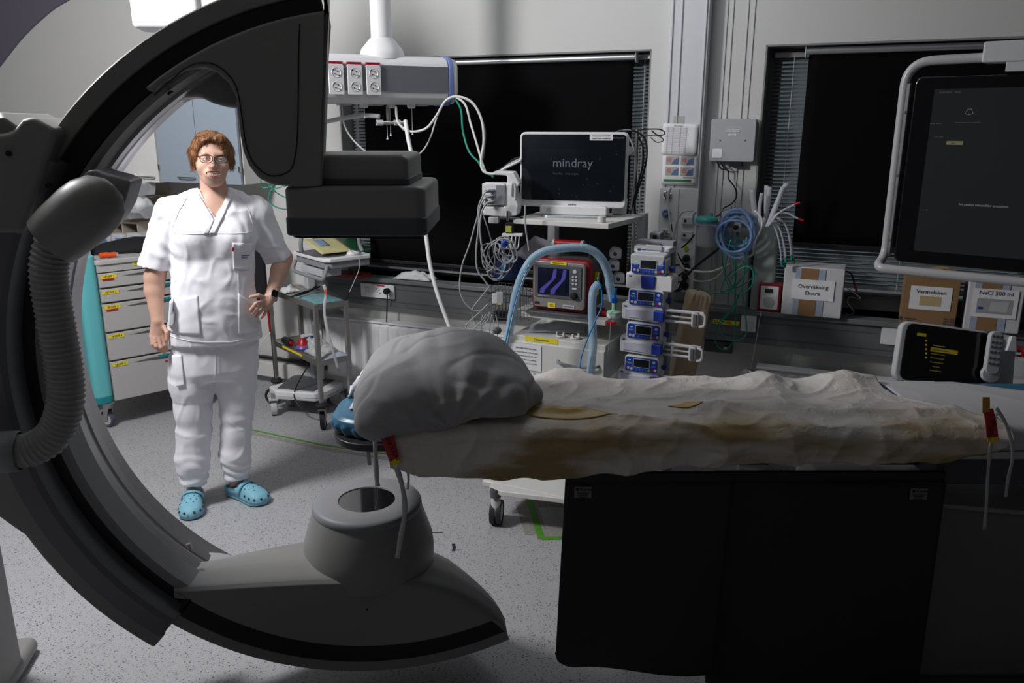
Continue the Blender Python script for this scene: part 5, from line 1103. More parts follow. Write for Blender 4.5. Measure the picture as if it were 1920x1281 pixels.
# things on the cart
LT = lf(TC, TR_)
def on_cart(x, y): p = TC + Matrix.Rotation(TR_, 3, 'Z') @ Vector((x, y, zT + .016)); return p
def bottle(p, label, r=.026, h=.10):
    t = thing('bottle', label, 'bottle', p, 0, 'white plastic bottles on the medicine cart')
    MB().lathe([(0, 0), (r, 0), (r, h * .7), (r * .8, h * .82), (r * .45, h * .88), (r * .45, h)], n=24).build('bottle_body', mat('translucent_white', (.72, .74, .76), .25, alpha=.75), t, ang=50)
    MB().lathe([(r * .62, h * .9), (r * .62, h * 1.12), (r * .5, h * 1.15), (0, h * 1.15)], n=20).build('cap', m_white, t)
bottle(on_cart(.0, .16), 'white capped plastic bottle at the front edge of the teal cart, right one', .028, .10); bottle(on_cart(-.05, .30), 'taller white capped bottle behind the other on the teal cart', .028, .13)
pb = on_cart(.32, .22); t = tag(MB().grid(30, 16, lambda u, v: (pb.x + (u - .5) * .46, pb.y + (v - .5) * .26 + (u - .5) * .2, pb.z + .002 + .075 * math.sin(PI * min(1, max(0, u))) ** .4 * math.sin(PI * v) ** .5 + .012 * noise.noise(Vector((u * 6, v * 5, 1))))).build('black_bag', mat('black_fabric', (.008, .008, .010), .85, bump=.3), thick=.003, ang=0), 'black fabric bag lying flat on top of the teal cart', 'bag')
for k, (x, y) in enumerate(((.06, .05), (.095, .03))):
    p = on_cart(x, y) + Vector((0, 0, .018)); t = thing('medicine_vial', ('orange-red capped vial lying on the teal cart, nearer the bottles', 'orange-red vial lying on the teal cart, beside the black bag')[k], 'vial', p, R(40), 'orange vials on the medicine cart')
    MB().cyl((-.02, 0, 0), (.025, 0, 0), .014, n=18).build('vial_body', mat('orange_glass', (.75, .09, .015), .2), t); MB().cyl((.025, 0, 0), (.036, 0, 0), .011, n=14).build('vial_cap', m_glass, t)
p = TC + Matrix.Rotation(TR_, 3, 'Z') @ Vector((-.085, .06, zT - .03)); t = thing('scissors_tool', 'black-handled metal tool clipped across the teal cart handle', 'tool', p, TR_)
MB().tube([(.0, -.06, .09), (-.02, .04, .0)], .003, 6).build('metal_shank', m_chrome, t); MB().tube([(-.02, .04, .0), (-.035, .09, -.05)], lambda q: .009 * (1 + .25 * math.sin(q * 12)), 8).build('black_grip', m_black, t); MB().ball((.0, -.06, .09), .010, 8).build('tool_tip', m_yellow, t)
# ================================================================== steel trolley
SR = R(40); SCn = Vector((-1.10, 4.41, 0)); SW, SL = .19, .61
st = thing('steel_trolley', 'brushed steel two-shelf instrument trolley right of the woman', 'trolley', SCn, SR)
zt1, zt2 = at(595, 572, 4.41).z, at(598, 678, 4.41).z
for z, n in ((zt1, 1), (zt2, 2)):
    MB().box((SW / 2, SL / 2, z - .003), (SW, SL, .006)).build('shelf', mat('shelf_steel', (.32, .32, .31), .4, metal=.8), st)
    mb = MB().box((SW / 2, 0, z - .014), (SW, .012, .034)).box((SW / 2, SL, z - .014), (SW, .012, .034)).box((0, SL / 2, z - .014), (.012, SL, .034)).box((SW, SL / 2, z - .014), (.012, SL, .034)); mb.build('shelf_edge', m_steel, st, bevel=.002)
for x, y in ((0, 0), (SW, 0), (0, SL), (SW, SL)): MB().box((x, y, (zt1 + .15) / 2), (.024, .024, zt1 - .15 + .004)).build('post', m_steel, st, bevel=.002)
for x, y, a in ((0, 0, -.6), (SW, 0, .3), (0, SL, 1.0), (SW, SL, .4)):
    castor('castor', st, x, y, .055, .026, a, m_rubber, m_steel, .14); MB().lathe([(0, 0), (.035, 0), (.037, .01), (.03, .02), (0, .02)], (x, y, .147), n=20).build('rubber_bumper', m_rubber, st)
S2W = lambda x, y, z: SCn + Matrix.Rotation(SR, 3, 'Z') @ Vector((x, y, z))
def crumple(name, label, c, sx, sy, h, m, seed, cat, rz=0.0, group=None, n=26, sharp=3.2):
    M3 = Matrix.Rotation(rz, 3, 'Z')
    f = lambda u, v: Vector(c) + M3 @ Vector(((u - .5) * sx, (v - .5) * sy, .002 + h * (math.sin(PI * u) * math.sin(PI * v)) ** .5 * (.75 + .6 * noise.noise(Vector((u * sharp, v * sharp, seed)))) + h * .10 * noise.noise(Vector((u * 9, v * 9, seed)))))
    return tag(MB().grid(n, n, f).build(name, m, ang=0, thick=.002), label, cat, group)
m_clearbag = mat('clear_bag', (.70, .74, .72), .15, alpha=.55, bump=.5, bump_scale=60, noise_amt=0)
z = zt2 + .002
crumple('plastic_bag', 'crumpled clear plastic bag with red tips on the lower trolley shelf', S2W(.10, .14, z), .16, .20, .055, m_clearbag, 3, 'bag', SR)
crumple('surgical_pack', 'pile of pale blue paper packs at the right of the lower trolley shelf', S2W(.10, .04, z), .17, .10, .022, mat('pale_blue_paper', (.42, .47, .55), .7), 8, 'pack', SR)
crumple('plastic_bag', 'greenish clear bag standing behind the red mask on the lower shelf', S2W(.12, .27, z), .12, .12, .085, m_clearbag, 5, 'bag', SR)
mk = thing('face_mask', 'red and purple rubber breathing mask on the lower trolley shelf', 'mask', S2W(.05, .30, z), SR)
MB().lathe([(.042, 0), (.046, .008), (.040, .022), (.030, .030)], n=28).build('purple_cushion', mat('purple_rubber', (.16, .09, .32), .35), mk); MB().lathe([(.034, .028), (.026, .050), (.014, .062), (.013, .068)], n=24).build('red_dome', m_red, mk, ang=50); MB().lathe([(.011, .066), (.011, .086), (.008, .086), (.008, .066)], n=16).build('connector', m_glass, mk)
t = thing('medicine_box', 'small white carton with red and blue print behind the black bottle', 'box', S2W(.12, .38, z), SR); MB().box((0, 0, .03), (.06, .04, .06)).build('carton', m_white, t, bevel=.001); MB().box((0, -.0205, .045), (.058, .001, .012)).build('blue_band', m_blue, t); MB().box((0, -.0205, .03), (.058, .001, .008)).build('red_band', m_red, t)
t = thing('bottle', 'black bottle with a red cap lying on the lower trolley shelf', 'bottle', S2W(.02, .40, z + .022), SR); MB().cyl((0, .09, 0), (0, 0, 0), .022).build('bottle_body', m_black, t, bevel=.004); MB().cyl((0, 0, 0), (0, -.02, 0), .012).build('cap', m_red, t)
mb = MB().box((0, 0, 0), (.002, .26, .012), None); t = mb.build('yellow_tape', m_yellow); t.location = S2W(-.0085, .33, zt2 - .008); t.rotation_euler = (0, 0, SR); tag(t, 'yellow tape strip stuck along the lower shelf edge of the trolley', 'tape')
z = zt1 + .002
crumple('surgical_pack', 'flat blue-green wrapped pack on the top trolley shelf', S2W(.09, .12, z), .17, .26, .018, mat('blue_green_wrap', (.16, .33, .36), .5, noise_amt=.3), 12, 'pack', SR)
crumple('gauze_pack', 'small crumpled white pack on the top trolley shelf by the woman\'s wrist', S2W(.05, .44, z), .10, .10, .035, m_bag, 15, 'pack', SR)
t = thing('forceps', 'black forceps lying on the blue-green pack of the trolley', 'tool', S2W(.06, .22, z + .022), SR + R(20))
MB().tube(cr([(-.12, 0, 0), (-.04, .006, .008), (.04, .0, .012), (.12, .01, .018)], 5), .005, 6).build('upper_blade', m_black, t); MB().tube(cr([(-.12, .01, .0), (-.04, -.01, .004), (.04, .012, .006), (.11, .03, .02)], 5), .005, 6).build('lower_blade', m_black, t)
ribbon('tape_strip', 'long clear strip with a red mark hanging over the trolley edge', [(607, 534), (611, 550), (608, 580), (612, 610), (622, 650), (635, 695)], 4.36, .016, mat('clear_strip', (.62, .64, .66), .3, alpha=.8, noise_amt=0), 'strip', None)
q_ = at(611, 548, 4.35); tag(MB().box(q_, (.012, .003, .03)).build('red_mark', mat('orange_red', (.8, .08, .02), .5)), 'small orange-red tab on the clear strip over the trolley edge', 'tab')
cable('syringe_line', 'thin white line with a knob poking out beside the woman\'s hip', pxc([(478, 652), (492, 640), (507, 624)], 4.2), .002, m_tubew, 6, 'line')
# black bag and red edged thing behind the woman
t = thing('instrument_bag', 'black hanging bag with a red edge behind the woman\'s elbow', 'bag', at(488, 560, 4.75), R(10)); MB().prism(rrect(.09, .40, .02, 4, 0, .17), -.03, .03).build('bag_body', mat('black_fabric', (.01,) * 3, .8), t, bevel=.01); MB().tube([(.04, -.03, -.03), (.045, -.03, -.2)], .006, 8).build('red_cord', m_red, t)
# ================================================================== computer cart
KC = Vector((-1.247, 4.905, 0)); C2 = at(610, 487, 4.38); KR = SR
kc = thing('computer_cart', 'white and grey rolling computer cart behind the steel trolley', 'computer cart', KC, KR); K_ = lf(KC, KR)
zt = C2.z; c0 = K_((C2.x, C2.y, 0)); x0, y0 = c0.x, c0.y
MB().box((-.0, -.0, .55), (.055, .05, .82)).build('column', m_lgrey, kc, bevel=.008)
out = [(x0 + .04, y0), (x0 + .30, y0), (x0 + .30, y0 + .40), (x0, y0 + .40), (x0, y0 + .04)]
MB().prism([(x0 + .03, y0), (x0 + .28, y0 + .0), (x0 + .30, y0 + .03), (x0 + .30, y0 + .38), (x0, y0 + .40), (x0, y0 + .03)], zt - .022, zt, 'xy').build('work_surface', m_white, kc, bevel=.006)
MB().prism([(x0 + .04, y0 + .012), (x0 + .285, y0 + .012), (x0 + .285, y0 + .37), (x0 + .012, y0 + .39), (x0 + .012, y0 + .04)], zt - .062, zt - .021, 'xy').build('drawer_tray', m_grey, kc, bevel=.008)
MB().prism([(x0 + .0, y0 + .10), (x0 + .05, y0 + .05), (x0 + .15, y0 + .05), (x0 + .15, y0 + .36), (x0, y0 + .36)], zt, zt + .003, 'xy').build('dark_mat', m_dgrey, kc)
MB().tube(cr([(x0 + .02, y0 + .33, zt), (x0 + .02, y0 + .33, zt + .06), (x0 + .06, y0 + .36, zt + .135), (x0 + .10, y0 + .36, zt + .145), (x0 + .24, y0 + .20, zt + .145), (x0 + .29, y0 + .16, zt + .13), (x0 + .30, y0 + .15, zt + .04), (x0 + .30, y0 + .12, zt)], 5), .012, 10).build('monitor_frame', m_grey, kc)
MB().tube(cr([(x0 + .02, y0 + .02, zt - .04), (x0 - .01, y0 + .01, zt - .10), (x0 - .01, y0 + .06, zt - .115), (x0 - .01, y0 + .34, zt - .115), (x0 - .01, y0 + .39, zt - .10), (x0 + .01, y0 + .39, zt - .05)], 4), .011, 10).build('push_bar', m_grey, kc)
MB().box((x0 + .07, y0 + .2, zt - .09), (.12, .26, .04)).build('wire_tray', m_lgrey, kc, bevel=.004)
fb = [(-.17, -.50), (.02, -.52), (.10, -.47), (.20, -.20), (.16, .02), (-.14, .04), (-.24, -.20)]
pb_ = [K_(tuple(atz(x, y, .165))) for x, y in ((504, 724), (516, 733), (590, 738), (612, 733), (664, 706), (640, 690), (590, 693), (552, 704), (535, 716))]
MB().prism([(p.x, p.y) for p in pb_], .125, .165, 'xy').build('base', m_white, kc, bevel=.01, seg=3); MB().prism([(p.x, p.y) for p in pb_], .112, .127, 'xy').build('base_rim', m_lgrey, kc, bevel=.004)
pc_ = [K_(tuple(atz(x, y, .167))) for x, y in ((520, 728), (588, 734), (640, 706), (585, 697), (548, 706))]; MB().prism([(p.x, p.y) for p in pc_], .163, .170, 'xy').build('foot_mat', m_dgrey, kc, bevel=.002)
for q, a in (((515, 780), -.4), ((544, 762), -.9), ((640, 760), .5)): w_ = K_(tuple(atz(*q, 0))); castor('castor', kc, w_.x, w_.y, .050, .034, a, m_lgrey, m_lgrey, .115)
wK = lambda x, y, z: KC + Matrix.Rotation(KR, 3, 'Z') @ Vector((x, y, z))
t = thing('ring_binder', 'dark green ring binder propped open on the computer cart', 'binder', wK(x0 + .16, y0 + .22, zt + .004), KR, None, R(0))
MB().prism([(-.11, .0), (.10, .0), (.10, .055)], -.02, .16, 'yz').box((.07, .02, .03), (.24, .26, .012), rotm(rx=R(16))).build('binder_cover', mat('binder_green', (.008, .075, .03), .4), t, bevel=.002); MB().box((.07, .03, .037), (.03, .18, .002), rotm(rx=R(14))).build('spine_label', m_paper, t)
t = tag(MB().grid(8, 8, lambda u, v: wK(x0 + .015 + .20 * u, y0 + .07 + .22 * v, zt + .020 + .055 * v)).build('printed_form', mat('yellow_form', (.55, .52, .26), .8, noise_amt=.25, noise_scale=18), thick=.002), 'yellowish printed forms lying on the green binder', 'paper')
tag(MB().grid(4, 4, lambda u, v: wK(x0 + .06 + .06 * u, y0 + .17 + .09 * v, zt + .050 + .022 * v)).build('sticky_note', mat('blue_note', (.22, .30, .50), .8), thick=.001), 'small blue note on the yellow forms', 'paper')
p = wK(x0 + .20, y0 + .045, zt + .001); tag(MB().ball(p + Vector((0, 0, .008)), .042, 20, (.8, 1.0, .42), rotm(rz=R(-50))).build('computer_mouse', m_white), 'white computer mouse at the corner of the computer cart', 'mouse')
cable('mouse_cable', 'white mouse cable arching from the cart and hanging down its side', [p + Vector((.04, .02, .01))] + pxc([(655, 468), (672, 482), (673, 505), (663, 530), (655, 548)], 4.42), .0022, m_tubew, 6)
cable('power_cable', 'black cable hanging from the frame of the computer cart to its base', pxc([(665, 436), (668, 470), (664, 510), (655, 550), (640, 570)], 4.52, 4.6), .0035, m_blk, 6)
cable('power_cable', 'thick black cable curling under the computer cart base onto the floor', pxc([(605, 640), (590, 665), (575, 690), (552, 735), (560, 760), (580, 772), (600, 775)], 4.75, 4.5), .0045, m_blk, 6)
t = thing('document_tray', 'red document tray between the cart and the window wall', 'tray', W(-2.78, .2, .86), -YAW); MB().box((.05, .05, .012), (.24, .10, .024)).build('tray_body', mat('dark_red', (.22,.01,.01), .4), t, bevel=.004)
# ================================================================== window wall, left: sill and sockets
def on_wall(px, py, d): u, z = atw(px, py, d); return u, z
u, z = atw(704, 545, .075); t = wthing('wall_socket', 'white double socket with green lights and a plug, left part of the trunking', 'socket', u, .073, z)
MB().prism(rrect(.083, .082, .004, 3, -.055, 0), -.012, 0).build('data_outlet', m_white, t, bevel=.002); MB().box((-.05, -.014, 0), (.025, .012, .03)).build('data_flap', m_cream, t)
schuko(t, .06, .0, 0, 2, False, .082, .068); MB().box((.045, -.0135, .035), (.05, .002, .008)).build('red_strip', m_redlab, t)
MB().box((.01, -.014, .028), (.004, .003, .004)).build('indicator_light', mat('green_led', (.02, .5, .05), .3, emit=(.05, 1, .2), estr=.5), t)
cable('power_cable', 'black power cable hanging from the wall socket', pxc([(726, 547), (726, 560), (725, 600), (724, 640), (724, 690)], 4.62, 4.68), .004, m_blk, 8)
p_ = at(726, 547, 4.60); tag(MB().lathe([(0, 0), (.018, 0), (.019, .02), (.012, .034), (0, .036)], (p_.x, p_.y + .02, p_.z), (-ND.x, -ND.y, 0), 20).build('power_plug', m_black), 'round black plug in the right socket of the trunking', 'plug')
c_ = W(atw(778, 513, .03)[0], .03, .853)
crumple('plastic_pouch', 'crumpled white plastic pouch lying on the left window sill', c_, .24, .10, .05, m_bag, 21, 'pouch', -YAW, None, 24, 5)
# ================================================================== monitoring cart
MR = R(-26); MC = Vector((at(962, 425, 3.55).x, 3.55, 0)); mw, mdp = .44, .40
mc = thing('monitor_cart', 'cream equipment cart with shelves and one drawer carrying monitor and ventilator', 'equipment cart', MC, MR); M_ = lf(MC, MR)
MW = lambda x, y, z: MC + Matrix.Rotation(MR, 3, 'Z') @ Vector((x, y, z))
def mz(px, py, Y=3.55): return at(px, py, Y).z
z1, z2, z3, z4 = mz(965, 410), mz(958, 583), mz(957, 627), mz(957, 692)
MB().prism([(0, 0), (mw, 0), (mw + .04, mdp), (-.02, mdp)], z1 - .022, z1, 'xy').build('top_shelf', m_cream, mc, bevel=.003)
MB().prism([(0, 0), (mw, 0), (mw + .02, mdp), (-.02, mdp)], z2 - .022, z2, 'xy').build('middle_shelf', m_cream, mc, bevel=.003)
MB().box((mw / 2, mdp / 2, (z3 + z4) / 2), (mw + .01, mdp, z3 - z4)).build('drawer_box', m_cream, mc, bevel=.004)
dr = MB().box((mw / 2, -.008, (z3 - .022 + z4) / 2), (mw + .012, .02, z3 - .026 - z4)).build('drawer', m_cream, mc, bevel=.004)
MB().tube(cr([(mw * .52, -.018, z4 + .075), (mw * .56, -.04, z4 + .072), (mw * .74, -.045, z4 + .066), (mw * .92, -.04, z4 + .072), (mw * .96, -.018, z4 + .075)], 5), .0065, 8).build('handle', m_grey, dr)
MB().box((mw * .32, -.0015, z3 - .010), (.16, .003, .020)).build('yellow_label', m_yellow, mc); text('Ducanthous', .015, m_ink, mc, (mw * .32, -.0035, z3 - .010))
for x in (.03, mw + .03): MB().box((x, mdp - .02, (z1 + .15) / 2), (.04, .05, z1 - .13)).build('upright', m_alu, mc, bevel=.003)
MB().box((mw + .11, mdp - .06, .70), (.05, .06, 1.12)).build('side_column', m_grey, mc, bevel=.004)
MB().box((mw + .11, mdp - .095, .70), (.014, .01, 1.10)).build('column_slot', m_black, mc)
MB().box((mw / 2, .1, .17), (.50, .72, .035)).build('base', m_cream, mc, bevel=.01); MB().box((mw / 2, .30, .22), (.44, .22, .08)).build('base_box', m_lgrey, mc, bevel=.01)
for px, py, a, x, y in ((925, 985, .3, None, None), (0, 0, .8, mw + .03, -.22), (0, 0, .2, -.02, .42), (0, 0, .5, mw + .02, .42)):
    if x is None: q = M_(tuple(atz(px, py, 0))); x, y = q.x + .012, q.y - .0
    castor('castor', mc, x, y, .056, .022, a, mat('dark_blue_rubber', (.02, .025, .035), .6), m_cream, .15, split=True)
    MB().lathe([(0, 0), (.024, 0), (.026, .03), (.022, .04), (0, .04)], (x, y, .142), n=18).build('castor_cap', m_dgrey, mc)
q = M_(tuple(atz(925, 985, 0))); MB().prism([(q.x - .02, q.y + .0), (q.x + .05, q.y - .02), (mw + .06, -.24), (mw + .06, -.18), (mw, .1), (0, .1)], .160, .185, 'xy').build('front_leg', m_cream, mc, bevel=.005)
# paper note on the drawer
t = thing('paper_note', 'white printed note taped to the left of the cream drawer', 'paper', MW(.075, -.021, (z3 + z4) / 2 - .01), MR); MB().box((0, 0, 0), (.15, .001, .12)).build('sheet', m_paper, t)
text('ELEKTRISK TROMBEKTOMI', .0085, m_ink, t, (0, -.002, .040)); 
for i, s in enumerate(('Trombolyse: Max BT <185/110 mmHg', 'Før reperfusjon: Systolisk BT <180', 'Unngå MAP<70 under innledning', 'Etter reperfusjon: Systolisk BT<160')): text(s, .0075, m_ink, t, (0, -.002, .022 - i * .017))
# patient monitor
m_scr = mat('dark_screen', (.006, .009, .013), .12, spec=.6, noise_amt=.4, noise_scale=9, coat=.3)
def logo_mat(): return mat('dim_screen_text', (.10, .12, .14), .4, emit=(.5, .6, .7), estr=.05)
PMr = R(-14); pm = thing('patient_monitor', 'large black-screened patient monitor with silver frame, lettered mindray', 'monitor', at(1074, 405, 3.66), PMr)
pw, ph = .475, .325; zc = at(1074, 320, 3.6).z - at(1074, 405, 3.66).z
MB().prism(rrect(pw, ph, .022, 6, 0, zc), -.03, .03).build('frame', m_white, pm, bevel=.006)
MB().prism(rrect(pw - .016, ph - .040, .014, 5, 0, zc + .010), -.033, -.028).build('screen', m_scr, pm)
text('mindray', .055, logo_mat(), pm, (0, -.0338, zc + .03), ext=.0002, sx=1.0); text('Standby   Ikke angitt', .014, mat('dimmer_screen_text', (.05, .06, .07), .4, emit=(.5, .6, .7), estr=.015), pm, (-.03, -.0338, zc - .015), ext=.0002)
text('mindray', .012, m_ink, pm, (0, -.0305, zc - ph / 2 + .013))
MB().box((pw * .26, -.0345, zc + ph / 2 - .022), (.10, .002, .025)).build('phone_label', m_paper, pm); text('Medtek, Kjetil tlf 90767988', .0068, m_ink, pm, (pw * .26, -.036, zc + ph / 2 - .016)); text('Medtek, Tarner tlf 90896430', .0068, m_ink, pm, (pw * .26, -.036, zc + ph / 2 - .027))
text('BeneVision N17', .007, m_lgrey, pm, (pw * .42, -.0345, zc + ph / 2 - .024))
MB().prism(rrect(.30, .040, .01, 4, .01, .030), -.06, .04).build('base_unit', m_white, pm, bevel=.006); MB().box((-.10, -.061, .032), (.018, .003, .018)).build('power_key', m_lgrey, pm, bevel=.003)
MB().prism(rrect(.27, .20, .03, 4, .01, .0), -.0, .010, 'xy').build('foot', m_alu, pm, bevel=.003); MB().box((0, .01, .07), (.12, .05, .09)).build('neck', m_grey, pm, bevel=.01)
# blots of dust on the screen
mb = MB(); rg = random.Random(5)
for i in range(34):
    x, zz, r_ = rg.uniform(-.2, .2), rg.choice((rg.uniform(-.13, -.04), rg.uniform(-.13, .12))), rg.uniform(.001, .004); mb.lathe([(0, 0), (r_, 0.0002)], (x, -.0334, zc + zz), (0, -1, 0), 8)
mb.build('dust_specks', mat('screen_dust', (.05, .06, .07), .9, alpha=.5, noise_amt=0), pm)['kind'] = 'stuff'
tag(MB().cyl(MW(.395, .04, z1 + .001), MW(.395, .04, z1 + .026), .018).build('tape_roll', m_cream), 'small cream tape roll on the right of the top shelf', 'tape roll')
# transport module left of the monitor
pmx = thing('monitor_module', 'white patient module box with a carrying handle left of the monitor', 'monitor module', at(938, 408, 3.6), R(-8))
def mx_(px, py): v = at(px, py, 3.6) - at(938, 408, 3.6); return v.x, v.z
def rr(px0, py0, px1, py1): a = mx_(px0, py0); b = mx_(px1, py1); return ((a[0] + b[0]) / 2, (a[1] + b[1]) / 2, b[0] - a[0], a[1] - b[1])
x, zz, w_, h_ = rr(907, 343, 950, 383); MB().box((x, 0, zz), (w_, .10, h_)).build('parameter_box', m_white, pmx, bevel=.004)
x, zz, w_, h_ = rr(933, 344, 949, 383); MB().box((x, -.051, zz), (w_, .004, h_ - .01)).build('side_label_panel', m_grey, pmx)
MB().prism([mx_(*q) for q in ((908, 402), (907, 397), (911, 386), (948, 386), (952, 342), (965, 345), (975, 382), (972, 402), (950, 405))], -.045, .08).build('housing', m_white, pmx, bevel=.006)
MB().prism([mx_(*q) for q in ((927, 321), (965, 322), (976, 343), (972, 350), (953, 344), (953, 330), (950, 328), (927, 327))], -.03, .06).build('carry_handle', m_white, pmx, bevel=.006)
for py in (356, 366, 377): x, zz = mx_(922, py); MB().cyl((x + .018, -.05, zz), (x - .02, -.075, zz - .002), .009, .006).build('plug', m_grey, pmx, bevel=.002)
x, zz = mx_(915, 374); MB().cyl((x, -.052, zz), (x, -.045, zz), .007).build('round_port', m_ink, pmx)
MB().tube(cr([(*[(mx_(962, 365)[0])], -.05, mx_(962, 365)[1]), (mx_(964, 345)[0], -.05, mx_(964, 345)[1] + .004), (mx_(969, 347)[0], -.05, mx_(969, 347)[1]), (mx_(969, 372)[0], -.05, mx_(969, 372)[1])], 5), .006, 8).build('cuff_lead', m_lgrey, pmx)
x, zz = mx_(955, 408); MB().box((x, -.02, zz), (.13, .05, .006)).build('clamp_plate', m_chrome, pmx); MB().box((mx_(955, 402)[0], -.05, mx_(955, 402)[1]), (.010, .01, .045)).build('clamp_lever', m_chrome, pmx, bevel=.002)
x, zz, w_, h_ = rr(919, 405, 938, 417); MB().box((x, -.03, zz), (w_, .04, h_)).build('lower_connector', m_lgrey, pmx, bevel=.005)
t = thing('battery_tag', 'black clip with a yellow-green label under the cart shelf', 'tag', at(956, 428, 3.52), R(-10)); MB().box((0, 0, 0), (.035, .02, .05)).build('clip_body', m_black, t, bevel=.004); MB().box((-.004, -.011, -.003), (.026, .002, .028)).build('green_label', mat('lime_label', (.42, .48, .06), .6), t)
# ECG cables, hook comb, blue cuff and basket
G2 = 'grey patient cables left of the monitor cart'
for lab, pts, r, m, Ya, Yb in (
    ('grey lead hanging from the upper plug far down to the left', [(918, 356), (908, 363), (898, 385), (896, 403), (890, 425), (880, 460), (866, 500), (862, 540), (870, 565), (885, 580), (905, 585)], .0035, m_tubeg, 3.52, 3.5),
    ('thick grey lead hanging straight down past the shelf edge', [(925, 366), (908, 373), (899, 395), (897, 430), (893, 470), (895, 505), (908, 525), (920, 540)], .0042, m_tubeg, 3.5, 3.5),
    ('grey lead crossing in front of the coiled bundle', [(925, 377), (912, 382), (903, 400), (900, 430), (905, 470), (918, 498), (930, 505)], .0042, m_tubeg, 3.48, 3.48),
    ('thin grey lead bending right towards the coiled bundle', [(905, 400), (915, 430), (923, 460), (928, 490), (922, 505), (912, 510)], .0028, m_tubeg, 3.5, 3.5),
    ('light lead hanging from the monitor past the shelf front', [(985, 385), (985, 405), (986, 430), (990, 455), (992, 470)], .004, m_tubeg, 3.45, 3.45),
    ('loop of grey lead sagging below the trunking', [(920, 535), (900, 560), (886, 580), (888, 600), (900, 610), (915, 600), (918, 585)], .003, m_tubeg, 3.5, 3.5),
    ('grey lead falling left towards the pillow', [(915, 570), (895, 590), (878, 605), (870, 622)], .003, m_tubeg, 3.5, 3.5),
    ('grey lead falling behind the pillow, the lower of the two', [(912, 590), (900, 605), (888, 618), (882, 628)], .003, m_tubeg, 3.5, 3.5)):
    cable('patient_cable', lab, pxc(pts, Ya, Yb), r, m, 7, 'cable', G2)
t = thing('cable_comb', 'white cable hook comb under the left end of the top shelf', 'cable hook', at(956, 440, 3.52), R(-10))
MB().box((.012, 0, .0), (.09, .03, .012)).build('comb_bar', m_white, t, bevel=.003)
for i in range(5): MB().tube(cr([(-.02 + i * .016, -.01, 0), (-.024 + i * .016, -.02, -.05), (-.034 + i * .016, -.045, -.055), (-.038 + i * .016, -.05, -.035)], 4), .003, 6).build('hook', m_white, t)
rg = random.Random(11)
for i, (cx, cy, rx, ry, tw) in enumerate(((945, 470, 17, 22, .1), (950, 474, 14, 20, -.1), (955, 470, 13, 22, .3), (940, 480, 22, 30, .2), (930, 490, 18, 34, .0), (925, 485, 20, 28, .4), (948, 462, 20, 18, .2), (935, 500, 20, 26, -.2), (952, 480, 10, 14, .0), (930, 478, 24, 30, -.3))):
    pts = []
    for k in range(16):
        a = 2 * PI * k / 16; pts.append(at(cx + rx * math.cos(a) + ry * tw * math.sin(a) + rg.uniform(-1, 1), cy + ry * math.sin(a), 3.47 + .012 * math.cos(a + i) + i * .006))
    tag(MB().tube(cr(pts, 3, True), .0030, 6, closed=True).build('coiled_cable', m_tubeg), ['innermost', 'second', 'third', 'wide left-leaning', 'long low', 'outer left', 'flat upper', 'lowest hanging', 'smallest', 'widest'][i] + ' loop of the grey cable coil hanging from the white comb', 'cable', 'coiled grey cables on the comb')
tag(MB().ball(at(946, 457, 3.44), .016, 14, (1, .6, 1)).build('cable_clip', m_blue), 'round blue clip holding the grey cable coil', 'clip')
t = thing('blood_pressure_cuff', 'dark blue blood pressure cuff hanging behind the cable coil', 'cuff', at(940, 500, 3.58), R(-15))
cuffp = [(-.05, -.035), (-.03, .02), (.02, .055), (.09, .05), (.11, .0), (.07, -.055), (.0, -.06)]
MB().prism(cuffp, -.02, .03).build('cuff_body', mat('navy_fabric', (.006, .02, .085), .7, bump=.3), t, bevel=.01); MB().prism([(-.005, -.05), (.01, -.05), (.04, .055), (.02, .055)], -.023, -.018).build('light_blue_band', mat('sky_blue_band', (.03, .22, .50), .6), t)
bq = at(915, 540, 3.56); bt_ = thing('wire_basket', 'black wire basket behind the hoses at the left of the cart', 'basket', bq, R(-20))
mb = MB(); bw, bd, bh = .19, .13, -.135
for z in (0, -.03, -.06, -.09, -.135): mb.tube([(0, 0, z), (bw, 0, z), (bw, bd, z), (0, bd, z)], .0016, 5, closed=True)
mb.build('horizontal_wires', m_dgrey, bt_)
mb = MB()
for i in range(12): mb.cyl((bw * i / 11, 0, 0), (bw * i / 11, 0, bh), .0014, n=5); mb.cyl((bw * i / 11, bd, 0), (bw * i / 11, bd, bh), .0014, n=5); mb.cyl((bw * i / 11, 0, bh), (bw * i / 11, bd, bh), .0014, n=5)
mb.build('vertical_wires', m_dgrey, bt_)
MB().box((bw + .03, bd / 2, -.05), (.06, .02, .02)).build('mounting_arm', m_steel, bt_)
t = thing('cable_connector', 'grey box connector with a yellow tab hanging in front of the wire basket', 'connector', at(932, 560, 3.5)); MB().box((-.012, 0, .0), (.022, .016, .045)).build('inline_plug', m_white, t, bevel=.004); MB().box((.012, 0, .004), (.032, .02, .05)).build('connector_box', m_lgrey, t, bevel=.004); MB().box((.01, -.011, -.022), (.016, .004, .006)).build('yellow_tab', m_yellow, t)
t = thing('power_brick', 'black charger lying in the wire basket', 'charger', at(942, 592, 3.62)); MB().box((0, 0, 0), (.08, .05, .04)).build('brick', m_black, t, bevel=.006)
tag(MB().ball(at(932, 620, 3.5), .018, 8, (1.2, .4, 1)).build('cable_weight', m_dgrey), 'dark grey cable end piece dangling below the wire basket', 'connector')
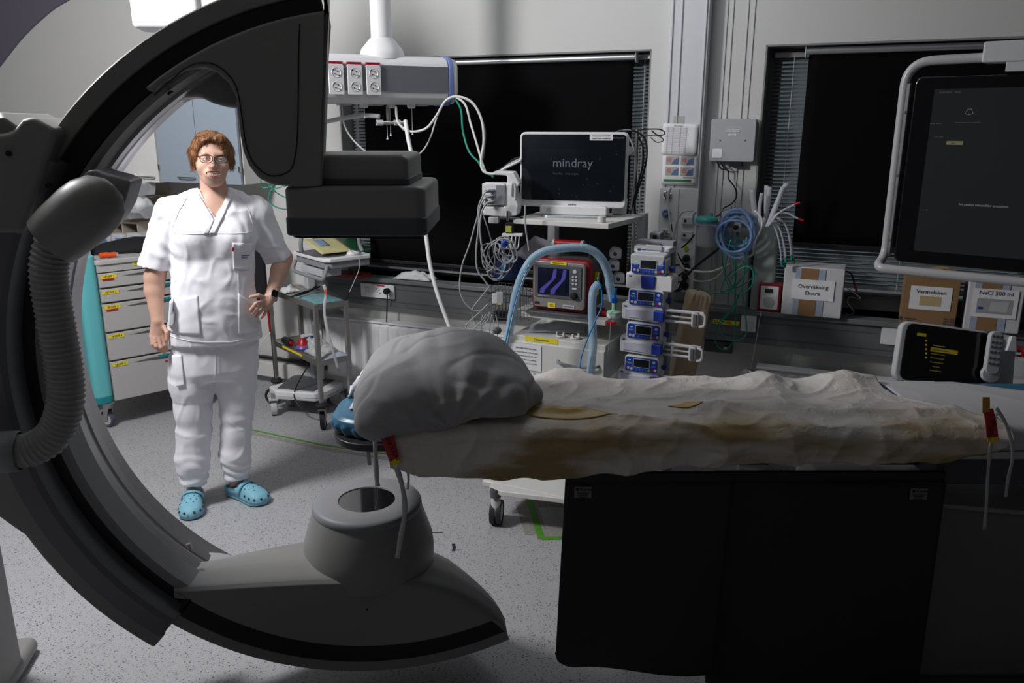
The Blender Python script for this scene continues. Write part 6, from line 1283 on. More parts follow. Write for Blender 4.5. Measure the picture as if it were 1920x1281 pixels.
for i, pts in enumerate(([(915, 590), (905, 610), (908, 635), (915, 660), (912, 690)], [(922, 590), (918, 620), (922, 645), (930, 640), (934, 615), (930, 590)], [(905, 590), (902, 612), (905, 630), (915, 635), (925, 620)], [(926, 600), (924, 640), (920, 680)])):
    cable('patient_cable', ('long thin', 'looped', 'short looped', 'straight thin')[i] + ' grey cable hanging below the wire basket', pxc(pts, 3.5, 3.5), .0026, m_tubeg, 6, 'cable', 'grey cables below the basket')
t = thing('plastic_sleeve', 'clear document sleeve leaning above the ventilator on its left', 'document sleeve', at(1000, 470, 3.56)); q = [at(*p, 3.56) - at(1000, 470, 3.56) for p in ((960, 480), (1003, 442), (1038, 455), (1002, 492))]
MB().add([tuple(k) for k in q] + [tuple(k + Vector((0, .003, 0))) for k in q], [(0, 1, 2, 3), (7, 6, 5, 4), (0, 4, 5, 1), (1, 5, 6, 2), (2, 6, 7, 3), (3, 7, 4, 0)]).build('sleeve', mat('sleeve_plastic', (.45, .46, .50), .2, alpha=.7, noise_amt=0), t)
# ================================================================== ventilator
VR = R(-26); VO = MW(.085, .02, z2 + .015); vt_ = thing('ventilator', 'red and silver transport ventilator with a dark purple screen on the middle shelf', 'ventilator', VO, VR)
vw, vh = .275, .232
MB().prism(rrect(vw, vh, .03, 6, vw / 2, vh / 2), -.004, .05).build('red_shell', mat('ventilator_red', (.28, .008, .014), .4), vt_, bevel=.012, seg=3)
MB().prism(rrect(vw - .012, vh - .014, .024, 5, vw / 2, vh / 2 + .002), .045, .19).build('rear_body', m_dgrey, vt_, bevel=.01); MB().prism(rrect(vw - .030, vh - .028, .018, 5, vw / 2 - .002, vh / 2 + .004), -.022, .0).build('silver_fascia', mat('silver_paint', (.30, .29, .28), .35, metal=.3), vt_, bevel=.005)
MB().prism(rrect(vw - .055, vh - .085, .008, 4, vw / 2 - .004, vh / 2 + .020), -.026, -.018).build('screen_bezel', m_dgrey, vt_, bevel=.002)
sx0, sx1, sz0, sz1 = .040, .185, vh / 2 - .037, vh / 2 + .080
MB().box(((sx0 + sx1) / 2, -.027, (sz0 + sz1) / 2), (sx1 - sx0, .003, sz1 - sz0)).build('screen', mat('indigo_screen', (.006, .008, .025), .15, noise_amt=.5, noise_scale=12, coat=.3), vt_)
m_lilac = mat('lilac_trace', (.05, .04, .22), .3, emit=(.2, .18, .9), estr=.12)
for o in (0, .05): MB().prism([(sx0 + .01 + o, sz0 + .003), (sx0 + .03 + o, sz0 + .003), (sx0 + .035 + o, sz0 + .02), (sx0 + .085 + o * .9, sz0 + .075), (sx0 + .09 + o * .9, sz1 - .003), (sx0 + .075 + o * .9, sz1 - .003), (sx0 + .065 + o * .9, sz0 + .068), (sx0 + .012 + o, sz0 + .022)], -.0292, -.0285).build('screen_graph', m_lilac, vt_)
text('HAMILTON-T1', .0075, m_paper, vt_, (.065, -.027, sz0 - .009)); MB().box((.135, -.0235, vh - .014), (.075, .003, .012)).build('yellow_label', m_yellow, vt_); text('ANESTESI 82208', .0078, m_ink, vt_, (.135, -.0255, vh - .014))
MB().box((.105, -.0235, .030), (.036, .003, .022)).build('yellow_sticker', m_yellow, vt_); text('MTU\nMTK-10', .007, m_ink, vt_, (.105, -.0255, .030)); MB().box((.185, -.0235, .031), (.055, .002, .016)).build('grey_sticker', m_lgrey, vt_); text('HAMILTON MEDICAL', .005, m_blue, vt_, (.185, -.025, .031))
for i in range(3):
    for j in range(2): MB().box((.205 + j * .014, -.027, .165 - i * .016), (.011, .004, .010)).build('soft_key', m_lgrey, vt_, bevel=.002)
MB().lathe([(0, 0), (.009, 0), (.009, .003), (0, .004)], (.212, -.026, .188), (0, -1, 0), 18).build('alarm_key', m_lgrey, vt_); MB().box((.212, -.027, .113), (.022, .004, .009)).build('soft_key', m_lgrey, vt_, bevel=.002)
MB().lathe([(.017, 0), (.017, .003), (.014, .004), (.013, .014), (.0, .016)], (.210, -.026, .083), (0, -1, 0), 24).build('rotary_knob', m_black, vt_, ang=50)
for x in (.028, .04): MB().box((x, -.024, .036), (.010, .003, .010)).build('status_button', m_ink, vt_)
MB().tube(cr([(.03, .08, vh), (.035, .08, vh + .045), (.08, .08, vh + .058), (vw - .08, .08, vh + .058), (vw - .035, .08, vh + .045), (vw - .03, .08, vh)], 5), .011, 10).build('black_carry_loop', m_black, vt_); MB().cyl((.075, .08, vh + .058), (vw - .075, .08, vh + .058), .0165).build('red_handle', m_red, vt_, bevel=.003)
for x in (.070, vw - .070): MB().cyl((x - .006, .08, vh + .058), (x + .006, .08, vh + .058), .018).build('handle_collar', m_lgrey, vt_)
MB().box((vw / 2, .06, -.007), (vw + .03, .2, .012)).build('mounting_plate', m_dgrey, vt_, bevel=.003); MB().box((vw + .006, .06, vh * .55), (.014, .02, .10)).build('yellow_side_label', m_yellow, vt_)
MB().box((vw + .02, .10, .13), (.03, .06, .07)).build('side_valve_block', m_black, vt_, bevel=.005); MB().cyl((vw + .02, .06, .0), (vw + .055, .06, .0), .014).build('red_lock_knob', m_red, vt_)
# breathing hoses
m_hose = mat('blue_translucent_hose', (.42, .62, .78), .2, alpha=.62, noise_amt=0)
def corr(name, label, pts, r, m, group, pitch=.0042):
    path = cr(pts, 60); cum = [0]
    for i in range(len(path) - 1): cum.append(cum[-1] + (path[i + 1] - path[i]).length)
    n_ = len(path); f = lambda t: r * (1 + .055 * math.sin(cum[min(n_ - 1, int(round(t * (n_ - 1))))] / pitch * 2 * PI))
    return tag(MB().tube(path, f, 14).build(name, m, ang=0), label, 'hose', group)
GH = 'pale blue breathing hoses of the ventilator'
corr('breathing_hose', 'pale blue corrugated hose arching over the ventilator', pxc([(928, 735), (940, 690), (952, 640), (960, 590), (972, 535), (993, 492), (1020, 472), (1060, 465), (1100, 466), (1125, 482), (1139, 510), (1144, 540), (1147, 565)], 3.28, 3.3), .0175, m_hose, GH)
corr('breathing_hose', 'pale blue corrugated hose running straight down from the ventilator\'s right side', pxc([(1122, 532), (1112, 548), (1110, 590), (1112, 640), (1109, 680), (1104, 730)], 3.3, 3.22), .0175, m_hose, GH)
m_bline = mat('bright_blue_line', (.01, .25, .60), .3)
cable('sensor_line', 'bright blue sensor tube running beside the left breathing hose', pxc([(990, 500), (980, 520), (967, 560), (955, 610), (946, 650), (935, 700)], 3.25, 3.2), .0028, m_bline, 6, 'tube'); cable('sensor_line', 'clear white sensor tube parallel to the bright blue one on the left', pxc([(992, 497), (975, 540), (964, 580), (956, 620), (950, 660), (945, 700)], 3.26, 3.2), .0026, m_tubew, 6, 'tube')
cable('sensor_line', 'bright blue sensor tube curling down in front of the drawer', pxc([(1120, 520), (1128, 545), (1128, 575), (1117, 600), (1100, 640), (1090, 670), (1087, 700)], 3.25, 3.2), .0028, m_bline, 6, 'tube')
cable('sensor_line', 'thin grey line hanging from the filter down past the drawer', pxc([(1145, 605), (1143, 640), (1137, 680), (1132, 720)], 3.25, 3.25), .0016, m_tubeg, 5, 'tube')
t = thing('breathing_filter', 'white and green round filter with a red cap hanging at the cart corner', 'filter', at(1151, 590, 3.27)); MB().lathe([(0, -.012), (.028, -.010), (.031, 0), (.031, .006)], n=28).build('filter_lower', m_white, t, bevel=.001); MB().lathe([(.031, .006), (.030, .012), (.026, .016), (.010, .020), (.010, .05), (0, .05)], n=28).build('filter_upper', mat('green_white_plastic', (.30, .55, .42), .3), t)
MB().lathe([(.009, -.012), (.008, -.03), (0, -.03)], n=14).build('outlet', m_glass, t); MB().prism(rrect(.045, .012, .005, 3, -.010, -.036), -.008, .008).build('red_cap', mat('bright_red', (.65, .01, .02), .35), t, bevel=.003)
MB().box((.0, 0, .062), (.026, .02, .022)).build('blue_connector', mat('bright_blue', (.01, .12, .60), .35), t, bevel=.004); MB().cyl((0, 0, .07), (0, 0, .11), .009).build('blue_tube_piece', mat('clear_blue', (.05, .3, .7), .2, alpha=.7, noise_amt=0), t)
# pouch and clips on the drawer top
crumple('sterile_pouch', 'clear and white sterile pouch lying on the cream drawer top', MW(.15, .16, z3 + .002), .26, .13, .034, mat('pouch_plastic', (.50, .54, .62), .25, noise_amt=.3, bump=.4, bump_scale=40), 31, 'pouch', MR + R(18))
for k, x in enumerate((.215, .285)):
    t = thing('cable_clamp', ('cream plastic clamp ring on the drawer top, left one', 'cream plastic clamp ring on the drawer top, right one')[k], 'clamp', MW(x, .045, z3 + .001), MR + k, 'cream clamps on the drawer top')
    MB().tube([Vector((.018 * math.cos(a), .018 * math.sin(a), .006)) for a in [2 * PI * i / 16 for i in range(16)]], .005, 6, closed=True).build('ring', m_beige if False else m_cream, t)
    for s in (-1, 1): MB().box((s * .016, -.004, .016), (.008, .010, .016)).build('lug', m_cream, t, bevel=.002)
# pole with hooks behind the monitor
t = thing('infusion_pole', 'chrome drip pole with wire hooks behind the right edge of the monitor', 'drip pole', (at(1193, 300, 3.85).x, 3.85, 1.0), 0)
zt_ = at(1193, 242, 3.85).z - 1.0; MB().cyl((0, 0, -.86), (0, 0, zt_), .010).build('pole', m_chrome, t); MB().cyl((0, 0, -1.0), (0, 0, -.86), .03).build('pole_foot', m_grey, t)
for i, (s, dx, dz) in enumerate(((1, .10, .0), (-1, .09, -.005), (1, .095, -.03))): MB().tube(cr([(0, 0, zt_ + dz - .005), (s * dx * .5, -.03, zt_ + dz), (s * dx, -.04, zt_ + dz - .002), (s * (dx + .02), -.04, zt_ + dz - .02), (s * (dx - .01), -.04, zt_ + dz - .028), (s * dx * .6, -.03, zt_ + dz - .006)], 5), .003, 6).build('wire_hook', m_chrome if i else m_black, t)
MB().cyl((0, 0, .02), (0, 0, .09), .022).build('pole_clamp', m_black, t)
for lab, pts in (('black cable bundle hanging along the drip pole', [(1196, 255), (1205, 275), (1205, 310), (1195, 350), (1186, 385), (1180, 405)]), ('second black cable looping out right of the drip pole', [(1170, 248), (1190, 246), (1210, 262), (1212, 300), (1200, 345), (1190, 380), (1192, 405)]), ('grey cable looping from the pole top down to the shelf', [(1165, 255), (1182, 262), (1192, 300), (1188, 350), (1183, 400)])):
    cable('hanging_cable', lab, pxc(pts, 3.82, 3.82), .0045, m_blk if 'black' in lab else m_tubeg, 7, 'cable', 'cables on the drip pole')
t = thing('pressure_gauge', 'small round gauge on the drip pole beside the monitor', 'gauge', at(1178, 283, 3.8)); MB().lathe([(0, 0), (.020, 0), (.021, .012), (.018, .013), (.017, .010), (0, .010)], (0, 0, 0), (0, -1, 0), 24).build('gauge_body', m_grey, t)
t = thing('blue_bag', 'white and blue dressing bag hanging at the pole bottom', 'bag', at(1160, 385, 3.7)); MB().prism([(-.03, -.04), (.035, -.045), (.04, .03), (-.025, .035)], -.01, .015).build('bag_body', m_paper, t, bevel=.005); MB().box((0, -.012, 0), (.03, .003, .03)).build('blue_print', m_bluelab, t)
# ================================================================== infusion pump tower
TWR = R(-26); TW0 = Vector((at(1180, 470, 3.42).x, 3.42, 0))
tw = thing('pump_stand', 'grey rail stand carrying the four blue-fronted infusion pumps', 'stand', TW0, TWR); TWw = lambda x, y, z: TW0 + Matrix.Rotation(TWR, 3, 'Z') @ Vector((x, y, z))
zt_ = at(1210, 462, 3.42).z
MB().box((.09, .10, (zt_ + .16) / 2), (.16, .05, zt_ - .12)).build('rail_column', m_grey, tw, bevel=.004); MB().box((.09, .07, (zt_ + .16) / 2), (.05, .012, zt_ - .14)).build('rail_slot', m_dgrey, tw)
MB().prism(rrect(.165, .10, .02, 5, .09, .075), zt_ - .028, zt_, 'xy').build('head_unit', m_white, tw, bevel=.006); MB().box((.10, .022, zt_ - .002), (.075, .012, .022)).build('alarm_panel', m_lgrey, tw, bevel=.004); 
MB().box((.035, .0235, zt_ - .014), (.012, .002, .008)).build('maker_mark', m_blue, tw); MB().box((.055, .0235, zt_ - .014), (.018, .002, .003)).build('maker_print', m_blue, tw); text('UniS Agilia', .0085, m_blue, tw, (.145, .0235, zt_ - .018))
MB().tube(cr([(.04, .04, zt_ - .040), (.06, .02, zt_ - .044), (.12, .02, zt_ - .044), (.14, .04, zt_ - .040)], 5), .004, 8).build('grip_bar', m_chrome, tw)
MB().box((.09, .02, zt_ - .05), (.15, .10, .05)).build('head_body', m_lgrey, tw, bevel=.008)
for x, y in ((-.10, -.12), (.28, -.12), (-.10, .25), (.28, .25)): castor('castor', tw, x, y, .04, .022, .4, m_rubber, m_grey, .11)
mb = MB(); mb.box((.09, .065, .13), (.42, .06, .03)); mb.box((-.10, .065, .13), (.04, .42, .03)); mb.box((.28, .065, .13), (.04, .42, .03)); mb.build('foot_frame', m_grey, tw, bevel=.006)
m_pblue = mat('pump_blue', (.018, .05, .36), .35)
def pump(cx_px, cy_px, kind, label):
    p = at(cx_px, cy_px, 3.36); t = thing('infusion_pump', label, 'infusion pump', p, TWR, 'infusion pumps on the grey stand')
    w_, h_ = .142, .066
    MB().prism(rrect(w_ + .012, h_ + .008, .014, 5, 0, 0), -.004, .07).build('control_housing', m_white, t, bevel=.005)
    MB().prism(rrect(w_, h_ - .002, .010, 5, 0, 0), -.0085, -.003).build('blue_keypad', m_pblue, t, bevel=.001)
    MB().prism(rrect(.076, .040, .004, 3, .002, .008), -.0105, -.008).build('display_rim', m_lgrey, t); MB().box((.002, -.011, .008), (.068, .002, .033)).build('display', m_scr, t)
    mb = MB(); 
    for i in range(4): mb.lathe([(0, 0), (.0052, 0), (.0052, .0015), (0, .002)], (-.018 + i * .0135, -.0085, -.021), (0, -1, 0), 12)
    mb.build('blue_keys', mat('key_blue', (.05, .12, .55), .35), t)
    for x, zz, m in ((-.057, -.018, m_lgrey), (-.042, -.020, m_lgrey), (.036, -.021, mat('key_green', (.25, .55, .10), .4)), (.052, -.020, m_red), (.064, -.017, m_lgrey), (.057, .018, m_lgrey)): MB().lathe([(0, 0), (.0062, 0), (.0062, .0018), (0, .0024)], (x, -.0085, zz), (0, -1, 0), 14).build('round_key', m, t)
    MB().box((.055, -.0095, .000), (.020, .002, .010)).build('arrow_key', mat('key_blue', (.05, .12, .55), .35), t); MB().box((-.052, -.009, .018), (.010, .0015, .003)).build('status_light', mat('green_led', (.02, .5, .05), .3, emit=(.05, 1, .2), estr=.5), t)
    text('Agilia', .010, m_lgrey, t, (-.054, -.009, .006))
    mb = MB(); [mb.ball((-.028 + i * .0056, -.0065, -.0355), .0016, 6) for i in range(11)]; mb.build('grille_dots', m_ink, t)
    if kind == 0:
        MB().prism([(-.098, -.035), (.095, -.038), (.105, -.05), (.105, -.105), (-.098, -.102)], .0, .10).build('lower_case', m_white, t, bevel=.006)
        MB().prism([(-.03, -.042), (.032, -.042), (.030, -.092), (.02, -.096), (-.026, -.096)], -.008, .004).build('door_latch', m_pblue, t, bevel=.003)
        MB().box((-.078, -.001, -.048), (.010, .002, .006)).build('maker_mark', m_blue, t)
    else:
        MB().prism([(-.105, -.030), (.070, -.030), (.078, -.046), (.06, -.105), (-.105, -.100)], .0, .10).build('lower_case', m_white, t, bevel=.006)
        MB().prism([(-.09, -.052), (.055, -.050), (.05, -.095), (-.09, -.09)], -.006, .002).build('syringe_tray', mat('pale_lilac_plastic', (.58, .60, .70), .4), t, bevel=.004)
        MB().box((.064, -.008, -.070), (.046, .03, .046)).build('clamp_flap', m_pblue, t, bevel=.006)
        for zz, r_ in ((-.048, .0075), (-.072, .004), (-.094, .006)): MB().cyl((.07, .02, zz), (.245, .02, zz), r_, n=12).build('guide_rod', m_lgrey, t)
        MB().prism(rrect(.030, .062, .008, 4, .215, -.072), -.012, .035).build('plunger_block', m_lgrey, t, bevel=.004)
        MB().tube(cr([(.235, -.005, -.042), (.255, -.01, -.050), (.258, -.01, -.07), (.255, -.01, -.092), (.235, -.005, -.100)], 4), .006, 8).build('end_loop', m_lgrey, t); MB().box((.215, -.014, -.072), (.012, .006, .05)).build('plunger_detail', m_steel, t)
        MB().box((-.088, -.001, -.043), (.010, .002, .006)).build('maker_mark', m_blue, t)
    MB().lathe([(0, 0), (.009, 0), (.012, .012), (.010, .02), (0, .021)], (.080, .04, -.012), (1, 0, 0), 14).build('blue_side_knob', m_blue, t)
    return t
pump(1216, 499, 0, 'topmost infusion pump with a plain grey case and blue latch'); pump(1211, 559, 1, 'infusion pump second from the top with a syringe rail'); pump(1207, 622, 1, 'third infusion pump from the top, just above the lowest'); pump(1203, 684, 1, 'lowest infusion pump, just above the draped table')
# white clamps left of the tower
for i, (x, y) in enumerate(((1152, 475), (1148, 498), (1158, 522))):
    t = thing('pole_clamp', ('upper', 'middle', 'lower')[i] + ' white clamp behind the ventilator hose, left of the pumps', 'clamp', at(x, y, 3.6)); MB().prism([(-.02, -.02), (.03, -.022), (.03, .022), (-.005, .028), (-.02, .01)], -.02, .03).build('clamp_body', m_white, t, bevel=.006); MB().cyl((.0, -.03, 0), (.0, -.02, 0), .008).build('clamp_knob', m_blue, t)
# ================================================================== service column fittings
def plate(px0, py0, px1, py1, d): a = atw(px0, py0, d); b = atw(px1, py1, d); return (a[0] + b[0]) / 2, (a[1] + b[1]) / 2, b[0] - a[0], a[1] - b[1]
gp = wthing('outlet_panel', 'white medical outlet panel with round gas valves on the service duct', 'outlet panel', -0.83, .075, 1.17)
MB().prism(rrect(.19, .51, .008, 3, .0, .0), -.012, .002).build('panel_plate', m_white, gp, bevel=.003)
MB().box((.0, -.0135, 0), (.003, .003, .5)).build('panel_seam', m_lgrey, gp)
for i, (x, z, c) in enumerate(((-.055, .22, m_chrome), (-.055, .13, m_bluelab), (-.055, .03, m_chrome), (-.055, -.05, m_bluelab))):
    MB().lathe([(0, 0), (.021, 0), (.022, .012), (.016, .014), (.012, .008), (0, .008)], (x, -.012, z), (0, -1, 0), 24).build('gas_valve', c, gp); MB().lathe([(0, 0), (.009, 0), (.008, .022), (0, .024)], (x, -.016, z), (0, -1, 0), 14).build('valve_core', m_steel, gp)
for z in (.10, .03): MB().box((.05, -.018, z), (.055, .014, .035)).build('network_outlet', m_cream, gp, bevel=.002); MB().box((.04, -.026, z), (.012, .002, .012)).build('network_port', m_ink, gp)
MB().lathe([(0, 0), (.012, 0), (.012, .006), (0, .006)], (.05, -.012, -.035), (0, -1, 0), 18).build('earth_socket', mat('yellow_green', (.45, .55, .05), .4), gp)
for i, z in enumerate((-.085, -.13, -.175, -.225)):
    MB().lathe([(0, 0), (.019, 0), (.019, .018), (.012, .034), (0, .036)], (.055, -.012, z), (0, -1, 0), 18).build('black_plug', m_black, gp, ang=50)
for z in (-.11, -.20): MB().box((.02, -.014, z), (.008, .003, .03)).build('orange_mark', mat('orange_mark', (.75, .18, .02), .6), gp)
for lab, pts, r, m in (('white hose from the top gas valve falling behind the pumps', [(1258, 352), (1252, 370), (1256, 410), (1262, 450), (1275, 490), (1288, 505), (1330, 510), (1370, 495)], .0055, m_tubew), ('clear beige hose looping from the panel under the flow meter', [(1300, 395), (1278, 400), (1266, 430), (1265, 470), (1278, 500), (1300, 525), (1335, 525), (1362, 500), (1372, 470)], .0045, mat('clear_beige_tube', (.55, .55, .48), .25, alpha=.7, noise_amt=0)),
    ('thick black cable running from the panel up to the flow meter', [(1262, 540), (1270, 545), (1285, 520), (1310, 495), (1345, 468), (1352, 455)], .0065, m_blk), ('black cable curving among the plugs of the outlet panel', [(1258, 420), (1262, 455), (1272, 480), (1284, 500), (1286, 525), (1275, 545), (1262, 540), (1270, 520), (1290, 505)], .005, m_blk),
    ('black plug lead running left from the panel to the pumps', [(1280, 495), (1262, 498), (1250, 500)], .004, m_blk), ('second black plug lead running left to the pumps, the lower one', [(1280, 528), (1265, 530), (1252, 532)], .004, m_blk), ('thin black cable from the grey plug up into the suction jar rail', [(1278, 465), (1290, 455), (1302, 440)], .004, m_blk)):
    cable('panel_cable', lab, pxc(pts, 3.92, 3.9) if False else [W(atw(x, y, .14)[0], .14, atw(x, y, .14)[1]) for x, y in pts], r, m, 8, 'cable', 'cables on the outlet panel')
def wsheet(name, label, px0, py0, px1, py1, d, m=m_paper, cat='paper', ry=0, curl=.0):
    u, z, w_, h_ = plate(px0, py0, px1, py1, d); t = wthing(name, label, cat, u, d, z, None, 0, 0, ry); MB().grid(8, 8, lambda a, b: ((a - .5) * w_, -curl * math.sin(a * PI / 2) ** 2 * (1 - b), (b - .5) * h_)).build('sheet', m, t, thick=.0008); return t, w_, h_
t, w_, h_ = wsheet('notice_sheet', 'white table form taped on the service duct above the photo poster', 1243, 232, 1306, 292, .082, ry=R(1.5), curl=.001)
mb = MB()
for i in range(14): mb.box((-.02, -.0035 - .0006 * i * 0, h_ / 2 - .02 - i * .0085), (w_ * .62, .0008, .0006))
for x in (-.07, -.045, -.01, .02): mb.box((x + .01, -.0035, -.005), (.0006, .0008, .125))
mb.build('table_lines', mat('faint_print', (.22, .22, .26), .8), t); text('Resusciteringsliste', .006, m_ink, t, (-.01, -.003, h_ / 2 - .010))
t, w_, h_ = wsheet('photo_poster', 'poster with four small patient photographs and a green bar on the service duct', 1243, 290, 1305, 348, .079)
m_fl = mat('photo_skin', (.45, .22, .17), .7); m_pb = mat('photo_blue', (.10, .16, .30), .7); m_pbg = mat('photo_grey', (.42, .40, .38), .7)
for i in range(4):
    x, z = (-.036 if i % 2 == 0 else .036), (.045 if i < 2 else -.006)
    MB().box((x, -.0015, z), (.064, .0012, .040)).build('photo', m_pbg, t); MB().lathe([(0, 0), (.011, .0005)], (x - .014, -.0022, z + .002), (0, -1, 0), 16).build('photo_head', m_fl, t); MB().prism([(x - .004, z - .018), (x + .03, z - .018), (x + .03, z + .014), (x + .008, z + .004)], -.0028, -.0022).build('photo_shirt', m_pb, t)
MB().box((-.008, -.0015, -.050), (.135, .0012, .010)).build('green_bar', mat('poster_green', (.03, .22, .06), .7), t)
MB().box((.05, -.0015, -.035), (.06, .001, .002)).build('caption', m_ink, t)
u, z = atw(1272, 225, .075); tag(MB(WM).box((u, -.0745, z), (.05, .001, .04)).build('clear_tape', mat('clear_tape', (.6, .6, .55), .2, alpha=.35, noise_amt=0)), 'strip of clear tape above the table form', 'tape')
# wireless access box
u, z, w_, h_ = plate(1334, 223, 1413, 304, .05)
t = wthing('access_point', 'square light grey wall box with two small labels and a silver sticker whose glint is painted white', 'wall box', u, .005, z); MB().prism(rrect(w_, h_, .012, 5), -.045, 0).build('box_cover', mat('box_grey', (.42, .43, .45), .45), t, bevel=.004)
MB().box((.0, -.046, .044), (.062, .0015, .010)).build('label_strip', m_paper, t); text('TRÅDLØST NETT MTU', .006, m_ink, t, (0, -.0472, .044)); MB().box((-.002, -.046, .026), (.036, .0015, .009)).build('label_strip', m_paper, t); text('AP 2103', .006, m_ink, t, (-.002, -.0472, .026))
for x in (-.058, .058): MB().cyl((x, -.047, 0), (x, -.044, 0), .004, n=10).build('screw', m_steel, t)
MB().prism(rrect(.045, .042, .006, 4, -.068, -.060), -.047, -.044).build('silver_glint_sticker', mat('silver_glint_sticker', (.93, .94, .96), .3), t)  # silver's bright reflection put into a plain white base colour
MB().box((.02, -.02, -h_ / 2 - .012), (.06, .03, .024)).build('cable_gland', m_black, t, bevel=.003)
ow = lambda pts, d: [W(atw(x, y, d)[0], d, atw(x, y, d)[1]) for x, y in pts]
cable('network_cable', 'black cable winding down the wall from the grey box to the suction rail', ow([(1345, 304), (1352, 316), (1365, 320), (1366, 335), (1378, 352), (1381, 368), (1372, 382), (1358, 390), (1350, 402), (1338, 408)], .03), .0035, m_blk, 7)
cable('network_cable', 'second short black cable loop directly under the grey box', ow([(1350, 304), (1358, 314), (1368, 316)], .04), .003, m_blk, 7)
# ------------------------------------------------------------------ suction rail, jar, flow meter, tubes
u0, z0 = atw(1300, 415, .06); u1, _ = atw(1420, 415, .06)
rl = wthing('equipment_rail', 'steel wall rail holding the suction jar and flow meter', 'rail', u0, .03, z0 - .01); MB().box(((u1 - u0) / 2, 0, 0), (u1 - u0, .012, .03)).build('bar', m_steel, rl, bevel=.002); MB().box((.03, .013, 0), (.02, .03, .02)).box((u1 - u0 - .03, .013, 0), (.02, .03, .02)).build('spacer', m_steel, rl)
u, z = atw(1322, 462, .12); sj = wthing('suction_jar', 'clear suction jar with a turquoise lid on the wall rail', 'suction jar', u, .12, z)
MB().lathe([(0, 0), (.042, 0), (.046, .008), (.050, .125), (.048, .125), (.044, .010), (0, .004)], n=32).build('jar', m_glass, sj, ang=50)
MB().lathe([(.052, .118), (.054, .124), (.053, .134), (.040, .144), (.012, .148), (0, .148)], n=32).build('lid', mat('turquoise_lid', (.06, .38, .33), .35), sj, ang=50)
MB().cyl((.02, 0, .144), (.02, 0, .162), .008).build('lid_spout', mat('turquoise_lid', (.06, .38, .33), .35), sj); MB().cyl((0, 0, .01), (0, 0, .12), .004).build('inner_tube', m_glass, sj); MB().lathe([(0, .07), (.010, .07), (.010, .10), (0, .10)], (.01, 0, 0), n=12).build('red_float', mat('soft_red', (.40, .08, .08), .4), sj)
MB().box((0, .05, .10), (.03, .05, .02)).build('jar_bracket', m_steel, sj)
u, z = atw(1362, 402, .10); t = wthing('vacuum_gauge', 'round white vacuum gauge above the coiled blue tubes', 'gauge', u, .10, z); MB().lathe([(0, 0), (.024, 0), (.026, .012), (.023, .018), (.021, .016), (0, .015)], (0, 0, 0), (0, -1, 0), 28).build('gauge_body', m_steel, t); MB().lathe([(0, .0), (.021, 0)], (0, -.0165, 0), (0, -1, 0), 24).build('dial', m_paper, t); MB().box((.003, -.0175, .004), (.003, .001, .018), rotm(ry=R(-30))).build('needle', m_ink, t); MB().box((0, .03, -.0), (.05, .05, .04)).cyl((.015, .02, .02), (.015, .02, .04), .008).build('regulator_body', m_lgrey, t, bevel=.005)
u, z = atw(1384, 425, .13); t = wthing('flow_meter', 'white flow meter with a green glass column in the middle of the tube coils', 'flow meter', u, .14, z); MB().box((0, 0, 0), (.036, .036, .045)).build('meter_body', m_cream, t, bevel=.006); MB().cyl((0, 0, .02), (0, 0, .075), .010).build('glass_column', mat('green_glass', (.05, .25, .18), .1, alpha=.6, noise_amt=0), t); MB().lathe([(0, 0), (.012, 0), (.011, .014), (0, .016)], (-.006, -.018, 0), (0, -1, 0), 18).build('black_knob', m_black, t); MB().cyl((0, 0, -.02), (0, 0, -.05), .006).build('outlet_stem', m_green, t); MB().box((0, .06, 0), (.02, .09, .02)).build('meter_arm', m_steel, t)
m_btube = mat('blue_clear_tube', (.22, .34, .58), .18, alpha=.62, noise_amt=0); rg = random.Random(4)
for i in range(11):
    rx, ry = 26 + (i % 4) * 3.2, 29 + (i % 5) * 3.0; ox, oy = rg.uniform(-3, 3), rg.uniform(-2, 8) + (i % 3) * 3
    pts = [W(atw(x, y, .19 - .008 * i)[0], .10 + .012 * i + .006 * math.cos(k), atw(x, y, .19 - .008 * i)[1]) for k, (x, y) in enumerate([(1384 + ox + rx * math.cos(2 * PI * q / 18), 430 + oy + ry * math.sin(2 * PI * q / 18)) for q in range(18)])]
    tag(MB().tube(cr(pts, 3, True), .0058, 8, closed=True).build('suction_tube', m_btube), ('innermost', 'inner second', 'inner third', 'fourth', 'fifth', 'middle sixth', 'seventh', 'eighth', 'ninth', 'outer tenth', 'frontmost')[i] + ' coil of the pale blue suction tubing around the flow meter', 'tube', 'coils of blue suction tubing')
cable('suction_tube', 'pale blue tube leading from the turquoise lid to the coil', ow([(1305, 398), (1300, 405), (1301, 418), (1312, 423), (1340, 424), (1352, 432), (1356, 455), (1370, 470), (1388, 470), (1402, 445)], .16), .0055, m_btube, 8)
cable('suction_tube', 'clear white hose looping wide under the blue coil', ow([(1415, 395), (1428, 410), (1427, 430), (1415, 455), (1410, 478), (1385, 483), (1360, 465), (1352, 440)], .17), .0055, m_tubew, 8)
tag(MB(WM).cyl((atw(1357, 417, .16)[0], -.16, atw(1357, 417, .16)[1]), (atw(1353, 433, .16)[0], -.16, atw(1353, 433, .16)[1]), .008).build('tube_connector', mat('bright_blue', (.01, .12, .60), .35)), 'blue tube connector left of the flow meter', 'connector')
GG = 'green oxygen tubes hanging from the flow meter'
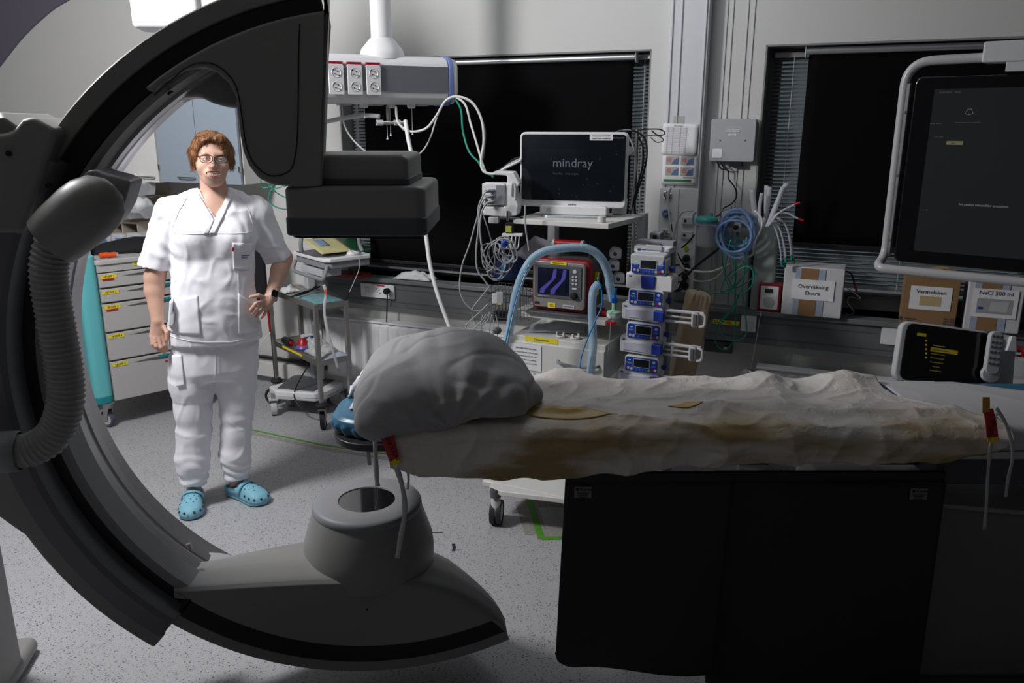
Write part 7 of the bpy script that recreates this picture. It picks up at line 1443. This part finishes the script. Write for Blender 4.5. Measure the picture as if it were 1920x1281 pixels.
for i, pts in enumerate(([(1358, 440), (1354, 470), (1356, 500), (1366, 525), (1378, 540), (1400, 530), (1415, 515), (1408, 498)], [(1365, 445), (1372, 480), (1380, 510), (1376, 535), (1362, 545), (1340, 550), (1322, 545), (1312, 540)], [(1400, 445), (1405, 480), (1398, 510), (1380, 535), (1362, 550), (1352, 545), (1362, 520), (1395, 490)],
    [(1378, 450), (1378, 500), (1379, 560), (1378, 620), (1375, 640), (1362, 655), (1348, 652), (1340, 635), (1345, 610), (1362, 590), (1380, 565), (1392, 540)], [(1395, 450), (1396, 500), (1392, 540), (1396, 580), (1400, 620), (1392, 636), (1375, 640), (1358, 632), (1350, 615), (1356, 600), (1378, 575), (1384, 550)], [(1370, 450), (1362, 485), (1360, 520), (1372, 545), (1390, 552), (1410, 535), (1412, 510), (1400, 500), (1380, 510), (1368, 530)])):
    cable('oxygen_tube', ('green tube loop closest to the blue coil, left side', 'green tube running left onto the beige cushion', 'green tube crossing the others below the coil', 'longest green tube with a loop reaching below the trunking', 'green tube hanging right with its loop on the trunking', 'green tube bulging right under the coil')[i], ow(pts, .15 + .01 * i), .0030, m_green, 6, 'tube', GG)
# holder with suction catheters
u, z = atw(1429, 560, .02); ch = wthing('catheter_holder', 'tall clear plastic tube holder with catheters in front of the right window edge', 'holder', u, .015, .851); hh = atw(1432, 419, .03)[1] - .851
MB().prism(rrect(.10, .09, .012, 4), 0, .006, 'xy').build('holder_floor', m_cream, ch); MB().ring(rrect(.105, .09, .012, 4), rrect(.099, .084, .010, 4), 0.0, hh, 'xy').build('holder_wall', mat('milky_plastic', (.50, .58, .55), .25, alpha=.55, noise_amt=0), ch)
m_cath = mat('clear_wrapper', (.62, .64, .70), .2, alpha=.6, bump=.4, bump_scale=60, noise_amt=0)
for i, (pts, w_) in enumerate((([(1420, 425), (1414, 390), (1410, 356)], .026), ([(1438, 425), (1436, 390), (1437, 348)], .018), ([(1432, 425), (1440, 385), (1443, 350)], .020), ([(1440, 425), (1455, 385), (1475, 343)], .024), ([(1438, 425), (1452, 396), (1468, 350)], .020), ([(1426, 425), (1424, 395), (1428, 362)], .016))):
    P = ow(pts, .12 + .01 * i); mb = MB(); vs = []; P = cr(P, 6)
    for k, p in enumerate(P): vs += [p - UD * w_ / 2, p + UD * w_ / 2]
    t = tag(mb.add(vs, [(2 * k, 2 * k + 1, 2 * k + 3, 2 * k + 2) for k in range(len(P) - 1)]).build('suction_catheter', m_cath, thick=.004), ('leftmost upright wrapped catheter with a green end', 'straight upright wrapped catheter in the middle', 'upright wrapped catheter leaning slightly right', 'long wrapped catheter leaning far right', 'wrapped catheter leaning right behind the longest', 'short wrapped catheter at the back')[i] + ' in the clear holder', 'catheter', 'wrapped catheters in the holder')
    if i == 0: MB().box(W(atw(1412, 366, .10)[0], .10, atw(1412, 366, .10)[1]), (.008, .004, .02)).build('green_connector', m_green, t)
for i, pts in enumerate(([(1438, 425), (1452, 412), (1470, 418), (1480, 440), (1486, 470), (1488, 495)], [(1438, 425), (1448, 410), (1464, 412), (1476, 430), (1482, 460), (1484, 488)], [(1436, 425), (1446, 414), (1458, 420), (1466, 445), (1470, 475), (1472, 502)], [(1438, 425), (1450, 416), (1462, 430), (1470, 460), (1474, 492)], [(1436, 425), (1444, 418), (1454, 430), (1462, 460), (1466, 498)], [(1440, 425), (1456, 402), (1476, 400), (1492, 408), (1506, 414)], [(1440, 425), (1460, 400), (1485, 386), (1500, 380)])):
    o = cable('suction_catheter', ('drooping catheter reaching furthest right with a green tip', 'drooping catheter second from the right', 'drooping catheter ending lowest of the bunch', 'drooping catheter in the middle of the bunch', 'drooping catheter nearest the clear holder', 'catheter with a red tip sticking out low over the black blind', 'catheter with a red tip rising to the right')[i], ow(pts, .14 + .008 * i), .0045, m_cath, 7, 'catheter', 'drooping catheters at the holder')
    P = ow(pts[-2:], .14 + .008 * i); MB().cyl(P[1], P[1] + (P[0] - P[1]).normalized() * .025, .0052).build('tip', m_red if i > 4 else m_green, o)
# ------------------------------------------------------------------ sill: radio, boxes, hooks
u, z, w_, h_ = plate(1424, 531, 1461, 580, .085)
t = wthing('radio', 'small red and white portable radio standing on the window sill', 'radio', u, .055, .852); h_ = z + h_ / 2 - .852
MB().prism(rrect(w_ + .004, h_, .008, 4, 0, h_ / 2), -.03, .05).build('red_case', mat('deep_red', (.25, .008, .02), .4), t, bevel=.005); MB().prism(rrect(w_ - .018, h_ - .022, .006, 4, 0, h_ / 2), -.034, -.028).build('white_front', m_white, t, bevel=.002)
MB().lathe([(0, 0), (.025, 0), (.026, .002), (0, .003)], (0, -.034, h_ * .34), (0, -1, 0), 28).build('speaker_grille', m_lgrey, t); MB().box((-.004, -.0355, h_ * .75), (.036, .002, .020)).build('display', m_ink, t)
cable('radio_cable', 'thin white cable hanging from the radio down in front of the trunking', ow([(1428, 582), (1424, 600), (1420, 625), (1415, 655), (1408, 690)], .11), .0016, m_tubew, 5)
m_card = mat('cardboard', (.27, .155, .07), .8, noise_amt=.12, noise_scale=14, bump=.05); m_pack = mat('white_packing_paper', (.60, .60, .62), .6, bump=.5, bump_scale=22, noise_amt=.12, noise_scale=12)
def sbox(name, label, px0, py0, px1, py1, d, depth, m, head, pack, rzb=0):
    a = atw(px0, py1, d); b = atw(px1, py0, d); w_ = b[0] - a[0]; h_ = b[1] - .852
    t = wthing(name, label, 'box', a[0] + w_ / 2, d - .0, .852, None, rzb)
    x0 = -w_ / 2
    if pack:
        f = lambda s, r: [(x * (1 + .0), z) for x, z in rrect(w_, h_, .02, 4, 0, h_ / 2)]
        MB().prism(rrect(w_, h_, .008, 4, 0, h_ / 2), 0, depth).build('wrapped_carton', m, t, bevel=.006, seg=3)
        MB().box((-.02, -.002, h_ / 2), (.075, .004, h_ - .01)).build('brown_flap', m_card, t)
        for sx in (-.068, .035): MB().box((sx, -.0015, h_ / 2), (.03, .003, h_ - .012)).build('clear_wrap', mat('bluish_wrap', (.36, .42, .52), .25, bump=.5, bump_scale=40), t)
    else:
        MB().box((0, depth / 2, h_ / 2), (w_, depth, h_)).build('carton', m, t, bevel=.002)
        for s in (-1, 1): MB().box((s * w_ * .25, depth / 2, h_ + .003), (w_ * .5, depth, .003), rotm(ry=R(-2 * s))).build('lid_flap', m, t)
    return t, w_, h_
t, w_, h_ = sbox('packed_box', 'white wrapped box with the sign Overvåkning Ekstra beside the red radio', 1464, 506, 1586, 585, .12, .16, m_pack, None, True)
MB().box((.0, -.004, h_ * .55), (.185, .002, .095)).build('sign_paper', m_paper, t); text('Overvåkning', .026, m_ink, t, (.0, -.006, h_ * .55 + .015)); text('Ekstra', .026, m_ink, t, (.0, -.006, h_ * .55 - .016))
t, w_, h_ = sbox('carton', 'brown cardboard carton with the sign Varmelaken on the sill', 1687, 524, 1803, 604, .12, .16, m_card, None, False)
MB().box((.0, -.002, h_ * .58), (.165, .002, .105)).build('sign_paper', m_paper, t); text('Varmelaken', .025, m_ink, t, (0, -.004, h_ * .58 + .028)); MB().box((.0, -.0035, h_ * .58 - .012), (.085, .001, .042)).build('sign_picture', mat('tan_print', (.52, .38, .20), .7), t)
text('FRESENIUS\nKABI', .010, mat('carton_print', (.03, .06, .12), .8), t, (-.070, -.002, .026)); text('PVC FREI\nPVC FREE\nSANS PVC', .011, mat('carton_print', (.03, .06, .12), .8), t, (.085, -.002, .030)); MB().box((-.108, -.001, .03), (.012, .001, .016)).build('carton_mark', mat('carton_print', (.03, .06, .12), .8), t)
cb = W(atw(1760, 524, .05)[0], .08, .852 + h_ + .008); crumple('plastic_bag', 'crumpled amber plastic bag spilling out of the Varmelaken carton', cb, .17, .10, .035, mat('amber_bag', (.42, .30, .14), .2, bump=.5, bump_scale=40), 41, 'bag', -YAW)
t, w_, h_ = sbox('packed_box', 'white wrapped box with the sign NaCl 500 ml at the right edge', 1806, 530, 1926, 607, .12, .16, m_pack, None, True)
MB().box((.0, -.004, h_ * .56), (.17, .002, .125)).build('sign_paper', m_paper, t); text('NaCl 500 ml', .025, m_ink, t, (0, -.006, h_ * .56 + .045)); MB().box((0, -.0055, h_ * .56 - .012), (.135, .001, .065)).build('sign_picture', mat('grey_print', (.35, .35, .37), .7), t); MB().prism([(-.02, h_ * .56 - .035), (.05, h_ * .56 - .035), (.055, h_ * .56 + .01), (-.015, h_ * .56 + .008)], -.0068, -.006).build('printed_bag', m_lgrey, t); MB().box((-.052, -.0065, h_ * .56 - .022), (.02, .001, .010)).build('blue_print', m_blue, t)
t = wthing('coat_hook', 'black and red wire hook leaning behind the wrapped box on the sill', 'hook', atw(1600, 555, .03)[0], .03, .852)
MB().tube(cr([(-.06, 0, .215), (-.02, 0, .20), (.0, 0, .15)], 5), .004, 6).build('black_stem', m_black, t); MB().tube(cr([(0.0, 0, .15), (.012, 0, .12), (.008, 0, .13)], 4), .005, 6).build('red_tip', m_red, t); MB().tube(cr([(-.03, 0, .13), (.02, 0, .10), (.03, 0, .085), (-.015, 0, .09), (-.02, 0, .06), (.01, 0, .02), (-.01, 0, .004), (-.03, 0, .012)], 6), .0028, 6).build('wire_hook', m_steel, t)
# trunking labels and outlets
u, z, w_, h_ = plate(1337, 599, 1386, 611, .075); t = wthing('yellow_label', 'yellow strip lettered DATAKABEL on the dark trunking', 'label', u, .0725, z); MB().box((0, 0, 0), (w_, .001, .022)).build('strip', m_yellow, t); text('DATAKABEL', .019, m_ink, t, (-.015, -.001, 0), sx=.85)
u, z = atw(1404, 606, .075); t = wthing('network_socket', 'white network socket on the trunking below the radio', 'socket', u, .073, z); MB().prism(rrect(.072, .082, .004, 3), -.012, 0).build('faceplate', m_white, t, bevel=.002); MB().box((0, -.015, -.006), (.034, .010, .040)).build('socket_flap', m_cream, t); MB().box((0, -.013, .030), (.05, .002, .006)).build('name_strip', m_paper, t)
u, z = atw(1666, 630, .075); t = wthing('blank_plate', 'plain white cover plate on the trunking left of the touch screen', 'cover plate', u, .073, z); MB().prism(rrect(.065, .082, .004, 3), -.006, 0).build('faceplate', m_white, t, bevel=.001)
u, z = atw(1345, 652, .05); t = wthing('rail_bracket', 'dark steel wall bracket beside the beige cushion', 'bracket', u, .02, z); MB().box((0, 0, 0), (.14, .03, .06)).build('bracket_plate', mat('dark_steel', (.10, .10, .11), .4, metal=.7), t, bevel=.004); MB().cyl((.04, -.03, 0), (.04, .0, 0), .010).build('bolt', m_steel, t)
# beige cushion
qa, qb = at(1277, 706, 3.72), at(1312, 545, 3.72); la = math.atan2(qb.x - qa.x, qb.z - qa.z); cu = thing('arm_cushion', 'beige padded arm cushion leaning upright between pumps and trunking', 'cushion', (qa.x - qa.z * math.tan(la), 3.72, 0), R(0), None, 0, la)
CF = Field(np.arange(-.10, .10, .007), np.arange(-.10, .10, .007), np.arange(.02, 1.18, .007)); zt_c = at(1312, 540, 3.75).z + .0
CF.ell((0, 0, (zt_c + .10) / 2), (.056, .052, (zt_c - .10) / 2), .001, p=9); Pc, Fc = CF.mesh(); Pc = relax(Pc, Fc, 2, .4); Nc = nrm(Pc, Fc)
if (Nc * (Pc - Pc.mean(0))).sum() < 0: Nc = -Nc
Pc = Pc + Nc * np.array([.003 * noise.noise(Vector((p[0] * 14, p[1] * 14, p[2] * 7))) + (.006 * math.sin(math.atan2(p[1], p[0]) * 16) * max(0, 1 - abs(p[2] - zt_c + .02) / .05)) for p in Pc])[:, None]
skin('padding', Pc, Fc, mat('beige_vinyl', (.50, .38, .25), .5, bump=.1, bump_scale=120), cu); MB().box((0, 0, .07), (.09, .08, .14)).build('support_block', m_grey, cu, bevel=.01)
# ================================================================== big ceiling-hung display
dd = Vector((1072, 0, 0)); DR = -math.atan2(1570, 1072) * 0.66
DP = Vector((at(1690, 300, 2.9).x, 2.9, 0)); zb_, zt_d = at(1650, 487, 2.9).z, at(1706, 146, 2.9).z
dis = thing('display_screen', 'very large dark display with a grey tube frame hanging at the right', 'display', (DP.x, DP.y, zb_), DR)
Hd = zt_d - zb_; Wd = 1.15
MB().prism(rrect(Wd, Hd, .022, 5, Wd / 2 + .02, Hd / 2), -.03, .045).build('bezel', mat('gloss_black', (.004, .004, .005), .15, coat=.3), dis, bevel=.006)
def dscr():
    m = mat('display_glass', (.012, .013, .014), .10, coat=.5, noise_amt=.35, noise_scale=3, emit=(.45, .5, .5), estr=.012); return m
MB().box((Wd / 2 + .03, -.0315, Hd / 2 + .003), (Wd - .105, .002, Hd - .085)).build('screen', dscr(), dis)
m_dtx = mat('display_text', (.25, .26, .27), .4, emit=(.6, .65, .7), estr=.10); m_dtx2 = mat('display_dim_text', (.08, .085, .09), .4, emit=(.6, .65, .7), estr=.04)
text('No patient selected for acquisition', .0115, m_dtx, dis, (.275, -.034, Hd * .34), sx=.9); text('Applications    Panels', .0075, m_dtx2, dis, (.13, -.034, Hd * .92)); text('Ultrasound is not available', .0068, m_dtx2, dis, (.195, -.034, Hd * .765)); text('Image Series', .007, m_dtx2, dis, (.10, -.034, Hd * .76)); text('Live View', .007, m_dtx2, dis, (.115, -.034, Hd * .69)); text('Low CS', .007, m_dtx2, dis, (.10, -.034, Hd * .30))
MB().tube([Vector((.195 + a * .6, -.0335, Hd * .81 + b * .45)) for a, b in ((-.02, 0), (-.008, .032), (.008, .032), (.02, 0), (0, -.008))], 0.0008, 4, closed=True).build('probe_symbol', m_dtx, dis)
MB().box((.165, -.034, Hd * .66), (.05, .001, .012)).build('yellow_tab', mat('dim_yellow_tab', (.16, .15, .09), .5, emit=(.8, .7, .4), estr=.05), dis); text('Live', .007, m_ink, dis, (.16, -.0355, Hd * .66))
tb_ = [(.80, -.015, Hd + .062), (-.016, -.015, Hd + .052), (-.012, -.015, .015), (-.025, -.085, -.020), (1.15, -.085, -.020)]
MB().tube(fillet(tb_, .085, 10), .0155, 14).build('tube_frame', mat('frame_grey', (.42, .42, .43), .3), dis)
MB().box((-.002, -.012, Hd / 2), (.016, .03, Hd * .94)).build('side_rail', m_alu, dis, bevel=.003)
for z in (Hd * .82, Hd * .48, Hd * .12): MB().cyl((-.004, -.03, z), (-.004, -.024, z), .005, n=12).build('frame_screw', m_steel, dis)
MB().box((.44, .0, Hd + .070), (.46, .09, .065)).build('hanger_beam', m_lgrey, dis, bevel=.006); MB().box((.48, .0, Hd + .024), (.40, .08, .03)).build('hanger_plate', m_lgrey, dis, bevel=.003)
MB().ball((.42, .02, Hd + .10), .10, 28, (1, 1, .85)).build('hanger_joint', m_lgrey, dis); MB().cyl((.42, .02, Hd + .13), (.42, .02, CH - zb_), .04).build('drop_tube', m_lgrey, dis)
# ================================================================== touch screen module at the table rail
tp = at(1765, 668, 2.62); TS = thing('touch_screen', 'tilted black touch screen module with yellow menu on the far table rail', 'touch screen', tp, R(-6), None, R(-14), R(6.5))
MB().prism(rrect(.30, .205, .03, 6), -.015, .022).build('screen_housing', m_lgrey, TS, bevel=.008, seg=3); MB().prism(rrect(.278, .192, .024, 6, .006, 0), -.020, -.012).build('black_bezel', mat('gloss_black', (.004, .004, .005), .15), TS, bevel=.002); MB().box((.004, -.021, .004), (.235, .001, .150)).build('screen', mat('black_display', (.003, .003, .003), .1, coat=.3), TS)
m_yt = mat('amber_text', (.35, .28, .05), .5, emit=(.9, .7, .15), estr=.05); m_yb = mat('amber_bar', (.22, .17, .01), .5, emit=(.9, .7, .05), estr=.06)
MB().box((-.083, -.022, .062), (.030, .001, .010)).build('menu_tab', m_yb, TS); MB().box((-.003, -.022, .018), (.088, .001, .014)).build('menu_bar', m_yb, TS); text('Fra pasientprosedyre', .007, m_ink, TS, (-.02, -.023, .018))
for i, s in enumerate(('Forpasienter liste', '', 'Overvåk fra pasient', 'Tilordne fra pasient', 'Fra pasient hentet', 'Nytt navn', 'Vis alle pasienter')):
    if s: text(s, .0058, m_yt, TS, (-.022, -.023, .032 - i * .014))
for i in range(5): MB().box((-.066 + i * .002, -.022, .044 - i * .014), (.006, .001, .006)).build('menu_icon', m_yt, TS)
MB().prism([(.16, -.09), (.235, -.09), (.245, -.06), (.235, .085), (.215, .10), (.15, .10), (.15, .08), (.20, .08), (.20, .045), (.16, .045)], -.0, .05).build('side_body', m_lgrey, TS, bevel=.006)
MB().prism([(.196, .045), (.232, .045), (.222, .098), (.206, .098)], -.02, .0).build('handle', m_white, TS, bevel=.004)
rc = thing('remote_control', 'grey hand control with round keys hanging right of the touch screen', 'hand control', at(1862, 665, 2.56), R(-6), None, R(-12), R(5)); MB().prism(rrect(.045, .145, .020, 6, 0, .005), -.012, .012).build('control_body', m_lgrey, rc, bevel=.005); MB().lathe([(0, 0), (.027, 0), (.027, .02), (0, .022)], (.0, .012, -.065), (0, -1, 0), 28).build('round_end', m_lgrey, rc)
mb = MB(); [mb.lathe([(0, 0), (.0042, 0), (.0042, .003), (0, .003)], (x, -.012, z), (0, -1, 0), 12) for z in (.060, .040, .025, .008, -.012, -.030) for x in (-.013, 0, .013)]; mb.build('keys', m_dgrey, rc)
cable('control_cable', 'black cable curling down from the touch screen to the table rail', pxc([(1880, 695), (1884, 712), (1880, 730), (1870, 742)], 2.6), .0045, m_blk, 7)
MB().box((.03, .045, -.13), (.05, .03, .14)).build('rail_arm', m_alu, TS, bevel=.004)
t = thing('rail_module', 'white and blue box with black screws under the touch screen', 'module', at(1728, 722, 2.56), R(-3)); MB().box((0, 0, -.01), (.10, .05, .035)).build('module_body', m_white, t, bevel=.003); MB().box((-.018, -.026, -.01), (.022, .002, .034)).build('blue_stripe', m_blue, t)
for x in (-.042, .042): MB().cyl((x, -.028, -.008), (x, -.024, -.008), .006, n=14).build('module_screw', m_black, t)
t = thing('grey_box', 'light grey open cup holder on the wall right of the hand control', 'cup holder', at(1905, 690, 3.3), -YAW); MB().ring(rrect(.10, .07, .012, 4), rrect(.09, .06, .010, 4), -.03, .04, 'xy').build('cup', m_lgrey, t); MB().prism(rrect(.10, .07, .012, 4), -.034, -.028, 'xy').build('cup_base', m_lgrey, t); MB().box((0, .20, 0), (.03, .36, .02)).build('cup_arm', m_steel, t)
t = thing('red_strap', 'red strap roll on the wall at the right edge above the grey cup holder', 'strap', at(1903, 662, 3.35), -YAW); MB().lathe([(.022, -.012), (.032, -.012), (.032, .012), (.022, .012)], (0, 0, 0), (0, 1, 0), 24).build('strap_roll', m_red, t); MB().box((.03, 0, 0), (.08, .02, .006)).build('strap_end', m_lgrey, t); MB().box((0, .16, .0), (.02, .30, .02)).build('strap_arm', m_steel, t)
